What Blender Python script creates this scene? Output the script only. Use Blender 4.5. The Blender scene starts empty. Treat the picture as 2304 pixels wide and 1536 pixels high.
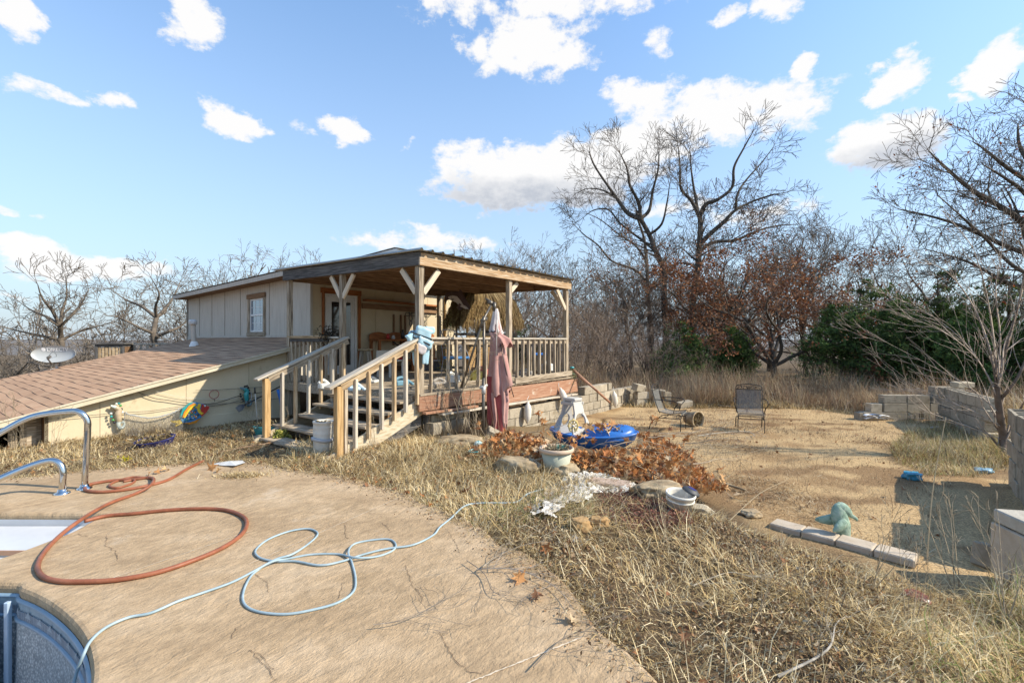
import bpy, math, random
import numpy as np
from mathutils import Vector, Matrix, geometry
# ------------------------------------------------------------------ camera, sky, sun, exposure
F = 1070.0; H = 1.6; CX = 1152.0; HY = 765.0
scene = bpy.context.scene
cam_d = bpy.data.cameras.new('camera'); cam = bpy.data.objects.new('camera', cam_d)
scene.collection.objects.link(cam); scene.camera = cam
cam.location = (0, 0, H); cam.rotation_euler = (math.radians(90), 0, 0)
cam_d.sensor_width = 36; cam_d.lens = F / 2304 * 36; cam_d.shift_y = -3 / 2304
cam_d.clip_start = .05; cam_d.clip_end = 9000
SUNV = Vector((2.5, -.42, 1.93)).normalized()
sun_d = bpy.data.lights.new('sun', 'SUN'); sun = bpy.data.objects.new('sun', sun_d)
scene.collection.objects.link(sun)
sun_d.energy = 4.4; sun_d.angle = math.radians(.5); sun_d.color = (1, .90, .74)
sun.rotation_euler = (-SUNV).to_track_quat('-Z', 'Y').to_euler()
scene.view_settings.view_transform = 'Standard'; scene.view_settings.look = 'None'
scene.view_settings.exposure = 0.62; scene.view_settings.gamma = 1
scene.view_settings.use_curve_mapping = False
world = bpy.data.worlds.new('World'); scene.world = world; world.use_nodes = True
def build_sky():
    nt = world.node_tree; N = nt.nodes; L = nt.links; N.clear()
    out = N.new('ShaderNodeOutputWorld'); bg = N.new('ShaderNodeBackground')
    bg.inputs['Strength'].default_value = .15
    sky = N.new('ShaderNodeTexSky'); sky.sky_type = 'NISHITA'; sky.sun_disc = False
    sky.sun_elevation = math.asin(SUNV.z); sky.sun_rotation = math.atan2(SUNV.x, SUNV.y)
    sky.altitude = 250; sky.air_density = 1.0; sky.dust_density = .6; sky.ozone_density = 1.6
    tc = N.new('ShaderNodeTexCoord'); sep = N.new('ShaderNodeSeparateXYZ'); L.new(tc.outputs['Generated'], sep.inputs[0])
    def M(op, a, b=None, c=None, clamp=False):
        n = N.new('ShaderNodeMath'); n.operation = op; n.use_clamp = clamp
        for i, v in enumerate((a, b, c)):
            if v is None: continue
            if isinstance(v, (int, float)): n.inputs[i].default_value = v
            else: L.new(v, n.inputs[i])
        return n.outputs[0]
    az = M('ARCTAN2', sep.outputs[0], sep.outputs[1]); el = M('ARCSINE', sep.outputs[2])
    # clouds seen in the photograph: centre and half size as azimuth / elevation, then random ones all round
    cl = []
    def c(px, py, hw, hh, k=1.0):
        a = math.atan((px - CX) / F); e = math.atan((HY - py) / F * math.cos(a))
        cl.append((a, e, hw / F * math.cos(a) ** 2, hh / F * math.cos(a), k))
    for t in ((1200,110,175,58,1),(1080,92,60,40,.8),(1320,120,80,46,.7),(430,35,95,62,.9),(40,35,90,55,1),(90,205,120,28,.8),(240,220,70,26,.8),
              (520,275,90,46,1),(770,292,66,42,1.05),(660,290,60,28,.5),(920,322,24,18,.5),(1230,400,290,80,1.35),(1060,370,110,55,.9),(1430,330,140,60,1.1),(1600,255,260,72,1.0),
              (1440,215,110,52,.9),(1760,270,120,60,.8),(1980,330,170,72,1.15),(2060,280,70,50,.7),(2030,168,78,62,1.05),(1800,152,52,34,.95),
              (2250,150,95,62,1.05),(2170,215,36,22,.9),(1740,22,80,40,.9),(1640,30,40,18,.6),(1200,15,420,40,.85),(1290,62,140,34,.7),(1490,100,60,36,.5),(930,540,230,30,.75),(1060,545,120,24,.7),
              (200,600,280,40,.95),(40,560,120,40,1.0),(330,605,110,28,.85),(30,660,80,16,.7),(90,490,60,16,.5),(0,480,70,22,.7),(1080,545,90,20,.6),(1080,480,40,12,.5),(1500,470,120,30,.8),(1720,480,160,36,.7),(1900,430,90,18,.5)):
        c(*t)
    rr = random.Random(5)
    for i in range(16):
        cl.append((rr.uniform(.95, 2 * math.pi - .95), rr.uniform(.1, .75), rr.uniform(.1, .3), rr.uniform(.04, .09), 1))
    comb = N.new('ShaderNodeCombineXYZ'); L.new(M('MULTIPLY', az, 1.0), comb.inputs[0]); L.new(M('MULTIPLY', el, 1.5), comb.inputs[1])
    nz = N.new('ShaderNodeTexNoise'); nz.inputs['Scale'].default_value = 9; nz.inputs['Detail'].default_value = 9; nz.inputs['Roughness'].default_value = .6
    L.new(comb.outputs[0], nz.inputs['Vector'])
    nz2 = N.new('ShaderNodeTexNoise'); nz2.inputs['Scale'].default_value = 26; nz2.inputs['Detail'].default_value = 6; nz2.inputs['Roughness'].default_value = .65
    L.new(comb.outputs[0], nz2.inputs['Vector'])
    sepn = N.new('ShaderNodeSeparateColor'); L.new(nz.outputs['Color'], sepn.inputs[0])
    azw = M('ADD', az, M('MULTIPLY', M('SUBTRACT', sepn.outputs[1], .5), .15))
    elw = M('ADD', el, M('MULTIPLY', M('SUBTRACT', sepn.outputs[2], .5), .08))
    tot = None; low = None
    for (a, e, ra, re, k) in cl:
        if a > math.pi: a -= 2 * math.pi
        dx = M('DIVIDE', M('SUBTRACT', azw, a), ra * 1.12); dy = M('DIVIDE', M('SUBTRACT', elw, e), re * 1.12)
        q = M('SUBTRACT', 1.0, M('ADD', M('MULTIPLY', dx, dx), M('MULTIPLY', dy, dy)), clamp=True)
        q = M('MULTIPLY', q, k)
        tot = q if tot is None else M('MAXIMUM', tot, q)
        # underside: below the centre of the cloud
        if k > 1.1:
            lw = M('MULTIPLY', q, M('ADD', M('MULTIPLY', dy, -1.1), .1), clamp=True)
            low = lw if low is None else M('MAXIMUM', low, lw)
    dens = M('ADD', tot, M('MULTIPLY', M('SUBTRACT', nz.outputs['Fac'], .5), 1.5))
    dens = M('ADD', dens, M('MULTIPLY', M('SUBTRACT', nz2.outputs['Fac'], .5), 1.35))
    mr = N.new('ShaderNodeMapRange'); mr.interpolation_type = 'SMOOTHSTEP'
    L.new(dens, mr.inputs[0]); mr.inputs[1].default_value = .36; mr.inputs[2].default_value = .80
    mr.inputs[3].default_value = 0; mr.inputs[4].default_value = .97
    guard = M('MULTIPLY', mr.outputs[0], M('MULTIPLY', tot, 6, clamp=True))
    # pale milky veil: photograph's sky pales towards the horizon
    veil = M('SUBTRACT', 1.0, M('DIVIDE', el, .80), clamp=True)
    veil = M('MULTIPLY', M('POWER', veil, 1.5), .95)
    m0 = N.new('ShaderNodeMix'); m0.data_type = 'RGBA'; L.new(veil, m0.inputs[0]); 
    skm = N.new('ShaderNodeMix'); skm.data_type = 'RGBA'; skm.blend_type = 'MULTIPLY'; skm.inputs[0].default_value = 1
    L.new(sky.outputs[0], skm.inputs[6]); skm.inputs[7].default_value = (1.08, 1.30, 1.40, 1)
    L.new(skm.outputs[2], m0.inputs[6]); m0.inputs[7].default_value = (2.45, 2.85, 3.30, 1)
    cm = N.new('ShaderNodeMix'); cm.data_type = 'RGBA'
    shade = M('MULTIPLY', low, 1.9, clamp=True)
    shade = M('MULTIPLY', shade, M('MULTIPLY', nz2.outputs['Fac'], 1.7, clamp=True))
    L.new(shade, cm.inputs[0]); cm.inputs[6].default_value = (4.4, 4.35, 4.3, 1); cm.inputs[7].default_value = (2.45, 2.6, 2.9, 1)
    m1 = N.new('ShaderNodeMix'); m1.data_type = 'RGBA'; L.new(guard, m1.inputs[0]); L.new(m0.outputs[2], m1.inputs[6]); L.new(cm.outputs[2], m1.inputs[7])
    L.new(m1.outputs[2], bg.inputs['Color']); L.new(bg.outputs[0], out.inputs[0])
build_sky()

# ------------------------------------------------------------------ helpers
C = bpy.data.collections.new('scene'); scene.collection.children.link(C)
rng = np.random.default_rng(11); R = random.Random(11)
def W(px, py, Y): return Vector(((px - CX) / F * Y, Y, H - (py - HY) / F * Y))
def G(px, py, z=0.0):
    Y = (H - z) * F / (py - HY); return Vector(((px - CX) / F * Y, Y, z))
P1 = Vector((-1.49, 7.66, 0)); TH = math.radians(52)
D1 = Vector((math.cos(TH), math.sin(TH), 0)); D2 = Vector((-math.sin(TH), math.cos(TH), 0))
def FW(t, s, z): return P1 + D1 * t + D2 * s + Vector((0, 0, z))       # porch frame to world
def s_at(px, t):
    k = (px - CX) / F; b = P1 + D1 * t
    return (b.x - k * b.y) / (k * D2.y - D2.x)
def t_at(px, s):
    k = (px - CX) / F; b = P1 + D2 * s
    return (k * b.y - b.x) / (D1.x - k * D1.y)
def z_at(py, t, s): return H - (py - HY) / F * FW(t, s, 0).y
def tag(o, label=None, cat=None, group=None, kind=None):
    if label: o['label'] = label
    if cat: o['category'] = cat
    if group: o['group'] = group
    if kind: o['kind'] = kind
    return o
def empty(name, loc, rz=0.0, label=None, cat=None, group=None):
    o = bpy.data.objects.new(name, None); C.objects.link(o); o.location = loc; o.rotation_euler = (0, 0, rz)
    o.empty_display_size = .1
    return tag(o, label, cat, group)
def link(name, me, parent=None, loc=(0, 0, 0), rot=None, scale=None):
    o = bpy.data.objects.new(name, me); C.objects.link(o); o.location = loc
    if rot is not None:
        if isinstance(rot, (tuple, list)): o.rotation_euler = rot
        else: o.rotation_euler = rot.to_euler()
    if scale is not None: o.scale = scale if not isinstance(scale, (int, float)) else (scale,) * 3
    if parent is not None: o.parent = parent
    return o
def pymesh(name, vs, fs, mat=None, smooth=False, mats=None, midx=None):
    me = bpy.data.meshes.new(name); me.from_pydata([tuple(v) for v in vs], [], [tuple(f) for f in fs])
    for m in (mats or ([mat] if mat else [])): me.materials.append(m)
    if midx is not None: me.polygons.foreach_set('material_index', midx)
    if smooth: me.polygons.foreach_set('use_smooth', [True] * len(me.polygons))
    me.update(); return me
def npmesh(name, V, Fc, mat, cols=None, smooth=False):
    """V (n,3), Fc (m,k) index array or list of such arrays"""
    if not isinstance(Fc, (list, tuple)): Fc = [Fc]
    Fc = [f for f in Fc if len(f)]
    me = bpy.data.meshes.new(name); me.vertices.add(len(V)); me.vertices.foreach_set('co', np.asarray(V, np.float32).ravel())
    nl = sum(f.size for f in Fc); npoly = sum(len(f) for f in Fc)
    me.loops.add(nl); me.polygons.add(npoly)
    me.loops.foreach_set('vertex_index', np.concatenate([f.ravel() for f in Fc]).astype(np.int32))
    tot = np.concatenate([np.full(len(f), f.shape[1]) for f in Fc]).astype(np.int32)
    st = np.concatenate([[0], np.cumsum(tot)[:-1]]).astype(np.int32)
    me.polygons.foreach_set('loop_start', st); me.polygons.foreach_set('loop_total', tot)
    if smooth: me.polygons.foreach_set('use_smooth', np.ones(npoly, bool))
    me.update(calc_edges=True)
    if mat: me.materials.append(mat)
    if cols is not None:
        a = me.color_attributes.new('Col', 'FLOAT_COLOR', 'POINT')
        c4 = np.ones((len(V), 4), np.float32); c4[:, :3] = cols; a.data.foreach_set('color', c4.ravel())
    return me
class MB:
    def __init__(s): s.v = []; s.f = []; s.m = []; s.cur = 0
    def add(s, vs, fs, M=None):
        b = len(s.v); s.v += [tuple(M @ Vector(v)) if M else tuple(v) for v in vs]
        s.f += [tuple(b + i for i in f) for f in fs]; s.m += [s.cur] * len(fs)
    def box(s, lo, hi, M=None, c=0.0):
        vs, fs = cbox(lo, hi, c); s.add(vs, fs, M)
    def tube(s, pts, r, n=8, cap=True, closed=False, flat=1.0):
        vs, fs = tube_geo(pts, r, n, cap, closed, flat); s.add(vs, fs)
    def lathe(s, prof, n=20, M=None, closed=False):
        vs = []; fs = []
        for (r, z) in prof:
            for i in range(n):
                a = 2 * math.pi * i / n; vs.append((r * math.cos(a), r * math.sin(a), z))
        for j in range(len(prof) - 1):
            for i in range(n):
                k = (i + 1) % n; fs.append((j * n + i, j * n + k, (j + 1) * n + k, (j + 1) * n + i))
        s.add(vs, fs, M)
    def prism(s, pts, M=None, d=.02):
        """outline in xz plane, extruded along y by d"""
        n = len(pts); vs = [(x, -d / 2, z) for x, z in pts] + [(x, d / 2, z) for x, z in pts]
        tri = geometry.tessellate_polygon([[Vector((x, z, 0)) for x, z in pts]])
        fs = [tuple(t) for t in tri] + [tuple(n + i for i in reversed(t)) for t in tri]
        fs += [(i, (i + 1) % n, n + (i + 1) % n, n + i) for i in range(n)]
        s.add(vs, fs, M)
    def build(s, name, mat, parent=None, loc=(0, 0, 0), rot=None, smooth=False, mats=None):
        me = pymesh(name, s.v, s.f, mat, smooth, mats, s.m if mats else None)
        return link(name, me, parent, loc, rot)
def cbox(lo, hi, c=0.0):
    x0, y0, z0 = lo; x1, y1, z1 = hi
    if c <= 0:
        vs = [(x0,y0,z0),(x1,y0,z0),(x1,y1,z0),(x0,y1,z0),(x0,y0,z1),(x1,y0,z1),(x1,y1,z1),(x0,y1,z1)]
        return vs, [(0,3,2,1),(4,5,6,7),(0,1,5,4),(1,2,6,5),(2,3,7,6),(3,0,4,7)]
    vs = []; fs = []; idx = {}
    X = (x0, x1); Yv = (y0, y1); Z = (z0, z1)
    for ix in (0, 1):
        for iy in (0, 1):
            for iz in (0, 1):
                sx, sy, sz = (1 - 2 * ix), (1 - 2 * iy), (1 - 2 * iz)
                for ax in range(3):
                    p = [X[ix] + sx * c, Yv[iy] + sy * c, Z[iz] + sz * c]
                    p[ax] = (X[ix], Yv[iy], Z[iz])[ax]; idx[(ix, iy, iz, ax)] = len(vs); vs.append(tuple(p))
    def q(*k): fs.append(tuple(idx[i] for i in k))
    for a in (0, 1):
        o = [(a,0,0,0),(a,1,0,0),(a,1,1,0),(a,0,1,0)]; q(*(o if a else o[::-1]))
        o = [(0,a,0,1),(1,a,0,1),(1,a,1,1),(0,a,1,1)]; q(*(o[::-1] if a else o))
        o = [(0,0,a,2),(1,0,a,2),(1,1,a,2),(0,1,a,2)]; q(*(o if a else o[::-1]))
    for a in (0, 1):
        for b in (0, 1):
            o = [(a,b,0,0),(a,b,0,1),(a,b,1,1),(a,b,1,0)]; q(*(o if (a ^ b) else o[::-1]))
            o = [(a,0,b,0),(a,0,b,2),(a,1,b,2),(a,1,b,0)]; q(*(o[::-1] if (a ^ b) else o))
            o = [(0,a,b,1),(0,a,b,2),(1,a,b,2),(1,a,b,1)]; q(*(o if (a ^ b) else o[::-1]))
    for a in (0, 1):
        for b in (0, 1):
            for d in (0, 1):
                o = [(a,b,d,0),(a,b,d,1),(a,b,d,2)]; q(*(o if (a + b + d) % 2 else o[::-1]))
    return vs, fs
def tube_geo(pts, r, n=8, cap=True, closed=False, flat=1.0):
    P = [Vector(p) for p in pts]; m = len(P); rr = r if isinstance(r, (list, tuple)) else [r] * m
    vs = []; fs = []; up = None
    for i, p in enumerate(P):
        if closed: d = P[(i + 1) % m] - P[i - 1]
        else: d = P[min(i + 1, m - 1)] - P[max(i - 1, 0)]
        if d.length < 1e-9: d = Vector((0, 0, 1))
        d.normalize()
        if up is None: up = Vector((0, 0, 1)) if abs(d.z) < .9 else Vector((1, 0, 0))
        a = d.cross(up)
        if a.length < 1e-4: a = d.orthogonal()
        a.normalize(); b = a.cross(d).normalized(); up = b
        for k in range(n):
            th = 2 * math.pi * k / n; vs.append(p + a * (math.cos(th) * rr[i]) + b * (math.sin(th) * rr[i] * flat))
    for i in range(m if closed else m - 1):
        j = (i + 1) % m
        for k in range(n):
            l = (k + 1) % n; fs.append((i * n + k, i * n + l, j * n + l, j * n + k))
    if cap and not closed:
        fs.append(tuple(range(n))[::-1]); fs.append(tuple((m - 1) * n + k for k in range(n)))
    return vs, fs
def smooth_path(pts, sub=8, closed=False):
    P = [Vector(p) for p in pts]; n = len(P); out = []
    for i in range(n if closed else n - 1):
        if closed: p0, p1, p2, p3 = P[i - 1], P[i], P[(i + 1) % n], P[(i + 2) % n]
        else: p0, p1, p2, p3 = P[max(i - 1, 0)], P[i], P[i + 1], P[min(i + 2, n - 1)]
        for k in range(sub):
            t = k / sub
            out.append(.5 * ((2 * p1) + (p2 - p0) * t + (2 * p0 - 5 * p1 + 4 * p2 - p3) * t * t + (3 * p1 - p0 - 3 * p2 + p3) * t ** 3))
    if not closed: out.append(P[-1])
    return out
_bc = {}
def bmesh_box(name, L, w, h, mat, c=.004):
    key = (round(L, 3), round(w, 3), round(h, 3), mat.name, c)
    if key not in _bc:
        vs, fs = cbox((-L / 2, -w / 2, -h / 2), (L / 2, w / 2, h / 2), c)
        _bc[key] = pymesh(name, vs, fs, mat)
    return _bc[key]
def beam(name, parent, mat, p0, p1, w, h, roll=0.0, c=.004, label=None):
    """lumber from p0 to p1 (centre line); w = across, h = up"""
    p0 = Vector(p0); p1 = Vector(p1); d = p1 - p0; L = d.length; x = d.normalized()
    up = Vector((0, 0, 1)) if abs(x.z) < .95 else Vector((0, 1, 0))
    y = up.cross(x).normalized(); z = x.cross(y)
    Mx = Matrix((x, y, z)).transposed()
    if roll: Mx = Mx @ Matrix.Rotation(roll, 3, 'X')
    o = link(name, bmesh_box(name, L, w, h, mat, c), parent, (p0 + p1) / 2, Mx.to_quaternion())
    if label: o['label'] = label
    return o
def box(name, parent, mat, lo, hi, rot=None, c=.004, label=None):
    lo = Vector(lo); hi = Vector(hi); s = hi - lo
    o = link(name, bmesh_box(name, s.x, s.y, s.z, mat, c), parent, (lo + hi) / 2, rot)
    if label: o['label'] = label
    return o
def copy_tree(o, parent=None):
    c = o.copy(); C.objects.link(c); c.parent = parent
    for ch in list(o.children): copy_tree(ch, c)
    return c
# ------------------------------------------------------------------ materials
def lin(c): return tuple(((v / 12.92) if v <= .04045 else ((v + .055) / 1.055) ** 2.4) for v in c)
def mat(name, cols, scale=6, stretch=(1, 1, 1), rough=.85, bump=.3, bscale=40, spec=.25, metal=0.0, detail=6, tint=.12, lo=.32, hi=.68, attr=False, spots=None, bd=.01, bstretch=None, wave=None, trans=0.0):
    m = bpy.data.materials.new(name); m.use_nodes = True; nt = m.node_tree; N = nt.nodes; L = nt.links
    b = N['Principled BSDF']; b.inputs['Roughness'].default_value = rough; b.inputs['Metallic'].default_value = metal
    b.inputs['Specular IOR Level'].default_value = spec
    tc = N.new('ShaderNodeTexCoord'); oi = N.new('ShaderNodeObjectInfo')
    ad = N.new('ShaderNodeVectorMath'); ad.operation = 'MULTIPLY_ADD'
    cmb = N.new('ShaderNodeCombineXYZ')
    for i in range(3): L.new(oi.outputs['Random'], cmb.inputs[i])
    L.new(cmb.outputs[0], ad.inputs[0]); ad.inputs[1].default_value = (31, 47, 23); L.new(tc.outputs['Object'], ad.inputs[2])
    mp = N.new('ShaderNodeVectorMath'); mp.operation = 'MULTIPLY'; L.new(ad.outputs[0], mp.inputs[0]); mp.inputs[1].default_value = stretch
    nz = N.new('ShaderNodeTexNoise'); nz.inputs['Scale'].default_value = scale; nz.inputs['Detail'].default_value = detail; nz.inputs['Roughness'].default_value = .62
    L.new(mp.outputs[0], nz.inputs['Vector'])
    rp = N.new('ShaderNodeValToRGB'); el = rp.color_ramp.elements
    while len(el) < len(cols): el.new(.5)
    for i, c in enumerate(cols):
        el[i].position = lo + (hi - lo) * (i / max(1, len(cols) - 1)); el[i].color = (*c, 1)
    L.new(nz.outputs['Fac'], rp.inputs['Fac']); col = rp.outputs['Color']
    if spots:   # (colour, scale, threshold)
        n3 = N.new('ShaderNodeTexNoise'); n3.inputs['Scale'].default_value = spots[1]; n3.inputs['Detail'].default_value = 8; n3.inputs['Roughness'].default_value = .7
        L.new(ad.outputs[0], n3.inputs['Vector']); mr = N.new('ShaderNodeMapRange'); L.new(n3.outputs['Fac'], mr.inputs[0])
        mr.inputs[1].default_value = spots[2]; mr.inputs[2].default_value = spots[2] + .09
        mx = N.new('ShaderNodeMix'); mx.data_type = 'RGBA'; L.new(mr.outputs[0], mx.inputs[0]); L.new(col, mx.inputs[6]); mx.inputs[7].default_value = (*spots[0], 1); col = mx.outputs[2]
    if attr:
        at = N.new('ShaderNodeAttribute'); at.attribute_name = 'Col'; mx = N.new('ShaderNodeMix'); mx.data_type = 'RGBA'; mx.blend_type = 'MULTIPLY'; mx.inputs[0].default_value = 1
        L.new(at.outputs['Color'], mx.inputs[6]); L.new(col, mx.inputs[7]); col = mx.outputs[2]
    if tint:
        hs = N.new('ShaderNodeHueSaturation'); mr = N.new('ShaderNodeMapRange'); L.new(oi.outputs['Random'], mr.inputs[0])
        mr.inputs[3].default_value = 1 - tint; mr.inputs[4].default_value = 1 + tint; L.new(mr.outputs[0], hs.inputs['Value']); L.new(col, hs.inputs['Color']); col = hs.outputs['Color']
    L.new(col, b.inputs['Base Color'])
    if bump:
        n2 = N.new('ShaderNodeTexNoise'); n2.inputs['Scale'].default_value = bscale; n2.inputs['Detail'].default_value = 5
        if bstretch:
            m2 = N.new('ShaderNodeVectorMath'); m2.operation = 'MULTIPLY'; L.new(ad.outputs[0], m2.inputs[0]); m2.inputs[1].default_value = bstretch; L.new(m2.outputs[0], n2.inputs['Vector'])
        else: L.new(mp.outputs[0], n2.inputs['Vector'])
        bp = N.new('ShaderNodeBump'); bp.inputs['Strength'].default_value = bump; bp.inputs['Distance'].default_value = bd
        L.new(n2.outputs['Fac'], bp.inputs['Height']); L.new(bp.outputs[0], b.inputs['Normal'])
    if trans: 
        b.inputs['Subsurface Weight'].default_value = 0
        tr = N.new('ShaderNodeBsdfTranslucent'); L.new(col, tr.inputs[0]); ms = N.new('ShaderNodeMixShader'); ms.inputs[0].default_value = trans
        L.new(b.outputs[0], ms.inputs[1]); L.new(tr.outputs[0], ms.inputs[2]); L.new(ms.outputs[0], N['Material Output'].inputs[0])
    return m
WS = (1.2, 22, 22)
def wood(name, cols, **k):
    d = dict(scale=2.6, stretch=WS, rough=.85, bump=.5, bscale=5, detail=7, tint=.16, bd=.004); d.update(k); return mat(name, cols, **d)
M_grey = wood('weathered_wood', [(.10,.075,.05),(.25,.195,.135),(.42,.345,.25),(.55,.47,.36)])
M_tan = wood('tan_wood', [(.16,.10,.05),(.36,.25,.14),(.52,.39,.24),(.62,.50,.34)])
M_pale = wood('pale_rail_wood', [(.26,.21,.15),(.50,.44,.35),(.64,.58,.48)])
M_dark = wood('dark_beam_wood', [(.035,.033,.032),(.10,.095,.09),(.19,.175,.16)])
M_newel = wood('amber_post_wood', [(.25,.14,.055),(.45,.29,.13),(.56,.39,.20)])
M_joist = wood('joist_wood', [(.10,.055,.028),(.22,.13,.07),(.30,.19,.11)])
M_brace = wood('brace_wood', [(.45,.36,.25),(.6,.5,.37),(.66,.57,.45)], tint=.05)
M_orange = wood('stained_wood', [(.16,.05,.018),(.33,.12,.04),(.42,.18,.07)])
M_rim = wood('rust_painted_wood', [(.24,.115,.065),(.34,.18,.11),(.43,.28,.19)], spots=((.5,.42,.33), 5, .60))
M_frontbeam = wood('front_beam_wood', [(.16,.11,.07),(.40,.25,.13),(.46,.35,.23),(.56,.49,.39)], tint=0)
M_greyblue = wood('blue_grey_rail', [(.12,.12,.12),(.22,.22,.23),(.34,.34,.34)])
M_siding = mat('beige_siding', [(.40,.36,.30),(.50,.455,.385),(.54,.5,.43)], scale=3, stretch=(6, 6, .6), rough=.8, bump=.5, bscale=9, tint=.04, bd=.006, lo=.25, hi=.75)
M_cream = mat('cream_painted_panel', [(.48,.39,.24),(.58,.49,.33),(.63,.54,.38)], scale=1.4, rough=.8, bump=.25, bscale=60, tint=.03, lo=.2, hi=.7, spots=((.42,.34,.22), 2.2, .60))
M_trim = mat('cream_trim', [(.50,.44,.31),(.60,.54,.41)], scale=4, rough=.7, bump=.1, tint=.03)
M_batten = mat('batten_gap', [(.20,.17,.13),(.30,.26,.2)], scale=4, tint=.05)
M_shingle = mat('tan_shingle', [(.35,.21,.125),(.44,.27,.165),(.50,.335,.21)], scale=2.2, stretch=(1, 1, 1), rough=.95, bump=.6, bscale=130, tint=.10, lo=.25, hi=.75, spots=((.35,.23,.125), 9, .6))
M_shinedge = mat('shingle_edge', [(.05,.03,.02),(.09,.055,.04)], tint=.05, bump=0)
M_dkroof = mat('roof_felt', [(.10,.08,.06),(.2,.17,.13)], scale=5, rough=.9, tint=.03)
M_metal = mat('galvanised_roof', [(.30,.30,.27),(.42,.42,.38),(.5,.5,.46)], scale=2, rough=.45, metal=.6, bump=.1, tint=.04, spots=((.25,.14,.07), 3, .66))
M_white = mat('white_vinyl', [(.70,.70,.68),(.78,.78,.76)], scale=5, rough=.5, bump=0, tint=.02)
M_galv = mat('galvanised_pipe', [(.42,.42,.41),(.55,.55,.53)], scale=12, rough=.5, metal=.2, bump=.1)
def simple(name, col, rough=.5, metal=0, spec=.5, var=.12, sc=8, bump=.05):
    return mat(name, [tuple(max(0, v * (1 - var)) for v in col), tuple(min(1, v * (1 + var)) for v in col)], scale=sc, rough=rough, metal=metal, spec=spec, bump=bump, tint=0)
M_chrome = simple('polished_steel', (.62, .62, .60), .13, 1, .5, .04)
M_glass = simple('dark_glass', (.018, .02, .022), .04, 0, 1.0, .02, bump=0)
M_winglass = simple('window_glass', (.25, .30, .36), .03, .35, 1.0, .05, bump=0)
M_black = simple('black_metal', (.02, .02, .02), .45, 0, .5)
M_iron = simple('dark_iron', (.028, .026, .024), .5, .3, .5)
M_pole = simple('bronze_pole', (.13, .115, .095), .4, .5, .5)
M_block = mat('concrete_block', [(.25,.21,.15),(.37,.32,.24),(.46,.405,.31)], scale=5, rough=.95, bump=.9, bscale=60, tint=.2, spots=((.22,.18,.13), 5, .54), bd=.006)
M_curb = mat('curb_stone', [(.42,.34,.25),(.53,.45,.35)], scale=7, rough=.95, bump=.8, bscale=60, tint=.06, spots=((.28,.23,.17), 9, .62), bd=.006)
M_rock = mat('field_rock', [(.18,.13,.08),(.34,.26,.16),(.44,.36,.24)], scale=5, rough=.95, bump=.8, bscale=22, tint=.16, spots=((.16,.14,.09), 7, .58))
M_blue = simple('blue_plastic', (.03, .15, .46), .35, 0, .5, .1, 3)
M_beige = simple('beige_plastic', (.52, .49, .43), .5, 0, .4, .06, 5)
M_yell = simple('yellow_plastic', (.72, .56, .22), .45, 0, .4, .06)
M_pot = mat('sage_pot', [(.38,.40,.31),(.47,.48,.38)], scale=4, rough=.7, bump=.15, tint=0)
M_potrim = mat('pot_rim', [(.52,.42,.31),(.62,.44,.31)], scale=7, rough=.7, bump=.1, tint=0)
M_soil = simple('potting_soil', (.07, .05, .035), .95, 0, .1, .3, 30, .6)
M_teal = simple('teal_glaze', (.03, .26, .28), .2, 0, .7, .4, 10)
M_navy = simple('navy_glaze', (.03, .035, .16), .3, 0, .5, .3, 10)
M_pink = mat('faded_red_canvas', [(.36,.17,.15),(.47,.27,.235),(.54,.35,.31)], scale=2.2, rough=.9, bump=.3, bscale=90, tint=0, lo=.25, hi=.75)
M_red = mat('red_canvas_inside', [(.30,.06,.06),(.40,.10,.095)], scale=4, rough=.9, bump=.3, bscale=90, tint=0)
M_whitec = mat('sun_bleached_canvas', [(.5,.44,.42),(.66,.62,.6)], scale=6, rough=.9, bump=.3, bscale=70, tint=0)
M_thatch = mat('thatch', [(.6,.6,.6),(1,1,1)], scale=6, attr=True, rough=.95, bump=0, tint=0, trans=.2)
M_hose = mat('rust_red_hose', [(.17,.065,.035),(.27,.095,.05),(.33,.13,.07)], scale=5, rough=.45, bump=.25, bscale=40, tint=0)
M_hoseb = mat('pale_blue_hose', [(.24,.33,.37),(.38,.47,.50)], scale=7, rough=.4, bump=.1, tint=0)
M_ltblue = mat('pale_blue_vinyl', [(.36,.60,.70),(.56,.74,.80)], scale=7, rough=.5, bump=.2, tint=0)
M_whiteb = mat('stained_white_plastic', [(.58,.54,.46),(.70,.67,.60)], scale=6, rough=.6, bump=.1, tint=0, spots=((.3,.24,.17), 7, .66))
M_bark = mat('bark', [(.6,.6,.6),(1,1,1)], scale=9, attr=True, rough=.95, bump=.5, bscale=30, tint=.1)
M_blade = mat('dry_grass', [(.8,.8,.8),(1,1,1)], scale=3, attr=True, rough=.8, bump=0, tint=0, spec=.2, trans=.25)
M_leaf = mat('leaf', [(.75,.75,.75),(1,1,1)], scale=8, attr=True, rough=.7, bump=0, tint=0, spec=.25, trans=.25)
M_paint = mat('painted_clay', [(.8,.8,.8),(1,1,1)], scale=8, attr=True, rough=.3, bump=0, tint=0, spec=.6)
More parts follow.
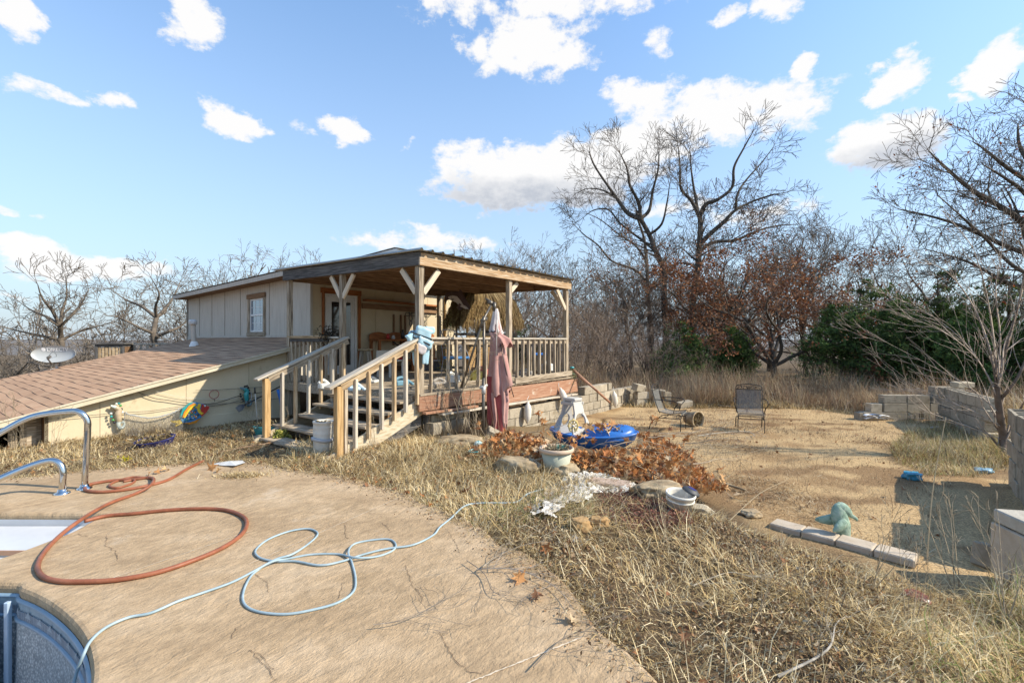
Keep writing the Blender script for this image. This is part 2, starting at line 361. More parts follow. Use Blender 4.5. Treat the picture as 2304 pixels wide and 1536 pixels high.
# ------------------------------------------------------------------ ground, gravel, pool deck
def xy(lst, z=0.0): return np.array([tuple(G(px, py, z))[:2] for px, py in lst])
def inside(P, poly):
    x, y = P[:, 0], P[:, 1]; r = np.zeros(len(P), bool); n = len(poly)
    for i in range(n):
        x0, y0 = poly[i]; x1, y1 = poly[(i + 1) % n]
        c = ((y0 > y) != (y1 > y)) & (x < (x1 - x0) * (y - y0) / (y1 - y0 + 1e-12) + x0); r ^= c
    return r
def pdist(P, poly, closed=True):
    d = np.full(len(P), 1e9); n = len(poly)
    for i in range(n if closed else n - 1):
        a = poly[i]; b = poly[(i + 1) % n]; ab = b - a; t = np.clip(((P - a) @ ab) / (ab @ ab + 1e-12), 0, 1)
        d = np.minimum(d, np.hypot(*(P - a - t[:, None] * ab).T))
    return d
def ss(a, b, x): t = np.clip((x - a) / (b - a), 0, 1); return t * t * (3 - 2 * t)
_ph = rng.uniform(0, 6.28, (6, 40, 2)); _fr = rng.normal(0, 1, (6, 40, 2))
def nz(P, sc, k=0):
    v = np.zeros(len(P))
    for i in range(12):
        v += np.sin((P @ _fr[k, i]) * sc + _ph[k, i, 0])
    return v / 3.5     # about -1..1
slab_far = [(440,1040),(560,1036),(640,1052),(700,1060),(760,1064),(830,1086),(900,1108),(960,1134),(1020,1160),(1075,1182),(1110,1215),(1150,1235),(1200,1262),(1250,1300),(1290,1345),(1330,1400),(1390,1450),(1430,1490),(1475,1536)]
slab_l = [(0,1076),(90,1070),(200,1056),(330,1048)]
SF = [tuple(p) for p in xy(slab_l + slab_far)]
SLAB = np.array([(-9.0, 5.6), (-7.4, 5.6)] + SF + [(.95, 1.6), (1.3, .6), (1.4, -6.0), (-9.0, -6.0)])
poolA = [tuple(p) for p in xy([(0,1304),(60,1317),(120,1344),(172,1384),(206,1428),(222,1480),(222,1530),(205,1600),(165,1700),(100,1850)])]
poolA = [(-9.0, 3.05), (-5.0, 3.12)] + poolA + [(-2.6, 1.0), (-3.4, .4), (-9.0, .3)]
poolB = [(-9.0, 4.42), (-5.0, 4.44)] + [(-3.86, 4.42), (-3.74, 4.34), (-3.70, 4.2), (-3.66, 4.0), (-3.68, 3.8), (-3.74, 3.5), (-3.86, 3.44), (-5.0, 3.44), (-9.0, 3.44)]
poolA = np.array(poolA); poolB = np.array(poolB)
GRAV = xy([(1425,905),(1330,926),(1240,968),(1260,1000),(1330,1010),(1400,1020),(1480,1055),(1560,1092),(1640,1130),(1730,1182),(1850,1228),(2060,1290),(2140,1330),(2300,1420),(2700,1420),(2600,1200),(2330,1100),(2290,1060),(2110,945),(1950,922),(1800,902),(1650,893),(1520,893)], -.25)
def hgt(P):
    P = np.asarray(P, float); x, y = P[:, 0], P[:, 1]
    z = np.full(len(P), -.035)
    z -= .10 * ss(1.0, 3.2, x) * (1 - ss(5, 8, y))
    bump = .022 * nz(P, 2.2, 0) + .012 * nz(P, 6.0, 1)
    dS = np.where(inside(P, SLAB), 0, pdist(P, SLAB))
    z += bump * ss(.05, .8, dS)
    # low mounds: litter heap in front of the umbrella and round the stair foot
    z += .07 * np.exp(-(((x + .7) / 1.2) ** 2 + ((y - 6.6) / .6) ** 2)) + .08 * np.exp(-(((x + 2.2) / .8) ** 2 + ((y - 7.0) / .6) ** 2))
    far = ss(11.5, 13.5, y) * ss(-3.5, -1.5, x)
    z = z - .2 * far
    gi = inside(P, GRAV); dG = pdist(P, GRAV); w = np.where(gi, 1.0, 1 - ss(0, 1.0, dG))
    z = z * (1 - w) + (-.25 + .012 * nz(P, 3.2, 2)) * w
    q = (y - 13.5) * .55 - (x + 3.5) * .83
    z -= 9.0 * ss(1.5, 60, q) * ss(5, 15, y)
    z -= 7.0 * ss(36, 150, y)
    r = np.hypot(x, y)
    z += 3.0 * nz(P, .012, 3) * ss(150, 500, r)
    return z
def hz(x, y): return float(hgt(np.array([[x, y]]))[0])
def Gt(px, py):
    """point of the terrain seen at a pixel"""
    z = -.05
    for _ in range(6):
        p = G(px, py, z); z = hz(p.x, p.y)
    p = G(px, py, z); return Vector((p.x, p.y, z))
def graded(lo, hi, step, far, k=1.13):
    a = list(np.arange(lo, hi + 1e-6, step)); s = step; v = hi
    while v < far: s *= k; v += s; a.append(v)
    s = step; v = lo
    while v > -far: s *= k; v -= s; a.insert(0, v)
    return np.array(a)
def build_ground():
    X = graded(-9.6, 10.5, .09, 6000, 1.16); Y = graded(.2, 14.5, .09, 6000, 1.16)
    XX, YY = np.meshgrid(X, Y); P = np.stack([XX.ravel(), YY.ravel()], 1); z = hgt(P)
    ins = inside(P, SLAB); dS = pdist(P, SLAB)
    z = np.where(ins, -.10 - 1.9 * ss(.12, .5, dS), z)
    nx, ny = len(X), len(Y); V = np.column_stack([P, z])
    i = np.arange(nx * ny).reshape(ny, nx); Fc = np.stack([i[:-1, :-1], i[:-1, 1:], i[1:, 1:], i[1:, :-1]], -1).reshape(-1, 4)
    # base colours
    n1 = nz(P, 1.3, 4) * .5 + nz(P, 4.5, 5) * .3
    dG = pdist(P, GRAV); gi = inside(P, GRAV); g = np.clip(np.where(gi, .5 + dG * 2.2, .5 - dG * 2.2) + n1 * .35, 0, 1)
    soil = np.array([.15, .105, .062]); soil2 = np.array([.24, .175, .10]); gr = np.array([.58, .415, .225]); gr2 = np.array([.38, .25, .13]); wood_ = np.array([.15, .115, .08])
    s = ss(-.5, .8, nz(P, 1.7, 1))[:, None]; c = soil * (1 - s) + soil2 * s
    s = ss(.15, 1.1, nz(P, 1.5, 0) + .5 * nz(P, 5, 3))[:, None] * .85; gc = gr * (1 - s) + gr2 * s
    # leaf litter streaks across the gravel
    st = ss(.2, 1.1, nz(P * np.array([.35, 1.6]), 4.2, 2) + .4 * nz(P, 7, 4))[:, None] * .75; gc = gc * (1 - st) + np.array([.23, .14, .075]) * st
    c = c * (1 - g[:, None]) + gc * g[:, None]
    r = np.hypot(P[:, 0], P[:, 1]); f = ss(22, 60, r)[:, None]; c = c * (1 - f) + wood_ * f
    m = mat('earth_and_gravel', [(.30,.28,.26),(.85,.84,.82),(1.35,1.32,1.26)], scale=60, rough=.97, bump=1.0, bscale=95, attr=True, tint=0, lo=.3, hi=.72, detail=4, bd=.012, spec=.1)
    me = npmesh('ground', V, Fc, m, c, True); tag(link('ground', me), 'dry earth and tan gravel yard with leaf litter, falling away to a wooded valley', kind='structure')
build_ground()
# distant wooded ridge
def build_hills():
    V = []; n = 240
    rad = [(700, -16), (1000, -8), (1500, -3.0), (2100, .6), (2900, -2), (3600, 1.6), (4600, -20)]
    for j, (r, z) in enumerate(rad):
        for i in range(n):
            a = -1.6 + 3.2 * i / (n - 1)
            V.append((r * math.sin(a), r * math.cos(a), z + (2.8 * math.sin(a * 9 + j) + 1.5 * math.sin(a * 23 + j * 2) + .8 * math.sin(a * 71 + j)) * (1 if 1 < j < 6 else .5)))
    i = np.arange(n * len(rad)).reshape(len(rad), n); Fc = np.stack([i[:-1, :-1], i[:-1, 1:], i[1:, 1:], i[1:, :-1]], -1).reshape(-1, 4)
    m = mat('winter_wood_cover', [(.10,.09,.085),(.17,.155,.14),(.13,.125,.13)], scale=.035, rough=1, bump=.8, bscale=.1, tint=0, bd=4)
    tag(link('distant_hills', npmesh('distant_hills', np.array(V), Fc, m, None, True)), 'low grey brown wooded hills on the horizon', kind='structure')
build_hills()

# ------------------------------------------------------------------ stamped concrete pool deck
M_slab = mat('stamped_concrete', [(.32,.22,.125),(.45,.32,.19),(.55,.415,.27)], scale=1.1, stretch=(1, 1.6, 1), rough=.9, bump=.0, tint=0, spots=((.37,.26,.15), .9, .54), detail=9, lo=.25, hi=.75)
def slab_bump():
    nt = M_slab.node_tree; N = nt.nodes; L = nt.links; b = N['Principled BSDF']
    tc = N.new('ShaderNodeTexCoord'); rot = N.new('ShaderNodeVectorRotate'); rot.rotation_type = 'Z_AXIS'; rot.inputs['Angle'].default_value = -.95
    L.new(tc.outputs['Object'], rot.inputs['Vector']); mp = N.new('ShaderNodeVectorMath'); mp.operation = 'MULTIPLY'; mp.inputs[1].default_value = (1, 1.8, 1); L.new(rot.outputs[0], mp.inputs[0])
    hs = []
    for sc, wt in ((3.0, 1.0), (12, .55), (45, .30), (140, .12)):
        n = N.new('ShaderNodeTexNoise'); n.inputs['Scale'].default_value = sc; n.inputs['Detail'].default_value = 5; n.inputs['Distortion'].default_value = .7; L.new(mp.outputs[0], n.inputs['Vector'])
        m = N.new('ShaderNodeMath'); m.operation = 'SUBTRACT'; m.inputs[1].default_value = .5; L.new(n.outputs['Fac'], m.inputs[0])
        a = N.new('ShaderNodeMath'); a.operation = 'ABSOLUTE'; L.new(m.outputs[0], a.inputs[0])
        m2 = N.new('ShaderNodeMath'); m2.operation = 'MULTIPLY'; m2.inputs[1].default_value = wt; L.new((m if sc > 40 else a).outputs[0], m2.inputs[0]); hs.append(m2.outputs[0])
    s = hs[0]
    for h_ in hs[1:]:
        a = N.new('ShaderNodeMath'); a.operation = 'ADD'; L.new(s, a.inputs[0]); L.new(h_, a.inputs[1]); s = a.outputs[0]
    bp = N.new('ShaderNodeBump'); bp.inputs['Strength'].default_value = .8; bp.inputs['Distance'].default_value = .026; L.new(s, bp.inputs['Height']); L.new(bp.outputs[0], b.inputs['Normal'])
    # worn light ridges and dark pits
    n = N.new('ShaderNodeTexNoise'); n.inputs['Scale'].default_value = 9; n.inputs['Detail'].default_value = 9; n.inputs['Roughness'].default_value = .7; L.new(mp.outputs[0], n.inputs['Vector'])
    mr = N.new('ShaderNodeMapRange'); L.new(n.outputs['Fac'], mr.inputs[0]); mr.inputs[1].default_value = .3; mr.inputs[2].default_value = .7; mr.inputs[3].default_value = .70; mr.inputs[4].default_value = 1.2
    mx = N.new('ShaderNodeMix'); mx.data_type = 'RGBA'; mx.blend_type = 'MULTIPLY'; mx.inputs[0].default_value = 1
    src = b.inputs['Base Color'].links[0].from_socket; L.new(src, mx.inputs[6]); L.new(mr.outputs[0], mx.inputs[7]); L.new(mx.outputs[2], b.inputs['Base Color'])
    # small dark pits and leached pale blotches
    for sc, a, e, c in ((70, .60, .66, (.17,.12,.07,1)), (1.7, .60, .74, (.58,.48,.36,1)), (.8, .60, .75, (.36,.27,.17,1))):
        n = N.new('ShaderNodeTexNoise'); n.inputs['Scale'].default_value = sc; n.inputs['Detail'].default_value = 6; n.inputs['Roughness'].default_value = .65; L.new(mp.outputs[0] if sc > 10 else tc.outputs['Object'], n.inputs['Vector'])
        mr = N.new('ShaderNodeMapRange'); L.new(n.outputs['Fac'], mr.inputs[0]); mr.inputs[1].default_value = a; mr.inputs[2].default_value = e; mr.inputs[4].default_value = .6
        mx = N.new('ShaderNodeMix'); mx.data_type = 'RGBA'; L.new(mr.outputs[0], mx.inputs[0]); L.new(b.inputs['Base Color'].links[0].from_socket, mx.inputs[6]); mx.inputs[7].default_value = c; L.new(mx.outputs[2], b.inputs['Base Color'])
slab_bump()
def resample(poly, step=.12, keep=None):
    out = []
    n = len(poly)
    for i in range(n):
        a = poly[i]; b = poly[(i + 1) % n]; d = np.hypot(*(b - a))
        k = 1 if (keep and d > keep) else max(1, int(d / step))
        for j in range(k): out.append(a + (b - a) * j / k)
    return np.array(out)
def smooth_poly(pts, sub=4):
    return np.array([tuple(p)[:2] for p in smooth_path([(x, y, 0) for x, y in pts], sub)])
A_in = smooth_poly(poolA[1:-1]); B_in = smooth_poly(poolB[1:-1])
SFs = smooth_poly(SF, 3); SFs[:, 1] += .03 * np.sin(SFs[:, 0] * 9) + .02 * np.sin(SFs[:, 0] * 23)
# outline walks round the two inlets that open to the far left
SO = np.vstack([[(-9.0, 5.6)], SFs, [(.95, 1.6), (1.3, .6), (1.4, -6.0), (-9.0, -6.0), (-9.0, .3)], A_in[::-1], [(-9.0, 3.05), (-9.0, 3.44)], B_in[::-1], [(-9.0, 4.42)]])
def build_slab():
    n = len(SO); tri = geometry.tessellate_polygon([[Vector((x, y, 0)) for x, y in SO]])
    T = .075; r = .03
    # outward normals for a rounded edge
    nxt = np.roll(SO, -1, 0) - SO; prv = SO - np.roll(SO, 1, 0)
    def nrm(v): l = np.hypot(v[:, 0], v[:, 1])[:, None] + 1e-9; v = v / l; return np.stack([v[:, 1], -v[:, 0]], 1)
    nn = nrm(nxt) + nrm(prv); nn /= np.hypot(nn[:, 0], nn[:, 1])[:, None] + 1e-9
    area = .5 * np.sum(SO[:, 0] * np.roll(SO[:, 1], -1) - np.roll(SO[:, 0], -1) * SO[:, 1])
    if area < 0: nn = -nn
    V = []; rings = [(0, 0), (r * .6, -.006), (r * .95, -.022), (r, -.04), (r * .8, -T)]
    for off, z in rings:
        for p, k in zip(SO, nn): V.append((p[0] + k[0] * off, p[1] + k[1] * off, z))
    fs = [tuple(t) for t in tri]
    for j in range(len(rings) - 1):
        for i in range(n):
            k = (i + 1) % n; fs.append((j * n + i, j * n + k, (j + 1) * n + k, (j + 1) * n + i))
    me = pymesh('pool_deck', V, fs, M_slab)
    import bmesh
    bm = bmesh.new(); bm.from_mesh(me); bmesh.ops.recalc_face_normals(bm, faces=bm.faces); bm.to_mesh(me); bm.free()
    sl = tag(link('pool_deck', me), 'tan stamped concrete pool deck with cracks and pale saw cuts', kind='structure')
    # saw cuts and cracks as thin strips
    m_cut = mat('saw_cut', [(.56,.46,.34),(.66,.56,.42)], scale=20, tint=0, bump=0); m_crk = mat('crack', [(.09,.06,.04),(.13,.09,.06)], scale=20, tint=0, bump=0)
    def ribbon(mb, P, w):
        P = [Vector(p) for p in P]; vs = []; fs = []
        for i, p in enumerate(P):
            d = (P[min(i + 1, len(P) - 1)] - P[max(i - 1, 0)]).normalized(); s = Vector((-d.y, d.x, 0)); ww = w * (.4 + 1.1 * R.random())
            vs += [p + s * ww, p - s * ww]
        for i in range(len(P) - 1): fs.append((2 * i, 2 * i + 1, 2 * i + 3, 2 * i + 2))
        mb.add(vs, fs)
    mb = MB()
    for a, b, w in (((1050,1536),(1310,1432),.004),((560,1268),(900,1118),.0025),((240,1120),(620,985+60),.002),((250,1300),(560,1195),.0025),((930,1330+60),(1100,1330),.0)):
        if w == 0: continue
        p, q = G(*a, .004), G(*b, .004); mb_pts = [p.lerp(q, i / 60) + Vector((R.uniform(-1, 1), R.uniform(-1, 1), 0)) * .003 for i in range(61)]
        ribbon(mb, mb_pts, w)
    mb.build('saw_cut', m_cut, sl)
    mb = MB()
    for path in ([(985,1420),(1000,1445),(1030,1490),(1060,1510),(1095,1515)], [(912,1270),(930,1320),(952,1345),(948,1360)], [(240,1205),(238,1225),(260,1240),(265,1262)], [(175,1200),(200,1208)],
                 [(575,1290),(600,1310),(605,1335)], [(775,1180),(778,1205),(786,1212)], [(860,1175),(880,1195)], [(530,1410),(520,1440)], [(570,1470),(600,1500),(625,1536)], [(1010,1195),(1030,1230),(1035,1245)], [(560,1460),(590,1475),(620,1510)], [(770,1310),(762,1350)], [(1130,1500),(1150,1490)], [(1300,1480),(1330,1500)]):
        P = []
        for i in range(len(path) - 1):
            p, q = G(*path[i], .004), G(*path[i + 1], .004); k = max(3, int((q - p).length / .02))
            P += [p.lerp(q, j / k) + Vector((R.uniform(-1, 1), R.uniform(-1, 1), 0)) * .007 for j in range(k)]
        ribbon(mb, P, .0014)
    mb.build('crack', m_crk, sl)
build_slab()
# ------------------------------------------------------------------ pool
def offset_in(poly, d):
    n = len(poly); nxt = np.roll(poly, -1, 0) - poly; prv = poly - np.roll(poly, 1, 0)
    def nrm(v): l = np.hypot(v[:, 0], v[:, 1])[:, None] + 1e-9; v = v / l; return np.stack([v[:, 1], -v[:, 0]], 1)
    nn = nrm(nxt) + nrm(prv); nn /= np.hypot(nn[:, 0], nn[:, 1])[:, None] + 1e-9
    area = .5 * np.sum(poly[:, 0] * np.roll(poly[:, 1], -1) - np.roll(poly[:, 0], -1) * poly[:, 1])
    return poly - nn * d * (1 if area > 0 else -1)
def strip(name, poly, rings, m, parent, cols=None, idx=None, smooth=True):
    A = [offset_in(poly, d) for d, z in rings]; n = len(poly); V = []; cc = []
    for (d, z), P in zip(rings, A):
        for p in P: V.append((p[0], p[1], z))
    fs = [(j * n + i, j * n + i + 1, (j + 1) * n + i + 1, (j + 1) * n + i) for j in range(len(rings) - 1) for i in (idx or range(n - 1))]
    return link(name, pymesh(name, V, fs, m, smooth), parent)
def build_pool():
    root = empty('swimming_pool', (-4.5, 2.0, 0), 0, 'blue vinyl lined swimming pool sunk in the concrete deck, tiled band below the coping', 'swimming pool')
    root.location = (0, 0, 0)
    m_wall = mat('liner_plain', [(.22,.29,.33),(.31,.38,.41)], scale=4, stretch=(6, 6, 1), rough=.5, bump=.05, tint=0)
    m_rail = simple('liner_bead', (.20, .30, .38), .4, 0, .5, .1)
    m_ledge = simple('liner_ledge', (.30, .36, .42), .45, 0, .5, .1)
    m_grout = simple('liner_grout', (.30, .36, .40), .5)
    m_tile = mat('liner_tile', [(.17,.21,.25),(.23,.27,.31)], scale=10, rough=.45, tint=.12, bump=.02)
    m_wave = simple('liner_wave_print', (.30, .36, .39), .5, 0, .4, .1)
    # pebble print floor
    m_peb = bpy.data.materials.new('pebble_print'); m_peb.use_nodes = True; nt = m_peb.node_tree; N = nt.nodes; L = nt.links
    vo = N.new('ShaderNodeTexVoronoi'); vo.inputs['Scale'].default_value = 62; tc = N.new('ShaderNodeTexCoord'); L.new(tc.outputs['Object'], vo.inputs['Vector'])
    rp = N.new('ShaderNodeValToRGB'); L.new(vo.outputs['Distance'], rp.inputs[0]); e = rp.color_ramp.elements; e[0].position = .05; e[0].color = (.60,.64,.64,1); e[1].position = .62; e[1].color = (.24,.29,.31,1)
    hs = N.new('ShaderNodeHueSaturation'); sc = N.new('ShaderNodeSeparateColor'); L.new(vo.outputs['Color'], sc.inputs[0]); mr = N.new('ShaderNodeMapRange'); L.new(sc.outputs[0], mr.inputs[0]); mr.inputs[3].default_value = .7; mr.inputs[4].default_value = 1.15
    L.new(mr.outputs[0], hs.inputs['Value']); L.new(rp.outputs[0], hs.inputs['Color']); L.new(hs.outputs[0], N['Principled BSDF'].inputs['Base Color']); N['Principled BSDF'].inputs['Roughness'].default_value = .5
    poly = resample(np.vstack([A_in, [(-9.0, .3), (-9.0, 3.05)]]), .05)
    poly = np.vstack([poly, poly[:1]])[:-1]
    st = lambda nm, r, m: strip(nm, poly, r, m, root)
    st('liner_bead', [(.028, -.070), (.042, -.075), (.046, -.084), (.042, -.092), (.03, -.096)], m_rail)
    st('liner_wall', [(.03, -.09), (.032, -.145)], m_wall)
    st('liner_bead', [(.03, -.195), (.048, -.198), (.053, -.207), (.048, -.218), (.04, -.222)], m_rail)
    st('liner_grout', [(.034, -.14), (.034, -.20)], m_grout)
    # tiles of the printed band, each a small relief
    mt = MB(); mt.box((-.0115, -.0015, -.0265), (.0115, .0015, .0265), None, 0); tme = pymesh('liner_tile', mt.v, mt.f, m_tile)
    acc = 0; n = len(poly); dd = np.hypot(*np.diff(poly, axis=0).T); cum = np.concatenate([[0], np.cumsum(dd)]); ns = int(cum[-1] / .0255); tt = np.linspace(0, cum[-1], ns); poly = np.stack([np.interp(tt, cum, poly[:, k]) for k in (0, 1)], 1); n = len(poly)
    Pi = offset_in(poly, .037); cnt = 0
    for i in range(n - 1):
        p = Pi[i]; q = Pi[i + 1]
        if q[0] < -4.2 or q[1] < 1.2: continue
        d = q - p; l = np.hypot(*d); acc += l
        if cnt < 290:
            acc = 0; cnt += 1
            link('liner_tile', tme, root, (p[0], p[1], -.169), (0, 0, math.atan2(d[1], d[0])))
    # wave crests printed above the tiles
    wv = MB(); pts = [(x * .6, z * .7) for x, z in ((-.06, -.03), (-.03, -.018), (-.005, .008), (.02, .028), (.038, .022), (.028, .008), (.042, -.012), (.07, -.03))]
    wv.prism(pts, None, .0015); wme = pymesh('wave_print', wv.v, wv.f, m_wave); acc = 0
    Pi = offset_in(poly, .0385)
    for i in range(n - 1):
        p = Pi[i]; q = Pi[i + 1]
        if q[0] < -4.2 or q[1] < 1.2: continue
        d = q - p; acc += np.hypot(*d)
        if acc > .13: acc = 0; link('wave_print', wme, root, (p[0], p[1], -.148 + R.uniform(-.006, .006)), (0, 0, math.atan2(d[1], d[0])))
    st('pebble_liner', [(.04, -.22), (.045, -.5), (.06, -1.15), (.09, -1.22)], m_peb)
    fl = offset_in(poly, .088); tri = geometry.tessellate_polygon([[Vector((x, y, 0)) for x, y in fl]])
    link('pool_floor', pymesh('pool_floor', [(x, y, -1.21) for x, y in fl], tri, m_peb), root)
    # white seam strip on the left of the view
    p = G(14, 1330, -.1); q = W(14, 1700, 1.9)
    m_strip = simple('pale_blue_strip', (.42, .52, .62), .4)
    beam('liner_strip', root, m_strip, (-3.26, 3.075, -.09), (-3.26, 3.075, -1.2), .03, .03)
    link('pool_step', pymesh('pool_step', *cbox((-8.9, 2.6, -1.1), (-3.29, 3.02, -.10), .01), simple('pale_step', (.50, .50, .56), .5, 0, .4, .06, 3)), root)
    # white moulded stair in the second inlet
    r2 = empty('moulded_pool_stair', (0, 0, 0), 0, 'white plastic moulded stair with ribbed tread at the shallow end of the pool', 'pool stair')
    m_w = mat('white_stair', [(.52,.53,.54),(.60,.61,.61)], scale=3, rough=.35, bump=0, tint=0); m_line = simple('rusty_seam', (.45, .26, .16), .7)
    pB = resample(np.vstack([B_in, [(-9.0, 3.44), (-9.0, 4.42)]]), .06); pB = np.vstack([pB, pB[:1]])
    strip('stair_wall', pB[:-1], [(.028, -.06), (.03, -.30)], m_w, r2)
    box('tread', r2, m_w, (-8.9, 3.88, -.30), (-3.70, 4.40, -.115), None, .012)
    box('tread', r2, m_w, (-8.9, 3.46, -.42), (-3.72, 3.876, -.165), None, .012)
    box('seam', r2, m_line, (-8.8, 3.868, -.150), (-3.75, 3.879, -.112), None, 0)
    mb = MB()
    for i in range(46):
        x = -5.35 + i * .035; mb.box((x, 3.56, -.166), (x + .014, 3.85, -.160))
    mb.build('tread_rib', m_w, r2)
    box('seam', r2, simple('grey_seam', (.3,.33,.38), .6), (-8.8, 3.53, -.166), (-3.78, 3.54, -.160), None, 0)
build_pool()
# ------------------------------------------------------------------ house (frame: local x = t along the porch front, local y = s towards the far left)
FL = .74
HO = (0.9, 4.95)
house = empty('house', FW(HO[0], HO[1], 0), TH, 'beige house with low shed roof over a sunken lower wing with tan shingle roof', 'house')
def hp(t, s, z): return Vector((t - HO[0], s - HO[1], z))
def zroof(s): return 3.265 - .0215 * (s - 4.95) - .10       # underside of the upper roof
def hpoly(name, pts, m, th_dir, d, parent=None, label=None):
    """flat polygon given as (t,s,z) list, extruded along th_dir by d"""
    n = len(pts); vs = [hp(*p) for p in pts]; o = Vector(th_dir) * d; vs += [v + o for v in vs]
    a = (vs[1] - vs[0]).normalized(); nn = None
    for k in range(2, n):
        nn = a.cross(vs[k] - vs[0])
        if nn.length > 1e-4: break
    nn.normalize(); b = nn.cross(a)
    tri = geometry.tessellate_polygon([[Vector(((v - vs[0]).dot(a), (v - vs[0]).dot(b), 0)) for v in vs[:n]]])
    fs = [tuple(t) for t in tri] + [tuple(n + i for i in reversed(t)) for t in tri] + [(i, (i + 1) % n, n + (i + 1) % n, n + i) for i in range(n)]
    me = pymesh(name, vs, fs, m)
    import bmesh
    bm = bmesh.new(); bm.from_mesh(me); bmesh.ops.recalc_face_normals(bm, faces=bm.faces); bm.to_mesh(me); bm.free()
    o = link(name, me, parent or house)
    if label: o['label'] = label
    return o
TW = .9                                   # window wall plane
s_end = s_at(423, TW)
bpx = [423, 449, 477, 506, 541, 606, 700]
bs = [s_at(p, TW) for p in bpx]; bs[-1] = 4.95
zb = 1.60
# window hole
ws0, ws1 = s_at(594, TW), s_at(562, TW); wz0, wz1 = z_at(746, TW, (ws0 + ws1) / 2), z_at(672, TW, (ws0 + ws1) / 2)
for i in range(len(bs) - 1):
    a, b = bs[i] - .012, bs[i + 1] + .012
    if i == 4:      # panel with the window: four pieces round the hole
        for (p, q, u, v) in ((a, ws1, None, None), (ws0, b, None, None)):
            hpoly('wall_panel', [(TW, p, zb), (TW, q, zb), (TW, q, zroof(q)), (TW, p, zroof(p))], M_siding, (1, 0, 0), .05)
        hpoly('wall_panel', [(TW, ws1, zb), (TW, ws0, zb), (TW, ws0, wz0), (TW, ws1, wz0)], M_siding, (1, 0, 0), .05)
        hpoly('wall_panel', [(TW, ws1, wz1), (TW, ws0, wz1), (TW, ws0, zroof(ws0)), (TW, ws1, zroof(ws1))], M_siding, (1, 0, 0), .05)
    else:
        hpoly('wall_panel', [(TW, a, zb), (TW, b, zb), (TW, b, zroof(b)), (TW, a, zroof(a))], M_siding, (1, 0, 0), .05)
    if i: box('batten', house, M_batten, hp(TW - .006, bs[i] - .011, zb + .14), hp(TW + .02, bs[i] + .011, zroof(bs[i])), None, 0)
box('corner_board', house, M_batten, hp(TW - .02, s_end - .03, zb - .3), hp(TW + .06, s_end + .08, zroof(s_end)), None, .003)
box('corner_board', house, M_siding, hp(TW - .018, 4.932, zb), hp(TW + .05, 5.0, zroof(4.95)), None, .003)
box('skirt_board', house, M_siding, hp(TW - .022, 4.99, zb - .02), hp(TW + .02, s_end - .04, zb + .13), None, .003)
# window
def add_window():
    sm = (ws0 + ws1) / 2; w = ws1 - ws0
    f = box('window', house, M_white, hp(TW + .012, ws0 + .002, wz0 + .002), hp(TW + .03, ws0 + .04, wz1 - .002), None, .002)
    def pt(nm, m, s0, s1, z0, z1, x0, x1):
        o = link(nm, bmesh_box(nm, x1 - x0, s1 - s0, z1 - z0, m, .002), f)
        o.location = hp(TW + (x0 + x1) / 2, (s0 + s1) / 2, (z0 + z1) / 2) - f.location; return o
    pt('frame', M_white, ws1 - .04, ws1 - .002, wz0, wz1, .010, .030); pt('frame', M_white, ws0, ws1, wz1 - .04, wz1 - .001, .008, .028); pt('frame', M_white, ws0, ws1, wz0 + .001, wz0 + .04, .008, .028)
    zm = wz0 + (wz1 - wz0) * .48
    pt('sash', M_white, ws0 + .03, ws1 - .03, zm, zm + .05, .006, .034)
    pt('pane', M_winglass, ws0 + .04, ws1 - .04, zm + .05, wz1 - .04, .026, .031); pt('pane', M_winglass, ws0 + .04, ws1 - .04, wz0 + .04, zm, .034, .039)
    for a, b, xo in ((zm + .05, wz1 - .04, .020), (wz0 + .04, zm, .028)):
        for k in (1, 2): s = ws0 + .04 + (w - .08) * k / 3; pt('muntin', M_white, s - .007, s + .007, a, b, xo, xo + .007)
        z = (a + b) / 2; pt('muntin', M_white, ws0 + .04, ws1 - .04, z - .006, z + .006, xo + .001, xo + .008)
    # rough wooden casing
    beam('window_casing', house, M_grey, hp(TW - .018, ws0 - .045, wz0 - .03), hp(TW - .018, ws0 - .05, wz1 + .02), .035, .10)
    beam('window_casing', house, M_grey, hp(TW - .018, ws1 + .045, wz0 - .03), hp(TW - .018, ws1 + .045, wz1 + .02), .035, .10)
    beam('window_casing', house, M_joist, hp(TW - .026, ws0 - .12, wz1 + .085), hp(TW - .026, ws1 + .11, wz1 + .07), .045, .13)
    beam('window_casing', house, M_grey, hp(TW - .026, ws0 - .12, wz0 - .075), hp(TW - .026, ws1 + .11, wz0 - .075), .045, .11)
    hpoly('blind', [(TW + .06, ws0, wz0), (TW + .06, ws1, wz0), (TW + .06, ws1, wz1), (TW + .06, ws0, wz1)], simple('blind_cloth', (.30,.33,.36), .8), (1, 0, 0), .01)
add_window()
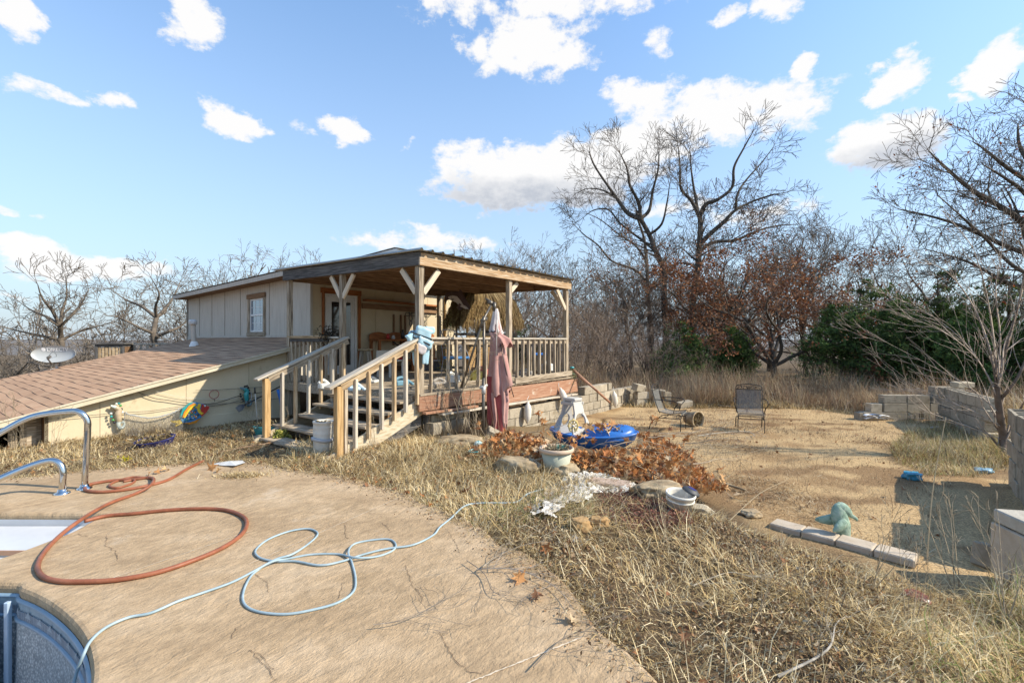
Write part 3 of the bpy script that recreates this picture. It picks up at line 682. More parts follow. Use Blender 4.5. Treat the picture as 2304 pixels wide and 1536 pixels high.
# upper roof
def add_roof():
    s0, s1 = 4.62, s_end + .12; t0, t1 = .50, 6.3
    z = lambda s: zroof(s)
    hpoly('roof', [(t0 + .03, s0 - .05, z(s0) + .035), (t0 + .03, s1, z(s1) + .035), (t0 + .03, s1, z(s1) + .125), (t0 + .03, s0, z(s0) + .125)], M_dkroof, (1, 0, 0), t1 - t0)
    hpoly('fascia_board', [(t0, s0, z(s0) - .005), (t0, s1, z(s1) - .005), (t0, s1, z(s1) + .108), (t0, s0, z(s0) + .108)], M_siding, (1, 0, 0), .028)
    hpoly('soffit', [(t0 + .029, s0, z(s0) + .002), (t0 + .029, s1, z(s1) + .002), (t0 + .029, s1, z(s1) + .03), (t0 + .029, s0, z(s0) + .03)], M_joist, (1, 0, 0), TW - t0 - .03)
    box('fascia_board', house, M_siding, hp(t0 + .001, s1 + .002, z(s1) - .01), hp(t1, s1 + .025, z(s1) + .11), None, .002)
    k = 0; s = s0
    while s < s1 - .05:      # lapped roll edges along the rake
        e = min(s + R.uniform(.8, 1.1), s1 + .02)
        hpoly('roof_felt_strip', [(t0 - .012, s, z(s) + .127), (t0 - .012, e, z(e) + .127), (t0 - .012, e, z(e) + .145), (t0 - .012, s, z(s) + .137)], M_dkroof, (1, 0, 0), .5 + .02 * R.random()); s = e
    # far raised roof end with white fascia
    hpoly('raised_wall', [(5.0, 6.5, 3.1), (5.0, 9.4, 3.1), (5.0, 9.4, 4.34), (5.0, 6.5, 4.38)], M_siding, (1, 0, 0), 1.2)
    hpoly('raised_roof_fascia', [(4.8, 6.60, 4.44), (4.8, 9.6, 4.36), (4.8, 9.6, 4.46), (4.8, 6.72, 4.60), (4.8, 6.60, 4.58)], M_white, (1, 0, 0), 1.6)
    hpoly('raised_roof_edge', [(4.78, 6.52, 4.585), (4.78, 6.74, 4.61), (4.78, 9.62, 4.47), (4.78, 9.62, 4.50), (4.78, 6.74, 4.64), (4.78, 6.52, 4.60)], M_dkroof, (1, 0, 0), 1.65)
add_roof()
# body behind (back walls so that the house is solid)
hpoly('back_wall', [(TW + .1, s_end, -1.5), (5.9, s_end, -1.5), (5.9, s_end, zroof(s_end)), (TW + .1, s_end, zroof(s_end))], M_siding, (0, -1, 0), .1)
# door wall
SW = 4.95
def dz(t): return zroof(SW) - .005
td0, td1 = t_at(733, SW), t_at(800, SW); dtop = FL + 1.98
edges = [.952, td0, td1] + [td1 + .62 * k for k in range(1, 6)] + [5.9]
for i in range(len(edges) - 1):
    a, b = edges[i] + .004, edges[i + 1] - .004
    if b - a < .05: continue
    z0 = dtop if i == 1 else FL - .6
    hpoly('wall_panel', [(a, SW, z0), (b, SW, z0), (b, SW, dz(b)), (a, SW, dz(a))], M_cream, (0, 1, 0), .06)
def add_door():
    y0 = SW - .01
    f = box('door', house, M_white, hp(td0 + .03, SW + .0, FL + .01), hp(td1 - .03, SW + .035, dtop - .03), None, .004)
    def pt(nm, m, t0, t1, z0, z1, y0, y1, c=.002):
        o = link(nm, bmesh_box(nm, t1 - t0, y1 - y0, z1 - z0, m, c), f); o.location = hp((t0 + t1) / 2, SW + (y0 + y1) / 2, (z0 + z1) / 2) - f.location; return o
    pt('pane', M_glass, td0 + .15, td1 - .15, FL + .22, dtop - .16, -.006, -.002)
    for a, b in ((td0 + .12, td0 + .15), (td1 - .15, td1 - .12)): pt('glazing_bead', M_white, a, b, FL + .19, dtop - .13, -.014, -.002)
    pt('glazing_bead', M_white, td0 + .15, td1 - .15, dtop - .16, dtop - .13, -.014, -.002); pt('glazing_bead', M_white, td0 + .15, td1 - .15, FL + .19, FL + .22, -.014, -.002)
    mb = MB(); mb.lathe([(.0, .05), (.025, .05), (.03, .03), (.012, .02), (.012, 0), (.03, 0)], 12, Matrix.Rotation(math.pi / 2, 4, 'X'))
    mb.build('handle', M_black, f, hp(td0 + .08, SW - .01, FL + .95) - f.location, None, True)
    for a, b in ((td0 - .03, td0 + .028), (td1 - .028, td1 + .03)): box('door_frame', house, M_white, hp(a, SW - .02, FL), hp(b, SW - .001, dtop + .002), None, .003)
    box('door_frame', house, M_white, hp(td0 - .03, SW - .022, dtop - .028), hp(td1 + .03, SW - .003, dtop + .03), None, .003)
    beam('door_casing', house, M_orange, hp(td0 - .09, SW - .025, FL), hp(td0 - .09, SW - .025, dtop + .1), .035, .11)
    beam('door_casing', house, M_orange, hp(td1 + .09, SW - .025, FL), hp(td1 + .09, SW - .025, dtop + .03), .035, .11)
    beam('door_casing', house, M_orange, hp(td0 - .15, SW - .03, dtop + .10), hp(td1 + .15, SW - .03, dtop + .10), .035, .13)
add_door()
# shelf boards, uprights on the door wall
beam('wall_shelf', house, M_orange, hp(td1 + .2, SW - .10, z_at(682, td1 + 1.5, SW)), hp(5.0, SW - .10, z_at(682, td1 + 1.5, SW) - .02), .18, .05)
beam('wall_shelf', house, M_joist, hp(td1 + .16, SW - .05, z_at(686, td1 + 1.5, SW) - .1), hp(5.0, SW - .05, z_at(686, td1 + 1.5, SW) - .12), .03, .14)
for px in (884, 900, 910): t = t_at(px, SW); beam('wall_board', house, M_joist, hp(t, SW - .02, 1.45), hp(t, SW - .02, 2.32), .025, .11)
tt = t_at(999, SW); beam('wall_board', house, M_newel, hp(tt, SW - .025, FL), hp(tt, SW - .025, 2.95), .04, .12)
box('wall_base', house, M_joist, hp(td1 + .16, SW - .02, FL + .003), hp(5.6, SW - .001, FL + .14), None, .003)
# ------------------------------------------------------------------ lower wing
SG, SR = 4.32, 4.12          # gable wall plane, rake edge
zr = lambda t: 1.455 + .243 * t
T0, T1 = -4.55, .90
Sfar = 12.1
te = t_at(100, SG)
jo = [te, t_at(225, SG), t_at(419, SG), t_at(560, SG), .3]
for i in range(len(jo) - 1):
    a, b = jo[i] + .003, jo[i + 1] - .003
    hpoly('gable_panel', [(a, SG, -.6), (b, SG, -.6), (b, SG, zr(b) - .09), (a, SG, zr(a) - .09)], M_cream, (0, 1, 0), .05)
box('gable_base_board', house, M_cream, hp(t_at(425, SG) , SG - .02, -.5), hp(.3, SG - .001, .16), None, .003)
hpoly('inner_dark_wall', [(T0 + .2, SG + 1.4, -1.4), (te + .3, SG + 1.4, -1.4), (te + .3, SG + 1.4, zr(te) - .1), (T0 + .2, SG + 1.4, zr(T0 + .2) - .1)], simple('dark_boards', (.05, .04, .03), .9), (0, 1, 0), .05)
hpoly('gable_return', [(te + .004, SG, -1.4), (te + .004, SG + 1.5, -1.4), (te + .004, SG + 1.5, zr(te) - .09), (te + .004, SG, zr(te) - .09)], M_joist, (1, 0, 0), .04)
for px, wd in ((28, .10), (52, .08), (70, .12), (86, .07)):
    t = t_at(px, SG + .25); box('post', house, M_grey, hp(t - wd / 2, SG + .22, -.8), hp(t + wd / 2, SG + .30, zr(t) - .12), None, .004)
# fascia and soffit on the rake
hpoly('rake_fascia', [(T0, SR, zr(T0) - .085), (.02, SR, zr(.02) - .085), (.02, SR, zr(.02) - .006), (T0, SR, zr(T0) - .006)], M_trim, (0, 1, 0), .025)
hpoly('rake_soffit', [(T0, SR + .026, zr(T0) - .075), (.3, SR + .026, zr(.3) - .075), (.3, SR + .026, zr(.3) - .05), (T0, SR + .026, zr(T0) - .05)], M_trim, (0, 1, 0), SG - SR + .02)
# roof deck and shingle courses
hpoly('roof_sheathing', [(T0, SR + .02, zr(T0) - .045), (T1 - .001, SR + .02, zr(T1) - .045), (T1 - .001, SR + .02, zr(T1) - .008), (T0, SR + .02, zr(T0) - .008)], M_joist, (0, 1, 0), Sfar - SR - .03)
hpoly('eave_wall', [(T0 + .25, SG + .2, -2.5), (T0 + .25, Sfar - .3, -2.5), (T0 + .25, Sfar - .3, zr(T0) - .05), (T0 + .25, SG + .2, zr(T0) - .05)], M_siding, (1, 0, 0), .05)
hpoly('far_gable_wall', [(T0 + .25, Sfar - .3, -3), (T1, Sfar - .3, -3), (T1, Sfar - .3, zr(T1) - .05), (T0 + .25, Sfar - .3, zr(T0) - .05)], M_siding, (0, 1, 0), .05)
def courses():
    N = 38; step = (T1 - T0 + .1) / N; ns = 40
    for i in range(N):
        a = T0 - .05 + i * step; vs = []; fs = []; ph = R.uniform(0, 6)
        top = min(a + step + .03, T1 + .015) if i < N - 1 else T1 + .012
        for j in range(ns + 1):
            s = SR - .015 + (Sfar + .015 - SR) * j / ns
            wv = .010 * math.sin(s * 3.1 + ph * .3 + i * .25) + .008 * math.sin(s * 1.3 + i * .4) + R.uniform(-.003, .003)
            if a + wv < T0 - .06: wv = 0
            h = .010 + .004 * math.sin(s * 5 + ph)
            if i == 0: wv = 0
            for (t, dzv) in ((a + wv, -.006), (a + wv, h), (top, .002)): vs.append(hp(t, s, zr(t) + dzv))
        for j in range(ns):
            b = 3 * j; fs += [(b, b + 3, b + 4, b + 1), (b + 1, b + 4, b + 5, b + 2)]
        me = pymesh('shingle_course', vs, fs, mats=[M_shinedge, M_shingle], midx=[0, 1] * ns)
        link('shingle_course', me, house)
courses()
# roof edge metal
hpoly('drip_edge', [(T0 - .06, SR - .018, zr(T0) - .02), (.06, SR - .018, zr(.06) - .02), (.06, SR - .018, zr(.06) + .006), (T0 - .06, SR - .018, zr(T0) + .006)], M_trim, (0, 1, 0), .012)
# vent pipe on the shingles
def vent():
    ray = lambda k: ((437 - CX) / F * k, k)
    best = None
    for i in range(400):     # walk the view ray to the roof plane
        k = 8 + i * .03; x, y = ray(k); d = Vector((x - P1.x, y - P1.y, 0)); t = d.dot(D1); s = d.dot(D2)
        if H - (778 - HY) / F * k <= zr(t): best = (t, s); break
    t, s = best; z = zr(t)
    mb = MB(); mb.lathe([(.13, -.05), (.115, .02), (.075, .12), (.072, .13)], 16)
    v = mb.build('vent_flashing', M_white, house, hp(t, s, z), None, True)
    mb = MB(); mb.lathe([(.062, 0), (.062, .62)], 16); Mr = Matrix.Rotation(-.07, 3, 'X')
    mb.build('vent_pipe', M_siding, house, hp(t, s, z + .02), (0, -.05, 0), True)
    mb = MB(); mb.lathe([(.0, .14), (.05, .138), (.098, .12), (.104, .09), (.104, .03), (.10, .0), (.06, .0)], 18)
    mb.build('vent_cap', M_galv, house, hp(t, s + .0, z + .60) + Vector((-.035, 0, 0)), None, True)
vent()
# ------------------------------------------------------------------ porch
porch = empty('covered_porch', FW(0, 0, 0), TH, 'weathered timber porch deck with metal roof, railings and open stairs', 'porch')
T3 = t_at(1273, 0); T2 = t_at(1145, 0); S0P = s_at(652, 0); SD = s_at(771, 0)
zbm = lambda s: 2.79 + .022 * s          # underside of beams
P_ = .095
def lp(t, s, z): return Vector((t, s, z))
for (t, s, zb0) in ((0, 0, .60), (0, SD, .35), (0, S0P, .0), (T2, 0, .66), (T3, 0, .62), (T3, 4.3, FL)):
    beam('post', porch, M_grey, (t, s, zb0), (t, s, zbm(s) + .004), P_ * (1.12 if (t, s) == (0, 0) else 1), P_ * (1.12 if (t, s) == (0, 0) else 1))
beam('post', porch, M_grey, (0, .02, zbm(0) - .3), (0, .02, zbm(0)), .06, .06)
# beams
beam('front_beam', porch, M_frontbeam, (-.075, -.072, zbm(0) + .105), (T3 + .10, -.072, zbm(0) + .105), .045, .21)
beam('front_beam', porch, M_joist, (-.04, .07, zbm(0) + .10), (T3 + .05, .07, zbm(0) + .10), .04, .19)
beam('side_beam', porch, M_dark, (-.072, -.094, zbm(-.1) + .105), (-.072, S0P + .12, zbm(S0P) + .10), .045, .21)
beam('side_beam', porch, M_joist, (.07, .095, zbm(.1) + .10), (.07, S0P + .3, zbm(S0P) + .10), .04, .19)
beam('side_beam', porch, M_joist, (T3 + .06, .1, zbm(0) + .10), (T3 + .06, 4.55, zbm(4.5) + .10), .045, .19)
for s in (.95, 1.85, 2.75, 3.65, 4.45):
    beam('joist', porch, M_joist, (.095, s, zbm(s) + .10), (T3 + .03, s, zbm(s) + .10), .04, .185)
for k in range(8):
    t = .35 + k * (T3 - .5) / 7
    for a, b in ((.10, .93), (.97, 1.83), (1.87, 2.73), (2.77, 3.63), (3.67, 4.43)):
        if (k + int(a * 3)) % 3: beam('blocking', porch, M_joist, (t, a, zbm(a) + .165), (t, b, zbm(b) + .165), .038, .06)
for t in (.2, 1.1, 2.0, 2.9, 3.8): beam('rafter_strip', porch, M_joist, (t, -.04, zbm(0) + .203 + .012), (t, 4.5, zbm(4.5) + .203 + .012), .08, .018)
# braces
def brace(t0, s0, z0, t1, s1, z1): beam('brace', porch, M_brace, (t0, s0, z0), (t1, s1, z1), .04, .095)
brace(.06, -.02, 2.36, .40, -.02, 2.76); brace(-.02, .06, 2.36, -.02, .42, 2.77)
brace(-.02, SD - .04, 2.40, -.02, SD - .40, 2.82); brace(-.02, SD + .04, 2.42, -.02, SD + .36, 2.83)
brace(T3 - .05, -.02, 2.32, T3 - .42, -.02, 2.76); brace(T3, .06, 2.4, T3, .4, 2.78); brace(T2 + .04, .02, 2.55, T2 + .3, .02, 2.77)
# metal roof in ribbed panels
def roof_panels():
    t0, t1 = -.16, T3 + .22; s0, s1 = -.20, 4.68; w = .23; n = int((t1 - t0) / w); per = 4; k = 0
    while k < n:
        m = min(per, n - k); vs = []; fs = []; prof = []
        for j in range(m):
            b = t0 + (k + j) * w; prof += [(b, 0), (b + .02, .03), (b + .05, .03), (b + .07, 0)]
        prof.append((t0 + (k + m) * w + .01, 0))
        # five verts along
        cols = [s0, 1.0, 2.2, 3.4, s1]
        for s in cols:
            for (t, z) in prof: vs.append((t, s, zbm(s) + .232 + z + .003 * math.sin(s * 2 + t * 3)))
        q = len(prof)
        for c in range(len(cols) - 1):
            for j in range(q - 1): fs.append((c * q + j, c * q + j + 1, (c + 1) * q + j + 1, (c + 1) * q + j))
        nv = len(vs)
        vs += [(x, y, z - .003) for x, y, z in vs]; fs += [tuple(nv + i for i in reversed(f)) for f in fs]
        link('roof_panel', pymesh('roof_panel', vs, fs, M_metal), porch, (0, 0, (k // per % 2) * .002)); k += m
    for i in range(26):
        mb = None
roof_panels()
# nail heads / purlin blocks on the front beam
for k in range(19): t = .15 + k * .235; box('roof_screw', porch, M_galv, (t, -.101, zbm(0) + .17 - .0 * k), (t + .014, -.094, zbm(0) + .184), None, .002)
# floor
for k in range(int((T3 + .1) / .145)):
    t = -.06 + k * .145; box('deck_board', porch, M_grey, (t, -.08, FL - .03), (t + .138, 4.93, FL + R.uniform(-.002, .002)), None, .003)
# rims
box('rim_board', porch, M_grey, (-.10, .06, FL - .20), (-.062, 4.3, FL - .033), None, .004)
def rimb(t0, t1, z0, z1, m, y=-.115, tilt=0.0): beam('rim_board', porch, m, (t0, y, (z0 + z1) / 2), (t1, y, (z0 + z1) / 2 + tilt), .04, z1 - z0)
rimb(-.12, 1.05, FL - .27, FL - .035, M_rim); rimb(1.06, 1.9, FL - .27, FL - .04, M_rim, -.112); rimb(1.91, T3 + .3, FL - .36, FL - .06, M_rim, -.13)
beam('rim_board', porch, M_grey, (-.1, -.10, FL - .012), (T3 + .1, -.10, FL - .012), .075, .035)
beam('ledge_board', porch, M_pale, (.3, -.17, .385), (T3 + .15, -.17, .33), .13, .03); beam('ledge_board', porch, M_rim, (-.05, -.16, .44), (1.2, -.15, .42), .10, .035)
beam('warped_board', porch, M_grey, (T2 + .02, -.14, FL + .05), (T3 - .0, -.16, FL + .10), .035, .11)
for t in (.15, 1.1, 2.0, 2.9, 3.8): box('skirt_post', porch, M_dark, (t, .0, -.3), (t + .09, .09, FL - .04), None, .004)
# railings
ZR = 1.63
def rail_run(a, b, zt, n, skip=(), z0=FL + .06, dead=()):
    a = Vector(a); b = Vector(b)
    r = beam('railing', porch, M_pale, (a.x, a.y, zt), (b.x, b.y, zt), .13, .035)
    def sub(nm, m, p, q, w, h):
        o = beam(nm, None, m, p, q, w, h); o.parent = r; o.matrix_parent_inverse = (Matrix.Translation(r.location) @ r.rotation_euler.to_matrix().to_4x4()).inverted(); return o
    sub('top_rail', M_grey, (a.x, a.y, zt - .065), (b.x, b.y, zt - .065), .04, .09)
    if 'b' not in skip: sub('bottom_rail', M_grey, (a.x, a.y, z0 + .03), (b.x, b.y, z0 + .03), .04, .075)
    d = (b - a); off = Vector((-d.y, d.x, 0)).normalized() * -.038
    for i in range(n):
        if i in dead: continue
        f = (i + .7) / (n + .4); p = a + d * f + off * (-1 if d.x > 0 else 1) * -1
        j = R.uniform(-.012, .012)
        sub('baluster', M_grey, (p.x + j, p.y, z0 - .05 + R.uniform(-.01, .01)), (p.x - j * .5, p.y, zt - .03), .038, .06)
    return r
rail_run((.06, -.02, 0), (T2 - .05, -.02, 0), ZR, 11, dead=(1, 5)); rail_run((T2 + .05, -.02, 0), (T3 - .05, -.02, 0), ZR, 10)
rail_run((T3, .06, 0), (T3, 4.2, 0), ZR, 16)
rail_run((0, SD + .06, 0), (0, S0P - .05, 0), ZR + .02, 11)
beam('rail_plank', porch, M_tan, (-.03, S0P - .1, ZR + .045), (-.03, SD + .42, ZR + .045), .19, .03)
beam('rail_plank', porch, M_dark, (-.05, S0P - .12, ZR - .03), (-.05, SD + .4, ZR - .03), .03, .07)
# ------------------------------------------------------------------ stairs
stair = empty('staircase', (0, 0, 0), 0); stair.parent = porch
def treads():
    for t, z in ((-.30, .645), (-.58, .50), (-.87, .345), (-1.16, .19), (-1.46, .035)):
        for k in (0, 1):
            beam('tread', stair, M_grey, (t - .07 + k * .145, .02, z - .02), (t - .07 + k * .145, 1.98 + (.25 if z < .2 else 0), z - .02), .138, .038)
    for t, z in ((-.16, .57), (-.45, .42), (-.73, .27), (-1.02, .11)): beam('riser_block', stair, M_joist, (t, .2, z), (t, .55, z), .04, .15); beam('riser_block', stair, M_joist, (t, 1.3, z), (t, 1.8, z), .04, .13)
treads()
def stringer(s, m):
    pts = [(.02, FL - .06), (.02, FL - .33), (-1.40, -.16), (-1.78, -.16), (-1.66, .02)]
    mb = MB(); mb.prism(pts, Matrix.Translation((0, s, 0)), .042); mb.build('stringer', m, stair)
wm = wood('pale_stringer_wood', [(.36,.28,.17),(.52,.44,.31),(.60,.53,.40)], stretch=(3, 20, 14)); stringer(-.03, wm); stringer(2.02, wm)
mb = MB(); mb.prism([(.05, FL - .30), (.05, FL - .52), (-.9, FL - .86), (-1.2, FL - .92), (-.8, FL - .64)], Matrix.Translation((0, .04, 0)), .04); mb.build('stringer', M_dark, stair)
def stair_rail(s, tn, ztop, zend, nm, ls=0.0):
    n = beam('newel_post', stair, M_newel, (tn, s, -.18), (tn, s, ztop - .03), .095, .095)
    beam('handrail', stair, M_pale, (tn - .17, s, ztop - .045), (-.03, s, zend + .01), .145, .036)
    beam('handrail_brace', stair, M_tan if s < 1 else M_grey, (tn + .02, s - .03, ztop - .05), (-.03, s - .03, zend - .065), .038, .09)
    for i in range(6):
        f = (i + 1) / 6.6; t = tn + (-tn) * f; zt = ztop - .06 + (zend - ztop) * f; zb_ = .02 + (FL - .1) * f
        beam('baluster', stair, M_tan if i % 2 else M_pale, (t, s - .055 * (1 if s < 1 else 1), zb_ - .02), (t + R.uniform(-.01, .01), s - .052, zt + .02), .04, .07)
tB = -1.47; tA = -1.50
stair_rail(-.04, tB, 1.0, 1.64, 'b'); stair_rail(1.98, tA, 1.01, 1.64, 'a')
beam('newel_post', stair, M_grey, (tB + .10, -.03, -.1), (tB + .10, -.03, .92), .05, .09)
# ------------------------------------------------------------------ concrete block walls
bv, bf = [], []
def block_mesh(L=.395, w=.19, h=.19, holes=True):
    mb = MB(); sh = .03; c = .006
    if holes:
        xs = [-L / 2, -L / 2 + sh, -sh / 2, sh / 2, L / 2 - sh, L / 2]; ys = [-w / 2, -w / 2 + sh, w / 2 - sh, w / 2]
        for z, up in ((-h / 2, 0), (h / 2, 1)):
            pass
        mb.box((-L / 2, -w / 2, -h / 2), (L / 2, -w / 2 + sh, h / 2), None, 0); mb.box((-L / 2, w / 2 - sh, -h / 2), (L / 2, w / 2, h / 2), None, 0)
        for a in (-L / 2 + .0015, -sh / 2, L / 2 - sh - .0015): mb.box((a, -w / 2 + sh, -h / 2 + .001), (a + sh, w / 2 - sh, h / 2 - .001), None, 0)
    else: mb.box((-L / 2, -w / 2, -h / 2), (L / 2, w / 2, h / 2), None, c)
    return pymesh('block', mb.v, mb.f, M_block)
BH = block_mesh(); BS = block_mesh(holes=False); BHh = block_mesh(.195, .19, .19, False)
def wall(name, origin, ang, label, cells, group=None, jit=.012, cat='block wall'):
    r = empty(name, origin, ang, label, cat, group)
    for (x, z, kind) in cells:
        me = {'h': BH, 's': BS, 'n': BHh}[kind]
        link('block', me, r, (x + R.uniform(-jit, jit), R.uniform(-jit, jit), z + .095), (R.uniform(-.02, .02), R.uniform(-.012, .012), R.uniform(-.045, .045)))
    return r
cells = []
x0 = 0
for row in range(3):
    off = .2 if row % 2 else 0
    for k in range(20):
        x = .2 + off + k * .4 - .2
        if x > 7.75: continue
        if .55 < x < 1.5 and row > 0: continue        # broken out behind the weeds
        cells.append((x, row * .2, 's' if row < 2 else 's'))
for x in (4.95, 5.35, 5.75): cells.append((x, .6, 's'))
cells += [(6.15, .6, 'n')]
wall('block_foundation_wall', FW(.35, -.06, -.34), TH, 'low concrete block wall running from under the porch deck out to the gravel yard', cells)
# ------------------------------------------------------------------ trees: tapered trunk, limbs and twigs as real geometry
def norm3(v): l = math.sqrt(v[0] ** 2 + v[1] ** 2 + v[2] ** 2) + 1e-12; return (v[0] / l, v[1] / l, v[2] / l)
def branch(S, rnd, p, d, L, r, lvl, mx, P):
    """append segments (x0,y0,z0,x1,y1,z1,r0,r1,lvl)"""
    sl = P['seg'][min(lvl, len(P['seg']) - 1)]; n = max(2, int(L / sl)); st = L / n; wob = P['wob'][min(lvl, len(P['wob']) - 1)]; up = P['up']
    dens = P['dens'][min(lvl, len(P['dens']) - 1)]; rc = r; g = rnd.gauss
    side = rnd.choice((-1, 1))
    for i in range(n):
        d = norm3((d[0] + g(0, wob), d[1] + g(0, wob), d[2] + g(0, wob) + up))
        q = (p[0] + d[0] * st, p[1] + d[1] * st, p[2] + d[2] * st)
        r1 = max(P['rmin'], r * (1 - P.get('tap', .78) * (i + 1) / n))
        S.append((*p, *q, rc, r1, lvl)); rc = r1; p = q
        if lvl < mx and (i + 1) / n > P.get('start', .2):
            k = dens * st; k = int(k) + (1 if rnd.random() < k - int(k) else 0)
            for _ in range(k):
                child(S, rnd, p, d, L * (1 - .55 * (i + 1) / n), rc, lvl, mx, P, side); side = -side
    if lvl < mx:
        for _ in range(2): child(S, rnd, p, d, L * .62, rc, lvl, mx, P, side, .45); side = -side
def child(S, rnd, p, d, L, r, lvl, mx, P, side=1, ak=1.0):
    a = rnd.uniform(*P['ang']) * ak
    # random perpendicular
    while True:
        v = (rnd.gauss(0, 1), rnd.gauss(0, 1), rnd.gauss(0, 1)); t = v[0] * d[0] + v[1] * d[1] + v[2] * d[2]
        v = (v[0] - t * d[0], v[1] - t * d[1], v[2] - t * d[2])
        if v[0] ** 2 + v[1] ** 2 + v[2] ** 2 > .2: break
    v = norm3(v); ca, sa = math.cos(a), math.sin(a)
    nd = norm3((d[0] * ca + v[0] * sa, d[1] * ca + v[1] * sa, d[2] * ca + v[2] * sa))
    branch(S, rnd, p, nd, max(L * rnd.uniform(*P['len']), P.get('lmin', .25)), max(r * rnd.uniform(.42, .66), P['rmin']), lvl + 1, mx, P)
OAK = dict(seg=(.5, .35, .26, .18, .14), wob=(.13, .17, .2, .22, .22), up=.03, dens=(1.4, 1.9, 2.6, 3.2, 3), ang=(.5, 1.15), len=(.45, .72), rmin=.0055, start=.25)
def mod(P, **k): q = dict(P); q.update(k); return q
def seg_mesh(name, S, m, col_thick, col_thin, nmin=3, thick=.03):
    A = np.array([s[:8] for s in S], float); p0 = A[:, :3]; p1 = A[:, 3:6]; r0 = A[:, 6]; r1 = A[:, 7]
    Vs = []; Fs = []; Cs = []; base = 0
    for sides, sel in ((nmin, r0 < thick), (6, r0 >= thick)):
        if not sel.any(): continue
        a0, a1, q0, q1 = p0[sel], p1[sel], r0[sel], r1[sel]; d = a1 - a0; d /= np.linalg.norm(d, axis=1)[:, None] + 1e-9
        ref = np.where(np.abs(d[:, 2:3]) < .9, np.array([[0, 0, 1.]]), np.array([[1., 0, 0]])); u = np.cross(d, ref); u /= np.linalg.norm(u, axis=1)[:, None] + 1e-9; w = np.cross(d, u)
        a1 = a1 + d * (q1 * .3)[:, None]
        n = len(a0); ring = []
        for k in range(sides):
            th = 2 * math.pi * k / sides; o = u * math.cos(th) + w * math.sin(th)
            ring.append(a0 + o * q0[:, None])
        for k in range(sides):
            th = 2 * math.pi * k / sides; o = u * math.cos(th) + w * math.sin(th)
            ring.append(a1 + o * q1[:, None])
        V = np.stack(ring, 1).reshape(-1, 3); b = base + np.arange(n)[:, None] * 2 * sides
        F_ = np.stack([np.concatenate([b + k, b + (k + 1) % sides, b + sides + (k + 1) % sides, b + sides + k], 1) for k in range(sides)], 1).reshape(-1, 4)
        t = np.clip((q0 - .006) / .06, 0, 1)[:, None]; c = np.array(col_thin) * (1 - t) + np.array(col_thick) * t
        c = c * rng.uniform(.8, 1.2, (n, 1)); Cs.append(np.repeat(c, 2 * sides, 0)); Vs.append(V); Fs.append(F_); base += len(V)
    return npmesh(name, np.vstack(Vs), Fs, m, np.vstack(Cs), True)
def cards(name, Pts, size, cols, m, jit=.3, aspect=.6, nrm=None, fold=.3):
    """small folded leaves (two triangles... one folded quad)"""
    Pts = np.asarray(Pts); n = len(Pts); s = size * rng.uniform(1 - jit, 1 + jit, n)[:, None]
    u = rng.normal(0, 1, (n, 3)); u /= np.linalg.norm(u, axis=1)[:, None]; v = np.cross(u, rng.normal(0, 1, (n, 3))); v /= np.linalg.norm(v, axis=1)[:, None]; w = np.cross(u, v)
    a = Pts; b = Pts + u * s * .5 + v * s * aspect * .5 + w * s * fold * .4; c = Pts + u * s; d = Pts + u * s * .5 - v * s * aspect * .5 + w * s * fold * .4
    V = np.stack([a, b, c, d], 1).reshape(-1, 3); i = np.arange(n)[:, None] * 4; F_ = np.concatenate([np.concatenate([i, i + 1, i + 2], 1), np.concatenate([i, i + 2, i + 3], 1)], 0)
    cc = np.asarray(cols)[rng.integers(0, len(cols), n)] * rng.uniform(.7, 1.25, (n, 1)); return npmesh(name, V, F_, m, np.repeat(cc, 4, 0))
DK = (.12, .10, .08); TW_ = (.17, .14, .11)
def finish_tree(name, S, base, label, cat='tree', group=None, leaves=None, ck=DK, ct=TW_, parts=True, thick=.05):
    """split into trunk (thick) and crown (thin), local to the base"""
    b = np.array(base); A = [tuple(np.array(s[:3]) - b) + tuple(np.array(s[3:6]) - b) + tuple(s[6:]) for s in S]
    r = empty(name, base, 0, label, cat, group)
    tk = [s for s in A if s[6] >= thick]; th = [s for s in A if s[6] < thick]
    if tk: link('trunk', seg_mesh('trunk', tk, M_bark, ck, ck), r)
    if th: link('crown', seg_mesh('crown', th, M_bark, ck, ct), r)
    if leaves is not None:
        n, size, cols, zr_, = leaves
        tips = np.array([s[3:6] for s in A if s[6] < .02 and zr_[0] < s[5] < zr_[1]])
        if len(tips):
            # leaves keep to some boughs: clumped by noise
            w = nz(tips[:, :2] * 1.0 + tips[:, 2:3] * .7, 1.6, 3) + .6 * nz(tips[:, [0, 2]], 2.5, 4); tips = tips[w > np.quantile(w, .35)]
            k = rng.integers(0, len(tips), n); Pt = tips[k] + rng.normal(0, .09, (n, 3)); link('leaves', cards('leaves', Pt, size, cols, M_leaf), r)
    return r
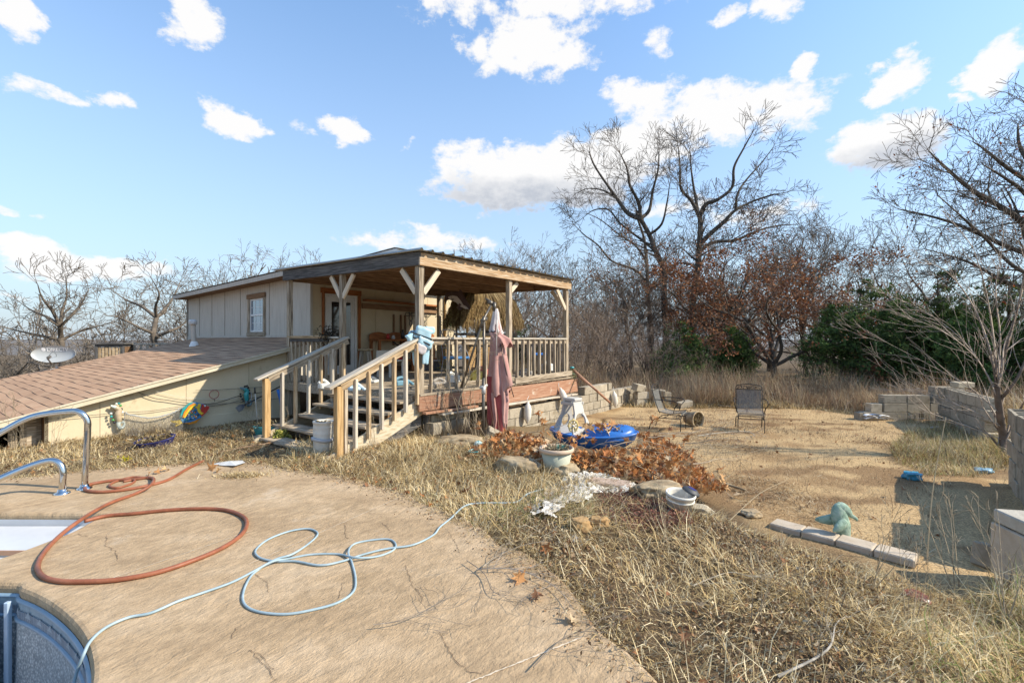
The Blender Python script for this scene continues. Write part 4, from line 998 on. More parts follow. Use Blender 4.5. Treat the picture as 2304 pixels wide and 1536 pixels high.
def limbs(spec, Y, rnd, depth=.12):
    """polylines in picture coordinates at distance Y -> 3-D polylines with real depth"""
    out = []; seen = []
    for (pts, r0, r1, yo) in spec:
        P = []; y0 = Y
        if seen:     # a limb starts on the wood it grows from
            fx, fy = pts[0]; best = None
            for q in seen:
                for (ax, ay, a3), (bx, by, b3) in zip(q[:-1], q[1:]):
                    dx, dy = bx - ax, by - ay; t = min(1, max(0, ((fx - ax) * dx + (fy - ay) * dy) / (dx * dx + dy * dy + 1e-9))); e = math.hypot(fx - ax - t * dx, fy - ay - t * dy)
                    if best is None or e < best[0] - 1e-6: best = (e, ax + t * dx, ay + t * dy, a3 + (b3 - a3) * t)
            pts = [(best[1], best[2])] + list(pts[1:]); y0 = best[3]
        cur = []
        for i, (px, py) in enumerate(pts):
            y = y0 + yo * i / max(1, len(pts) - 1) * (Y / 10) + (rnd.gauss(0, depth) if i else 0); P.append(tuple(W(px, py, y))); cur.append((px, py, y))
        seen.append(cur)
        out.append((P, r0, r1))
    return out
def limb_tree(name, spec, Y, label, seed, mx=4, P=OAK, **k):
    rnd = random.Random(seed); S = []
    for (pts, r0, r1) in limbs(spec, Y, rnd):
        sp = smooth_path(pts, 5); n = len(sp) - 1; tot = sum((sp[i + 1] - sp[i]).length for i in range(n)); acc = 0
        for i in range(n):
            a, b = sp[i], sp[i + 1]; jit = .012 * Y / 20; b2 = b; ra = r0 + (r1 - r0) * i / n; rb = r0 + (r1 - r0) * (i + 1) / n
            S.append((*a, *b, ra, rb, 0)); l = (b - a).length; acc += l
            if acc / tot > (.35 if r0 > .1 else .12):
                q = P['dens'][0] * l * (k.get('dk', 1.0)); q = int(q) + (1 if rnd.random() < q - int(q) else 0)
                for _ in range(q): child(S, rnd, tuple(b), norm3(tuple(b - a)), max(.9, (tot * .5) * (1 - .6 * acc / tot)) * k.get('lk', 1.0), max(rb * .8, .012), 0 if r0 > .06 else 1, mx, P)
        d = norm3(tuple(sp[-1] - sp[-2]))
        for _ in range(3): child(S, rnd, tuple(sp[-1]), d, max(1.0, tot * .22), r1, 1, mx, P, 1, .5)
    k.pop('dk', None); k.pop('lk', None)
    base = spec and W(*spec[0][0][0], Y); bz = hz(base.x, base.y)
    # carry the trunk down into the ground
    S.append((base.x, base.y, bz - .2, base.x, base.y, base.z + .02, spec[0][1] * 1.25, spec[0][1], 0))
    return finish_tree(name, S, (base.x, base.y, bz), label, **k)
OAKF = mod(OAK, rmin=.0085, dens=(1.2, 1.8, 2.1, 2.3, 2), seg=(.5, .38, .3, .26, .24), len=(.5, .78), lmin=.35)
HERO = mod(OAK, rmin=.0078, dens=(1.5, 2.0, 2.3, 2.4, 2), seg=(.5, .35, .28, .24, .22), len=(.52, .82), lmin=.4, up=.035)
def c2(L): return [(1020 + x / 2.518, 250 + y / 2.518) for x, y in L]
# two tall bare oaks right of the porch
limb_tree('oak_tree', [
    (c2([(1205,1250),(1195,1100),(1190,900),(1150,800),(1110,700),(1060,610)]), .15, .10, 0),
    (c2([(1060,610),(990,580),(930,500),(880,430),(800,310),(770,230)]), .12, .03, .5),
    (c2([(1060,610),(1050,520),(1000,420),(985,330),(945,240)]), .10, .025, -.4),
    (c2([(1060,610),(1110,560),(1130,450),(1160,330),(1165,220)]), .10, .025, .3),
    (c2([(1110,700),(1180,640),(1210,520),(1225,420)]), .07, .02, -.5),
    (c2([(930,500),(850,450),(760,440),(690,470)]), .05, .015, .2),
    (c2([(1150,800),(1080,740),(950,640),(880,560),(800,560),(740,600)]), .07, .02, .6),
    ], 23.0, 'tall bare oak with wide forked crown, its limbs leaning left towards the porch', 3, P=HERO, dk=1.5, group='tall bare oaks')
limb_tree('oak_tree', [
    (c2([(1352,1210),(1360,1050),(1385,880),(1395,750),(1400,640),(1395,600)]), .16, .10, 0),
    (c2([(1395,600),(1350,510),(1290,440),(1285,330),(1275,210)]), .10, .025, .4),
    (c2([(1395,600),(1430,530),(1500,500),(1580,430),(1590,320),(1640,220),(1690,130)]), .11, .025, -.5),
    (c2([(1400,640),(1370,480),(1350,350),(1340,220)]), .08, .02, .5),
    (c2([(1392,760),(1450,700),(1530,630),(1600,560),(1700,510),(1820,470)]), .13, .03, -.4),
    (c2([(1600,560),(1610,470),(1660,390),(1740,300),(1810,210)]), .06, .02, .2),
    (c2([(1392,800),(1470,745),(1600,730),(1720,680),(1830,650),(1960,640)]), .10, .02, .5),
    (c2([(1385,880),(1300,860),(1220,880),(1150,920)]), .06, .02, .4),
    ], 22.0, 'tall bare oak with a long low limb reaching right behind the green cedar', 4, P=HERO, dk=1.5, group='tall bare oaks')
# the second stem behind
limb_tree('oak_tree', [
    (c2([(1120,1250),(1105,1050),(1095,850),(1080,720),(1040,600)]), .13, .05, 0),
    (c2([(1095,850),(1030,760),(940,700),(840,620),(760,580)]), .06, .02, .6),
    (c2([(1100,980),(1030,900),(900,850),(820,760),(740,700),(680,640)]), .07, .02, -.5),
    (c2([(1105,1050),(1160,950),(1240,880),(1290,800)]), .05, .02, .4)], 25.0, 'slimmer bare oak standing close behind the left tall oak, arching branches to the left', 9, P=OAKF, group='tall bare oaks')
def free_tree(name, px, Y, h, label, seed, r=.12, mx=4, P=OAK, base_px=None, clear=.3, n0=4, spread=.6, lean=0.0, z=None, group=None, **k):
    rnd = random.Random(seed); x = (px - CX) / F * Y; bz = hz(x, Y) if z is None else z; S = []; p = (x, Y, bz - .2); d = (lean, 0, 1)
    n = 6; hh = h * clear; d = norm3(d)
    for i in range(n):
        d = norm3((d[0] + rnd.gauss(0, .07), d[1] + rnd.gauss(0, .07), d[2])); q = tuple(p[j] + d[j] * (hh + .2) / n for j in range(3))
        S.append((*p, *q, r * (1.15 - .3 * i / n), r * (1.15 - .3 * (i + 1) / n), 0)); p = q
    for i in range(n0):
        a = 2 * math.pi * (i + rnd.random() * .5) / n0; s = spread * rnd.uniform(.5, 1.25); dd = norm3((math.cos(a) * s, math.sin(a) * s, 1))
        branch(S, rnd, p, dd, (h - hh) * rnd.uniform(.75, 1.0), r * .62, 1, mx, P)
    return finish_tree(name, S, (x, Y, bz), label, group=group, **k)
GC = (.16, .13, .10); GT = (.22, .18, .14)
PT = mod(OAK, dens=(1.2, 1.7, 2.1, 2.4, 2), rmin=.008, seg=(.45, .35, .28, .22, .2), len=(.5, .78), lmin=.3, wob=(.15, .2, .24, .25, .25))
gl = 'bare trees on the slope behind the house'
limb_tree('bare_tree', [([(140,830),(140,785),(137,758),(135,735)], .11, .08, 0), ([(135,735),(110,715),(75,700),(45,680)], .07, .015, .6), ([(135,735),(118,700),(95,670),(85,640)], .07, .015, -.5),
    ([(135,735),(140,700),(150,665),(148,625)], .07, .015, .2), ([(135,735),(165,705),(185,680),(200,650)], .07, .015, .5), ([(138,765),(90,755),(45,745),(5,735)], .07, .015, -.3), ([(138,765),(180,745),(215,735),(255,725)], .07, .015, .4)],
    19.0, 'bare spreading tree rising behind the satellite dish', 21, P=PT, group=gl, ck=GC, ct=GT, thick=.04, dk=1.2)
limb_tree('bare_tree', [([(352,830),(350,785),(345,750),(352,715)], .11, .08, 0), ([(352,715),(375,690),(392,665),(405,635)], .07, .015, .6), ([(352,715),(350,690),(358,660),(340,625)], .06, .015, -.5), ([(352,715),(320,690),(285,675),(255,655)], .07, .015, .3),
    ([(345,750),(310,735),(270,715),(240,710)], .06, .015, -.4), ([(348,760),(380,745),(405,735),(425,715)], .07, .02, .3)],
    18.0, 'bare crooked tree just left of the house corner, above the shingled roof', 22, P=PT, group=gl, ck=GC, ct=GT, thick=.04, dk=1.2)
for i, (px, Y, h, lb) in enumerate(((480, 26, 6.9, 'leftmost bare treetop above the beige house roof'), (560, 25, 7.6, 'bare treetop above the house roof, over the small window'), (640, 25, 8.0, 'tallest bare treetop above the house roof, left of the porch roof corner'), (715, 27, 7.4, 'bare treetop rising behind the left end of the porch roof'),
                                     (430, 24, 5.6, 'low bare treetop peeping over the far left end of the house roof'), (60, 26, 4.2, 'low bare tree at the left edge beyond the shingled roof'), (250, 24, 4.6, 'low bare tree between the satellite dish tree and the crooked tree'))):
    free_tree('bare_tree', px, Y, h * .80 + (0 if i < 5 else 1.2), lb, 40 + i, r=.10, mx=4, P=mod(PT, up=.04, dens=(1.8, 2.2, 2.4, 2.6)), clear=.2, n0=8, spread=.8, group=gl, ck=GC, ct=GT, thick=.04)
gr_ = 'bare trees beyond the porch and yard'
for i, (px, Y, h, sp, lb) in enumerate(((1105, 30, 7.6, .35, 'slim bare tree with upright twigs above the middle of the porch roof'), (1170, 31, 8.4, .35, 'tall slim bare tree behind the porch roof, left of the two tall oaks'), (1240, 28, 6.8, .5, 'bare tree rising over the right corner of the porch roof'),
                                        (1320, 27, 6.6, .6, 'lower bare tree right of the porch, under the left tall oak'), (1655, 26, 6.4, .6, 'bare tree between the red oak and the tall oak with low limb'), (1815, 24, 8.2, .5, 'bare tree with dark straight trunk right of the russet oak'),
                                        (1848, 25, 8.4, .45, 'second dark trunked bare tree right of the russet oak'), (1940, 27, 7.4, .6, 'bare tree rising behind the dark cedar'), (2050, 22, 7.6, .7, 'bare tree between dark cedar and right-hand cedar'), (1420, 29, 8.0, .55, 'bare tree seen through the left tall oak'), (1730, 28, 7.0, .6, 'bare tree directly behind the russet oak'))):
    free_tree('bare_tree', px, Y, h * .84, lb, 60 + i, r=.12, mx=4, P=mod(OAKF, up=.05), clear=.3, n0=5, spread=sp, group=gr_)
# big oak at the right edge, trunk outside the frame, hanging branches
BR = mod(OAK, dens=(1.8, 2.3, 3.2, 3.6, 3), up=-.004, rmin=.0058, wob=(.14, .2, .22, .22, .22), ang=(.5, 1.3), lmin=.3, len=(.5, .75))
limb_tree('oak_tree', [([(2420,1000),(2425,800),(2400,600),(2385,450)], .26, .12, 0), ([(2390,640),(2300,500),(2190,430),(2120,370),(2090,340)], .10, .015, -.1), ([(2385,500),(2330,390),(2295,330),(2290,280)], .10, .02, .3),
    ([(2380,420),(2270,380),(2220,340),(2190,320)], .07, .015, -.3), ([(2400,600),(2280,560),(2140,500),(2020,470)], .09, .015, .4), ([(2395,660),(2280,640),(2180,590),(2080,560)], .07, .015, .1), ([(2400,560),(2310,440),(2260,400),(2210,370)], .08, .015, -.5),
    ([(2400,600),(2300,610),(2200,520),(2110,440)], .07, .015, -.4), ([(2390,520),(2320,480),(2240,470),(2150,430)], .06, .012, .5), ([(2400,700),(2330,600),(2290,480),(2260,420)], .07, .015, .2), ([(2385,450),(2350,350),(2330,290),(2315,240)], .07, .015, .5)],
    14.0, 'large bare oak with dense tangled branches filling the right edge of the sky', 77, mx=4, P=mod(BR, dens=(2.4, 2.2, 2.5, 2.6)), thick=.05, leaves=(260, .09, [(.38,.10,.03),(.30,.09,.03)], (1, 9)), dk=1.0)
# russet oak that kept its leaves
RU = [(.36, .15, .065), (.26, .10, .05), (.44, .22, .10), (.32, .16, .09), (.20, .08, .045)]
free_tree('russet_oak', 1745, 19.5, 6.4, 'oak still holding russet brown leaves, behind the weeds beyond the right patio chair', 90, r=.13, mx=4, P=mod(OAK, rmin=.007), clear=.12, n0=7, spread=1.15, leaves=(14000, .10, RU, (.2, 5.2)))
free_tree('russet_oak', 1600, 22.5, 7.6, 'smaller oak with scattered russet leaves between the two tall bare oaks', 91, r=.11, mx=4, P=OAKF, clear=.25, n0=6, spread=.7, leaves=(3200, .095, RU, (.5, 8)))
free_tree('russet_oak', 1835, 21.5, 5.0, 'low russet leaved oak right of the fuller russet oak', 92, r=.10, mx=4, P=OAKF, clear=.12, n0=6, spread=1.0, leaves=(5500, .095, RU, (.3, 4.2)))
# cedars
def cedar(px, Y, h, w, label, seed, dark=1.0, n=5200, z=None, lobes=5):
    rnd = np.random.default_rng(seed); x = (px - CX) / F * Y; bz = hz(x, Y) if z is None else z
    r = empty('cedar_tree', (x, Y, bz), 0, label, 'tree', 'dark green cedars'); dark *= 2.1
    S = [(0, 0, -.2, 0, 0, h * .92, .12, .02, 0)]; P = []; rr = random.Random(seed)
    tops = [(0, 0, h)] + [(rr.uniform(-w * .62, w * .62), rr.uniform(-w * .5, w * .5), h * rr.uniform(.5, .85)) for _ in range(lobes)]
    for (tx, ty, th) in tops:
        nb = int(70 / len(tops) + 22)
        ww = w * (1 if th == h else .6)
        for k in range(nb):
            f = (k + rr.random()) / nb; z0 = .05 + th * f * .97; L = ww * (1 - f) ** .62 * rr.uniform(.7, 1.12) + .12
            a = rr.uniform(0, 6.283); dx, dy = math.cos(a), math.sin(a); rise = rr.uniform(.15, .6)
            S.append((tx * min(1, f * 2), ty * min(1, f * 2), z0, tx + dx * L, ty + dy * L, z0 + L * rise, .02, .006, 1))
            m = int(n / (nb * len(tops))); t = rnd.uniform(.25, 1.05, m)[:, None]
            p0 = np.array([tx * min(1, f * 2), ty * min(1, f * 2), z0]); p1 = np.array([tx + dx * L, ty + dy * L, z0 + L * rise])
            P.append(p0 + (p1 - p0) * t + rnd.normal(0, .06 + .05 * L, (m, 3)) * np.array([1, 1, .7]))
    P = np.vstack(P); P = P[P[:, 2] > .02]; q = len(P)
    link('trunk', seg_mesh('trunk', S, M_bark, (.12, .09, .07), (.12, .09, .07)), r)
    # sprays: three slender leaflets per point
    Vv = []; Fi = []; Cc = []; cen = np.array([0, 0, h * .4]); out = P - cen; out /= np.linalg.norm(out, axis=1)[:, None] + 1e-6
    base = 0; gcol = np.array([[.055, .095, .028], [.075, .12, .035], [.04, .07, .022], [.10, .13, .045], [.03, .055, .02]])
    cc = gcol[rnd.integers(0, 5, q)] * rnd.uniform(.7, 1.3, (q, 1)) * dark
    cc *= (1 + .35 * np.clip(nz(P[:, :2] + P[:, 2:3], 3.0, 2), -1, 1))[:, None]
    for k in range(3):
        d = out * .6 + rnd.normal(0, .55, (q, 3)) + np.array([0, 0, .35]); d /= np.linalg.norm(d, axis=1)[:, None]; s = np.cross(d, rnd.normal(0, 1, (q, 3))); s /= np.linalg.norm(s, axis=1)[:, None]
        L = rnd.uniform(.07, .16, (q, 1)); V = np.stack([P - s * .02, P + s * .02, P + d * L + s * .004], 1).reshape(-1, 3); Vv.append(V)
        Fi.append(np.arange(3 * q).reshape(-1, 3) + base); base += 3 * q; Cc.append(np.repeat(cc * (.85 + .15 * k), 3, 0))
    link('crown', npmesh('crown', np.vstack(Vv), [np.vstack(Fi)], M_leaf, np.vstack(Cc)), r)
    return r
cedar(1960, 17.5, 4.0, 2.0, 'broad dark cedar behind the weeds between the russet oak and the block wall', 1, 1.0, 15000, lobes=8)
cedar(2110, 16.0, 4.2, 2.0, 'dark cedar behind the block wall, left of the young tree', 2, .85, 13000, lobes=8)
cedar(2270, 14.5, 3.8, 1.9, 'cedar at the right edge behind the young tree', 3, 1.15, 12000, lobes=7)
cedar(2440, 13.5, 4.2, 1.8, 'outermost cedar past the right edge of the yard', 33, 1.0, 6000)
cedar(1530, 20.0, 2.5, 1.3, 'rounded bright green cedar beyond the left patio chair', 4, 1.35, 9000, lobes=5)
cedar(1645, 20.5, 2.3, 1.2, 'smaller green cedar right of the rounded one beyond the patio chairs', 5, 1.25, 8000, lobes=5)
cedar(1180, 24.0, 2.6, 1.2, 'green cedar seen through the porch between its right-hand posts', 6, 1.25, 3500)
cedar(45, 22.0, 4.2, 1.8, 'yellow green cedar at the left edge below the satellite dish', 7, 1.7, 4500, z=-4.6)
# thicket of bare shrubs beyond the right end of the porch
SH = mod(OAK, seg=(.3, .25, .2, .16), wob=(.16, .2, .22, .22), dens=(1.6, 2.4, 2.8, 2.4), rmin=.0045, up=.05, ang=(.3, .9))
def shrub_mesh(seed, h, n0, ck, ct, mx=3, P=SH, spread=.55):
    rnd = random.Random(seed); S = []
    for i in range(n0):
        a = rnd.uniform(0, 6.28); s = spread * rnd.random(); branch(S, rnd, (rnd.uniform(-.25, .25), rnd.uniform(-.25, .25), -.05), norm3((math.cos(a) * s, math.sin(a) * s, 1)), h * rnd.uniform(.55, 1), rnd.uniform(.010, .022), 0, mx, P)
    return seg_mesh('stems', S, M_bark, ck, ct)
shm = [shrub_mesh(101, 2.6, 9, (.20,.15,.11), (.27,.20,.15)), shrub_mesh(102, 2.3, 10, (.22,.17,.125), (.30,.23,.175)), shrub_mesh(103, 3.0, 9, (.18,.13,.095), (.25,.19,.14))]
shr = [(1300,15.0,1.0,0,'bare brown shrub pressed against the far right corner of the porch'), (1340,16.5,1.05,1,'bare shrub behind the high end of the block wall'), (1375,15.2,.85,2,'pale twiggy shrub behind the block foundation wall'), (1420,17.5,1.0,0,'bare shrub behind the tumbled block pile'),
       (1460,18.5,.85,1,'bare shrub left of the rounded cedar'), (1250,17.0,1.1,2,'bare shrub seen between the two right porch posts'), (1205,18.5,.95,1,'bare shrub seen through the porch railing'), (1490,16.0,.6,2,'low twiggy shrub right of the tumbled block pile'), (1575,18.0,.55,0,'low bare shrub in front of the rounded cedar'), (1330,19.5,1.2,0,'taller bare shrub deep in the thicket right of the porch'), (1400,20.5,1.15,2,'tall bare shrub under the left tall oak'), (1280,20.5,1.2,1,'tall bare shrub behind the right porch post')]
for px, Y, sc, k, lb in shr:
    x = (px - CX) / F * Y; r = empty('bare_shrub', (x, Y, hz(x, Y)), R.uniform(0, 6), lb, 'shrub', 'bare shrubs right of the porch'); link('stems', shm[k], r, scale=sc)
# young tree at the right, in front of the block wall
YT = mod(OAK, seg=(.22, .16, .13, .1), wob=(.05, .08, .11, .14), dens=(2.2, 2.8, 3.2, 3), rmin=.0022, up=.035, ang=(.28, .7), start=.12, len=(.5, .78))
limb_tree('young_tree', [([(2262,1052),(2258,990),(2250,930),(2243,872)], .058, .042, 0), ([(2243,872),(2262,790),(2290,690),(2310,600)], .036, .01, .1), ([(2243,872),(2225,780),(2190,690),(2140,620),(2090,590)], .022, .004, .25), ([(2250,900),(2200,810),(2120,745),(2020,705)], .012, .002, -.15),
    ([(2248,885),(2235,760),(2215,640),(2190,560)], .022, .004, -.2), ([(2252,930),(2180,870),(2090,820),(1995,770)], .010, .002, .2), ([(2255,960),(2200,930),(2130,900),(2060,870)], .010, .002, -.15), ([(2250,900),(2290,850),(2330,760),(2380,700)], .03, .01, .1),
    ([(2262,1000),(2290,930),(2320,880),(2360,820)], .02, .006, -.3), ([(2245,880),(2170,770),(2080,700),(1990,660)], .014, .002, .35), ([(2258,990),(2180,960),(2110,935),(2085,925)], .008, .002, -.35), ([(2243,872),(2250,760),(2240,650),(2255,560)], .02, .004, .3)],
    7.3, 'young many-branched bare tree leaning over the block wall at the right edge', 55, mx=3, P=YT, ck=(.22,.165,.125), ct=(.46,.38,.31), thick=.02, dk=2.4, lk=.95)
def thicket():
    rnd = random.Random(19); VV = []; FF = []; CC = []; b = 0; base = []
    for m in shm[:2]:
        v = np.empty(len(m.vertices) * 3, np.float32); m.vertices.foreach_get('co', v); v = v.reshape(-1, 3); c = np.empty(len(v) * 4, np.float32); m.color_attributes['Col'].data.foreach_get('color', c)
        f = np.empty(len(m.loops), np.int32); m.loops.foreach_get('vertex_index', f); tot = np.empty(len(m.polygons), np.int32); m.polygons.foreach_get('loop_total', tot); base.append((v, c.reshape(-1, 4)[:, :3], f.reshape(-1, 4)))
    for i in range(42):
        px = rnd.uniform(1290, 2380) if i < 36 else rnd.uniform(1130, 1290); Y = rnd.uniform(20.5, 30); x = (px - CX) / F * Y; s = rnd.uniform(1.0, 1.75) * (1.1 if px < 1500 else 1); v, c, f = base[i % 2]; a = rnd.uniform(0, 6.28); ca, sa = math.cos(a), math.sin(a)
        q = np.stack([(v[:, 0] * ca - v[:, 1] * sa) * s + x, (v[:, 0] * sa + v[:, 1] * ca) * s + Y, v[:, 2] * s * rnd.uniform(.9, 1.2) + hz(x, Y)], 1); VV.append(q); FF.append(f + b); CC.append(c * rnd.uniform(.75, 1.05)); b += len(v)
    tag(link('thicket', npmesh('thicket', np.vstack(VV), [np.vstack(FF)], M_bark, np.vstack(CC))), 'dense grey brown winter thicket closing the view behind the yard', kind='stuff')
thicket()
# wood on the slope to the left, a mass nobody could count
def wood_mass():
    rnd = random.Random(8); T = []
    for k in range(4):
        S = []; branch(S, rnd, (0, 0, 0), (0, 0, 1), 3.0, .12, 0, 3, mod(OAK, seg=(.9, .7, .55), dens=(1.3, 1.6, 1.8), rmin=.016, start=.2, ang=(.5, 1.2)))
        for _ in range(3): child(S, rnd, (0, 0, 2.2), (0, 0, 1), 5, .09, 0, 3, mod(OAK, seg=(.9, .7, .55), dens=(1.3, 1.6, 1.8), rmin=.016))
        T.append(np.array([s[:8] for s in S]))
    out = []
    for i in range(80):
        d = 30 + 190 * rnd.random() ** 1.3; a = math.atan(rnd.uniform(-1.18, -.52)) ; x = d * math.tan(a) * .9; y = d * .9
        s = rnd.uniform(.9, 1.5); t = T[rnd.randrange(4)].copy(); c, sn = math.cos(i), math.sin(i)
        for o in (0, 3):
            X = t[:, o].copy(); t[:, o] = (X * c - t[:, o + 1] * sn) * s + x; t[:, o + 1] = (X * sn + t[:, o + 1] * c) * s + y; t[:, o + 2] = t[:, o + 2] * s + hz(x, y)
        t[:, 6:] *= s * (1 + d / 140); out.append(t)
    for i in range(35):
        y = rnd.uniform(30, 80); x = y * rnd.uniform(-.5, 1.15); s = rnd.uniform(.8, 1.2) ; t = T[rnd.randrange(4)].copy()
        for o in (0, 3):
            t[:, o] = t[:, o] * s + x; t[:, o + 1] = t[:, o + 1] * s + y; t[:, o + 2] = t[:, o + 2] * s + hz(x, y)
        t[:, 6:] *= (1 + y / 140); out.append(t)
    A = np.vstack(out); me = seg_mesh('valley_wood', A.tolist(), M_bark, (.21,.18,.15), (.25,.215,.175), thick=9)
    tag(link('valley_wood', me), 'far bare winter wood filling the valley behind the house', kind='stuff')
wood_mass()
# ------------------------------------------------------------------ dry grass, weeds, leaves
STRAW = np.array([(.66,.51,.27),(.56,.41,.19),(.74,.61,.36),(.42,.30,.14),(.22,.15,.075),(.62,.46,.22),(.80,.69,.45),(.14,.10,.06)])
def px_poly(l, z=-.08): return xy(l, z)
def scatter(poly, n, seed=0, excl_slab=True, clump=None, cs=2.5):
    r = np.random.default_rng(seed); lo, hi = poly.min(0), poly.max(0); out = []; got = 0
    while got < n:
        P = r.uniform(lo, hi, (n * 2, 2)); P = P[inside(P, poly)]
        if excl_slab:
            i = inside(P, SLAB); d = pdist(P, SLAB); P = P[~i | (d < .05 + .10 * r.random(len(P)) ** 2)]
        if clump is not None:
            w = ss(clump[0], clump[1], nz(P, cs, 1) + .6 * nz(P, cs * 2.7, 2)); P = P[r.random(len(P)) < .12 + .88 * w]
        out.append(P); got += len(P)
        if len(out) > 60: break
    return np.vstack(out)[:n]
def blades(name, P, L, w, lean, cols, seed, curl=.5, zoff=-.01, green=0.0, m=None, zs=None):
    r = np.random.default_rng(seed); n = len(P); z = (hgt(P) if zs is None else zs) + zoff; root = np.column_stack([P, z])
    az = np.where(r.random(n) < .6, nz(P, .9, 3) * 3.5 + nz(P, 3.0, 4) * 1.2 + r.normal(0, .7, n), r.uniform(0, 6.283, n)); Ls = (L[0] + (L[1] - L[0]) * r.random(n) ** 2.0) * (.55 + .75 * ss(-.8, .9, nz(P, 1.4, 2) + .5 * nz(P, 5, 1))); th = r.uniform(lean[0], lean[1], n); c = r.normal(curl, .35, n)
    h = np.stack([np.cos(az), np.sin(az), np.zeros(n)], 1); up = np.array([0, 0, 1.]); s = np.stack([-np.sin(az), np.cos(az), r.uniform(-.4, .4, n)], 1)
    mid = root + Ls[:, None] * .5 * (np.sin(th)[:, None] * h + np.cos(th)[:, None] * up); t2 = np.clip(th + c, -.2, 1.9)
    tip = mid + Ls[:, None] * .5 * (np.sin(t2)[:, None] * h + np.cos(t2)[:, None] * up) + s * (r.normal(0, .12, n) * Ls)[:, None]
    mid[:, 2] = np.maximum(mid[:, 2], z + .008 + .02 * r.random(n)); tip[:, 2] = np.maximum(tip[:, 2], z + .006 + .03 * r.random(n))
    ww = (w * r.uniform(.5, 1.4, n))[:, None]
    V = np.stack([root - s * ww * .5, root + s * ww * .5, mid + s * ww * .45, mid - s * ww * .45, tip], 1).reshape(-1, 3)
    i = np.arange(n)[:, None] * 5; Q = np.concatenate([i, i + 1, i + 2, i + 3], 1); T = np.concatenate([i + 3, i + 2, i + 4], 1)
    c_ = np.asarray(cols)[r.integers(0, len(cols), n)] * r.uniform(.72, 1.25, (n, 1))
    if green:
        g = r.random(n) < green * ss(-.1, .9, nz(P, 1.1, 5)); c_[g] = np.array([.22, .27, .07]) * r.uniform(.7, 1.3, (g.sum(), 1))
    return npmesh(name, V, [Q, T], m or M_blade, np.repeat(c_, 5, 0))
FG = px_poly([(1080,1165),(1200,1150),(1330,1125),(1480,1150),(1600,1165),(1735,1195),(2060,1278),(2200,1290),(2500,1340),(3600,2200),(1500,2500),(1400,1536),(1300,1380),(1180,1260)])
MID = px_poly([(640,1062),(655,1010),(700,985),(760,1010),(830,975),(900,960),(1000,975),(1085,990),(1150,1000),(1230,1010),(1250,1060),(1240,1100),(1330,1085),(1330,1140),(1180,1165),(1090,1200),(960,1150),(850,1110),(750,1075)], -.03)
LEF = px_poly([(-60,1085),(-60,985),(60,985),(110,1000),(240,985),(330,965),(440,963),(560,948),(640,962),(680,985),(660,1050),(440,1048),(200,1066)], -.03)
PATCH = px_poly([(2000,1010),(2040,975),(2120,960),(2250,975),(2290,1040),(2200,1075),(2080,1070),(2020,1040)], -.25)
grass = None
def cover(nm, me, label): return tag(link(nm, me), label, kind='stuff')
cover('dry_grass', blades('dry_grass', scatter(FG, 78000, 1, clump=(-.7, .8), cs=2.0), (.04, .30), .0042, (.7, 1.56), STRAW * 1.2, 2, green=.5), 'matted dry grass covering the foreground on the right')
cover('tall_dry_grass', blades('tall_dry_grass', scatter(FG, 6500, 3, clump=(.0, 1.2), cs=1.6), (.16, .50), .0036, (.2, 1.25), STRAW * 1.3, 4, green=.1), 'taller dry grass stalks standing in the foreground grass')
cover('dry_grass', blades('dry_grass', scatter(MID, 62000, 5, clump=(-1.3, .3)), (.05, .24), .0046, (.4, 1.45), STRAW * 1.2, 6, green=.04), 'pale dry grass between the pool deck and the porch stairs')
cover('dry_grass', blades('dry_grass', scatter(LEF, 42000, 7, clump=(-1.3, .3)), (.04, .17), .005, (.5, 1.45), STRAW * 1.1, 8, green=.05), 'flattened straw along the foot of the cream gable wall')
cover('grass_patch', blades('grass_patch', scatter(PATCH, 15000, 9), (.12, .42), .005, (.2, 1.2), np.vstack([STRAW, [(.36,.36,.12)], [(.44,.42,.17)]]), 10), 'sunlit yellow grass patch under the young tree')
e_ = resample(np.array(SF), .03)[:-int(np.hypot(*(np.array(SF[0]) - np.array(SF[-1]))) / .03) - 1]; e_ = np.repeat(e_, 26, 0) + rng.normal(0, .085, (len(e_) * 26, 2)) + np.array([.02, .02]); e_ = e_[(e_[:, 1] > 1.7)]
cover('grass_fringe', blades('grass_fringe', e_, (.03, .16), .004, (.8, 1.55), STRAW * .9, 11, zoff=.02), 'ragged dead grass creeping over the edge of the pool deck')
def litter(poly, n, seed, size, cols, label, zo=.012):
    P = scatter(poly, n, seed, True, (-1.2, .6)); z = hgt(P) + zo * (1 + 2 * rng.random(len(P))); return cover('ground_litter', cards('ground_litter', np.column_stack([P, z]), size, cols, M_leaf, aspect=.5, jit=.6), label)
LT = [(.20,.13,.075),(.30,.19,.10),(.13,.09,.055),(.50,.38,.23),(.38,.22,.11),(.62,.52,.36)]
litter(FG, 22000, 71, .024, LT, 'crumbled leaves and bits of bark lying in the foreground grass'); litter(MID, 9000, 72, .026, LT, 'crumbled leaves lying in the grass before the stairs'); litter(LEF, 6000, 73, .026, LT, 'crumbled leaves lying in the straw by the cream wall')
RM = xy([(1330,1130),(1500,1110),(1540,1165),(1560,1200),(1430,1215),(1340,1180)], -.1); litter(RM, 5000, 74, .02, [(.34,.14,.10),(.26,.10,.07),(.42,.22,.16),(.2,.12,.09)], 'reddish mulch round the bucket and small rocks', .02)
ed = resample(np.array(SF), .03)[:-int(np.hypot(*(np.array(SF[0]) - np.array(SF[-1]))) / .03) - 1]; ed = np.repeat(ed, 9, 0) + rng.normal(0, .13, (len(ed) * 9, 2)); ed = ed[(ed[:, 1] > 1.7) & inside(ed, SLAB)]
cover('ground_litter', cards('ground_litter', np.column_stack([ed, np.full(len(ed), .006)]), .022, LT, M_leaf, aspect=.5, jit=.6), 'crumbs of leaf and bark blown onto the edge of the pool deck')
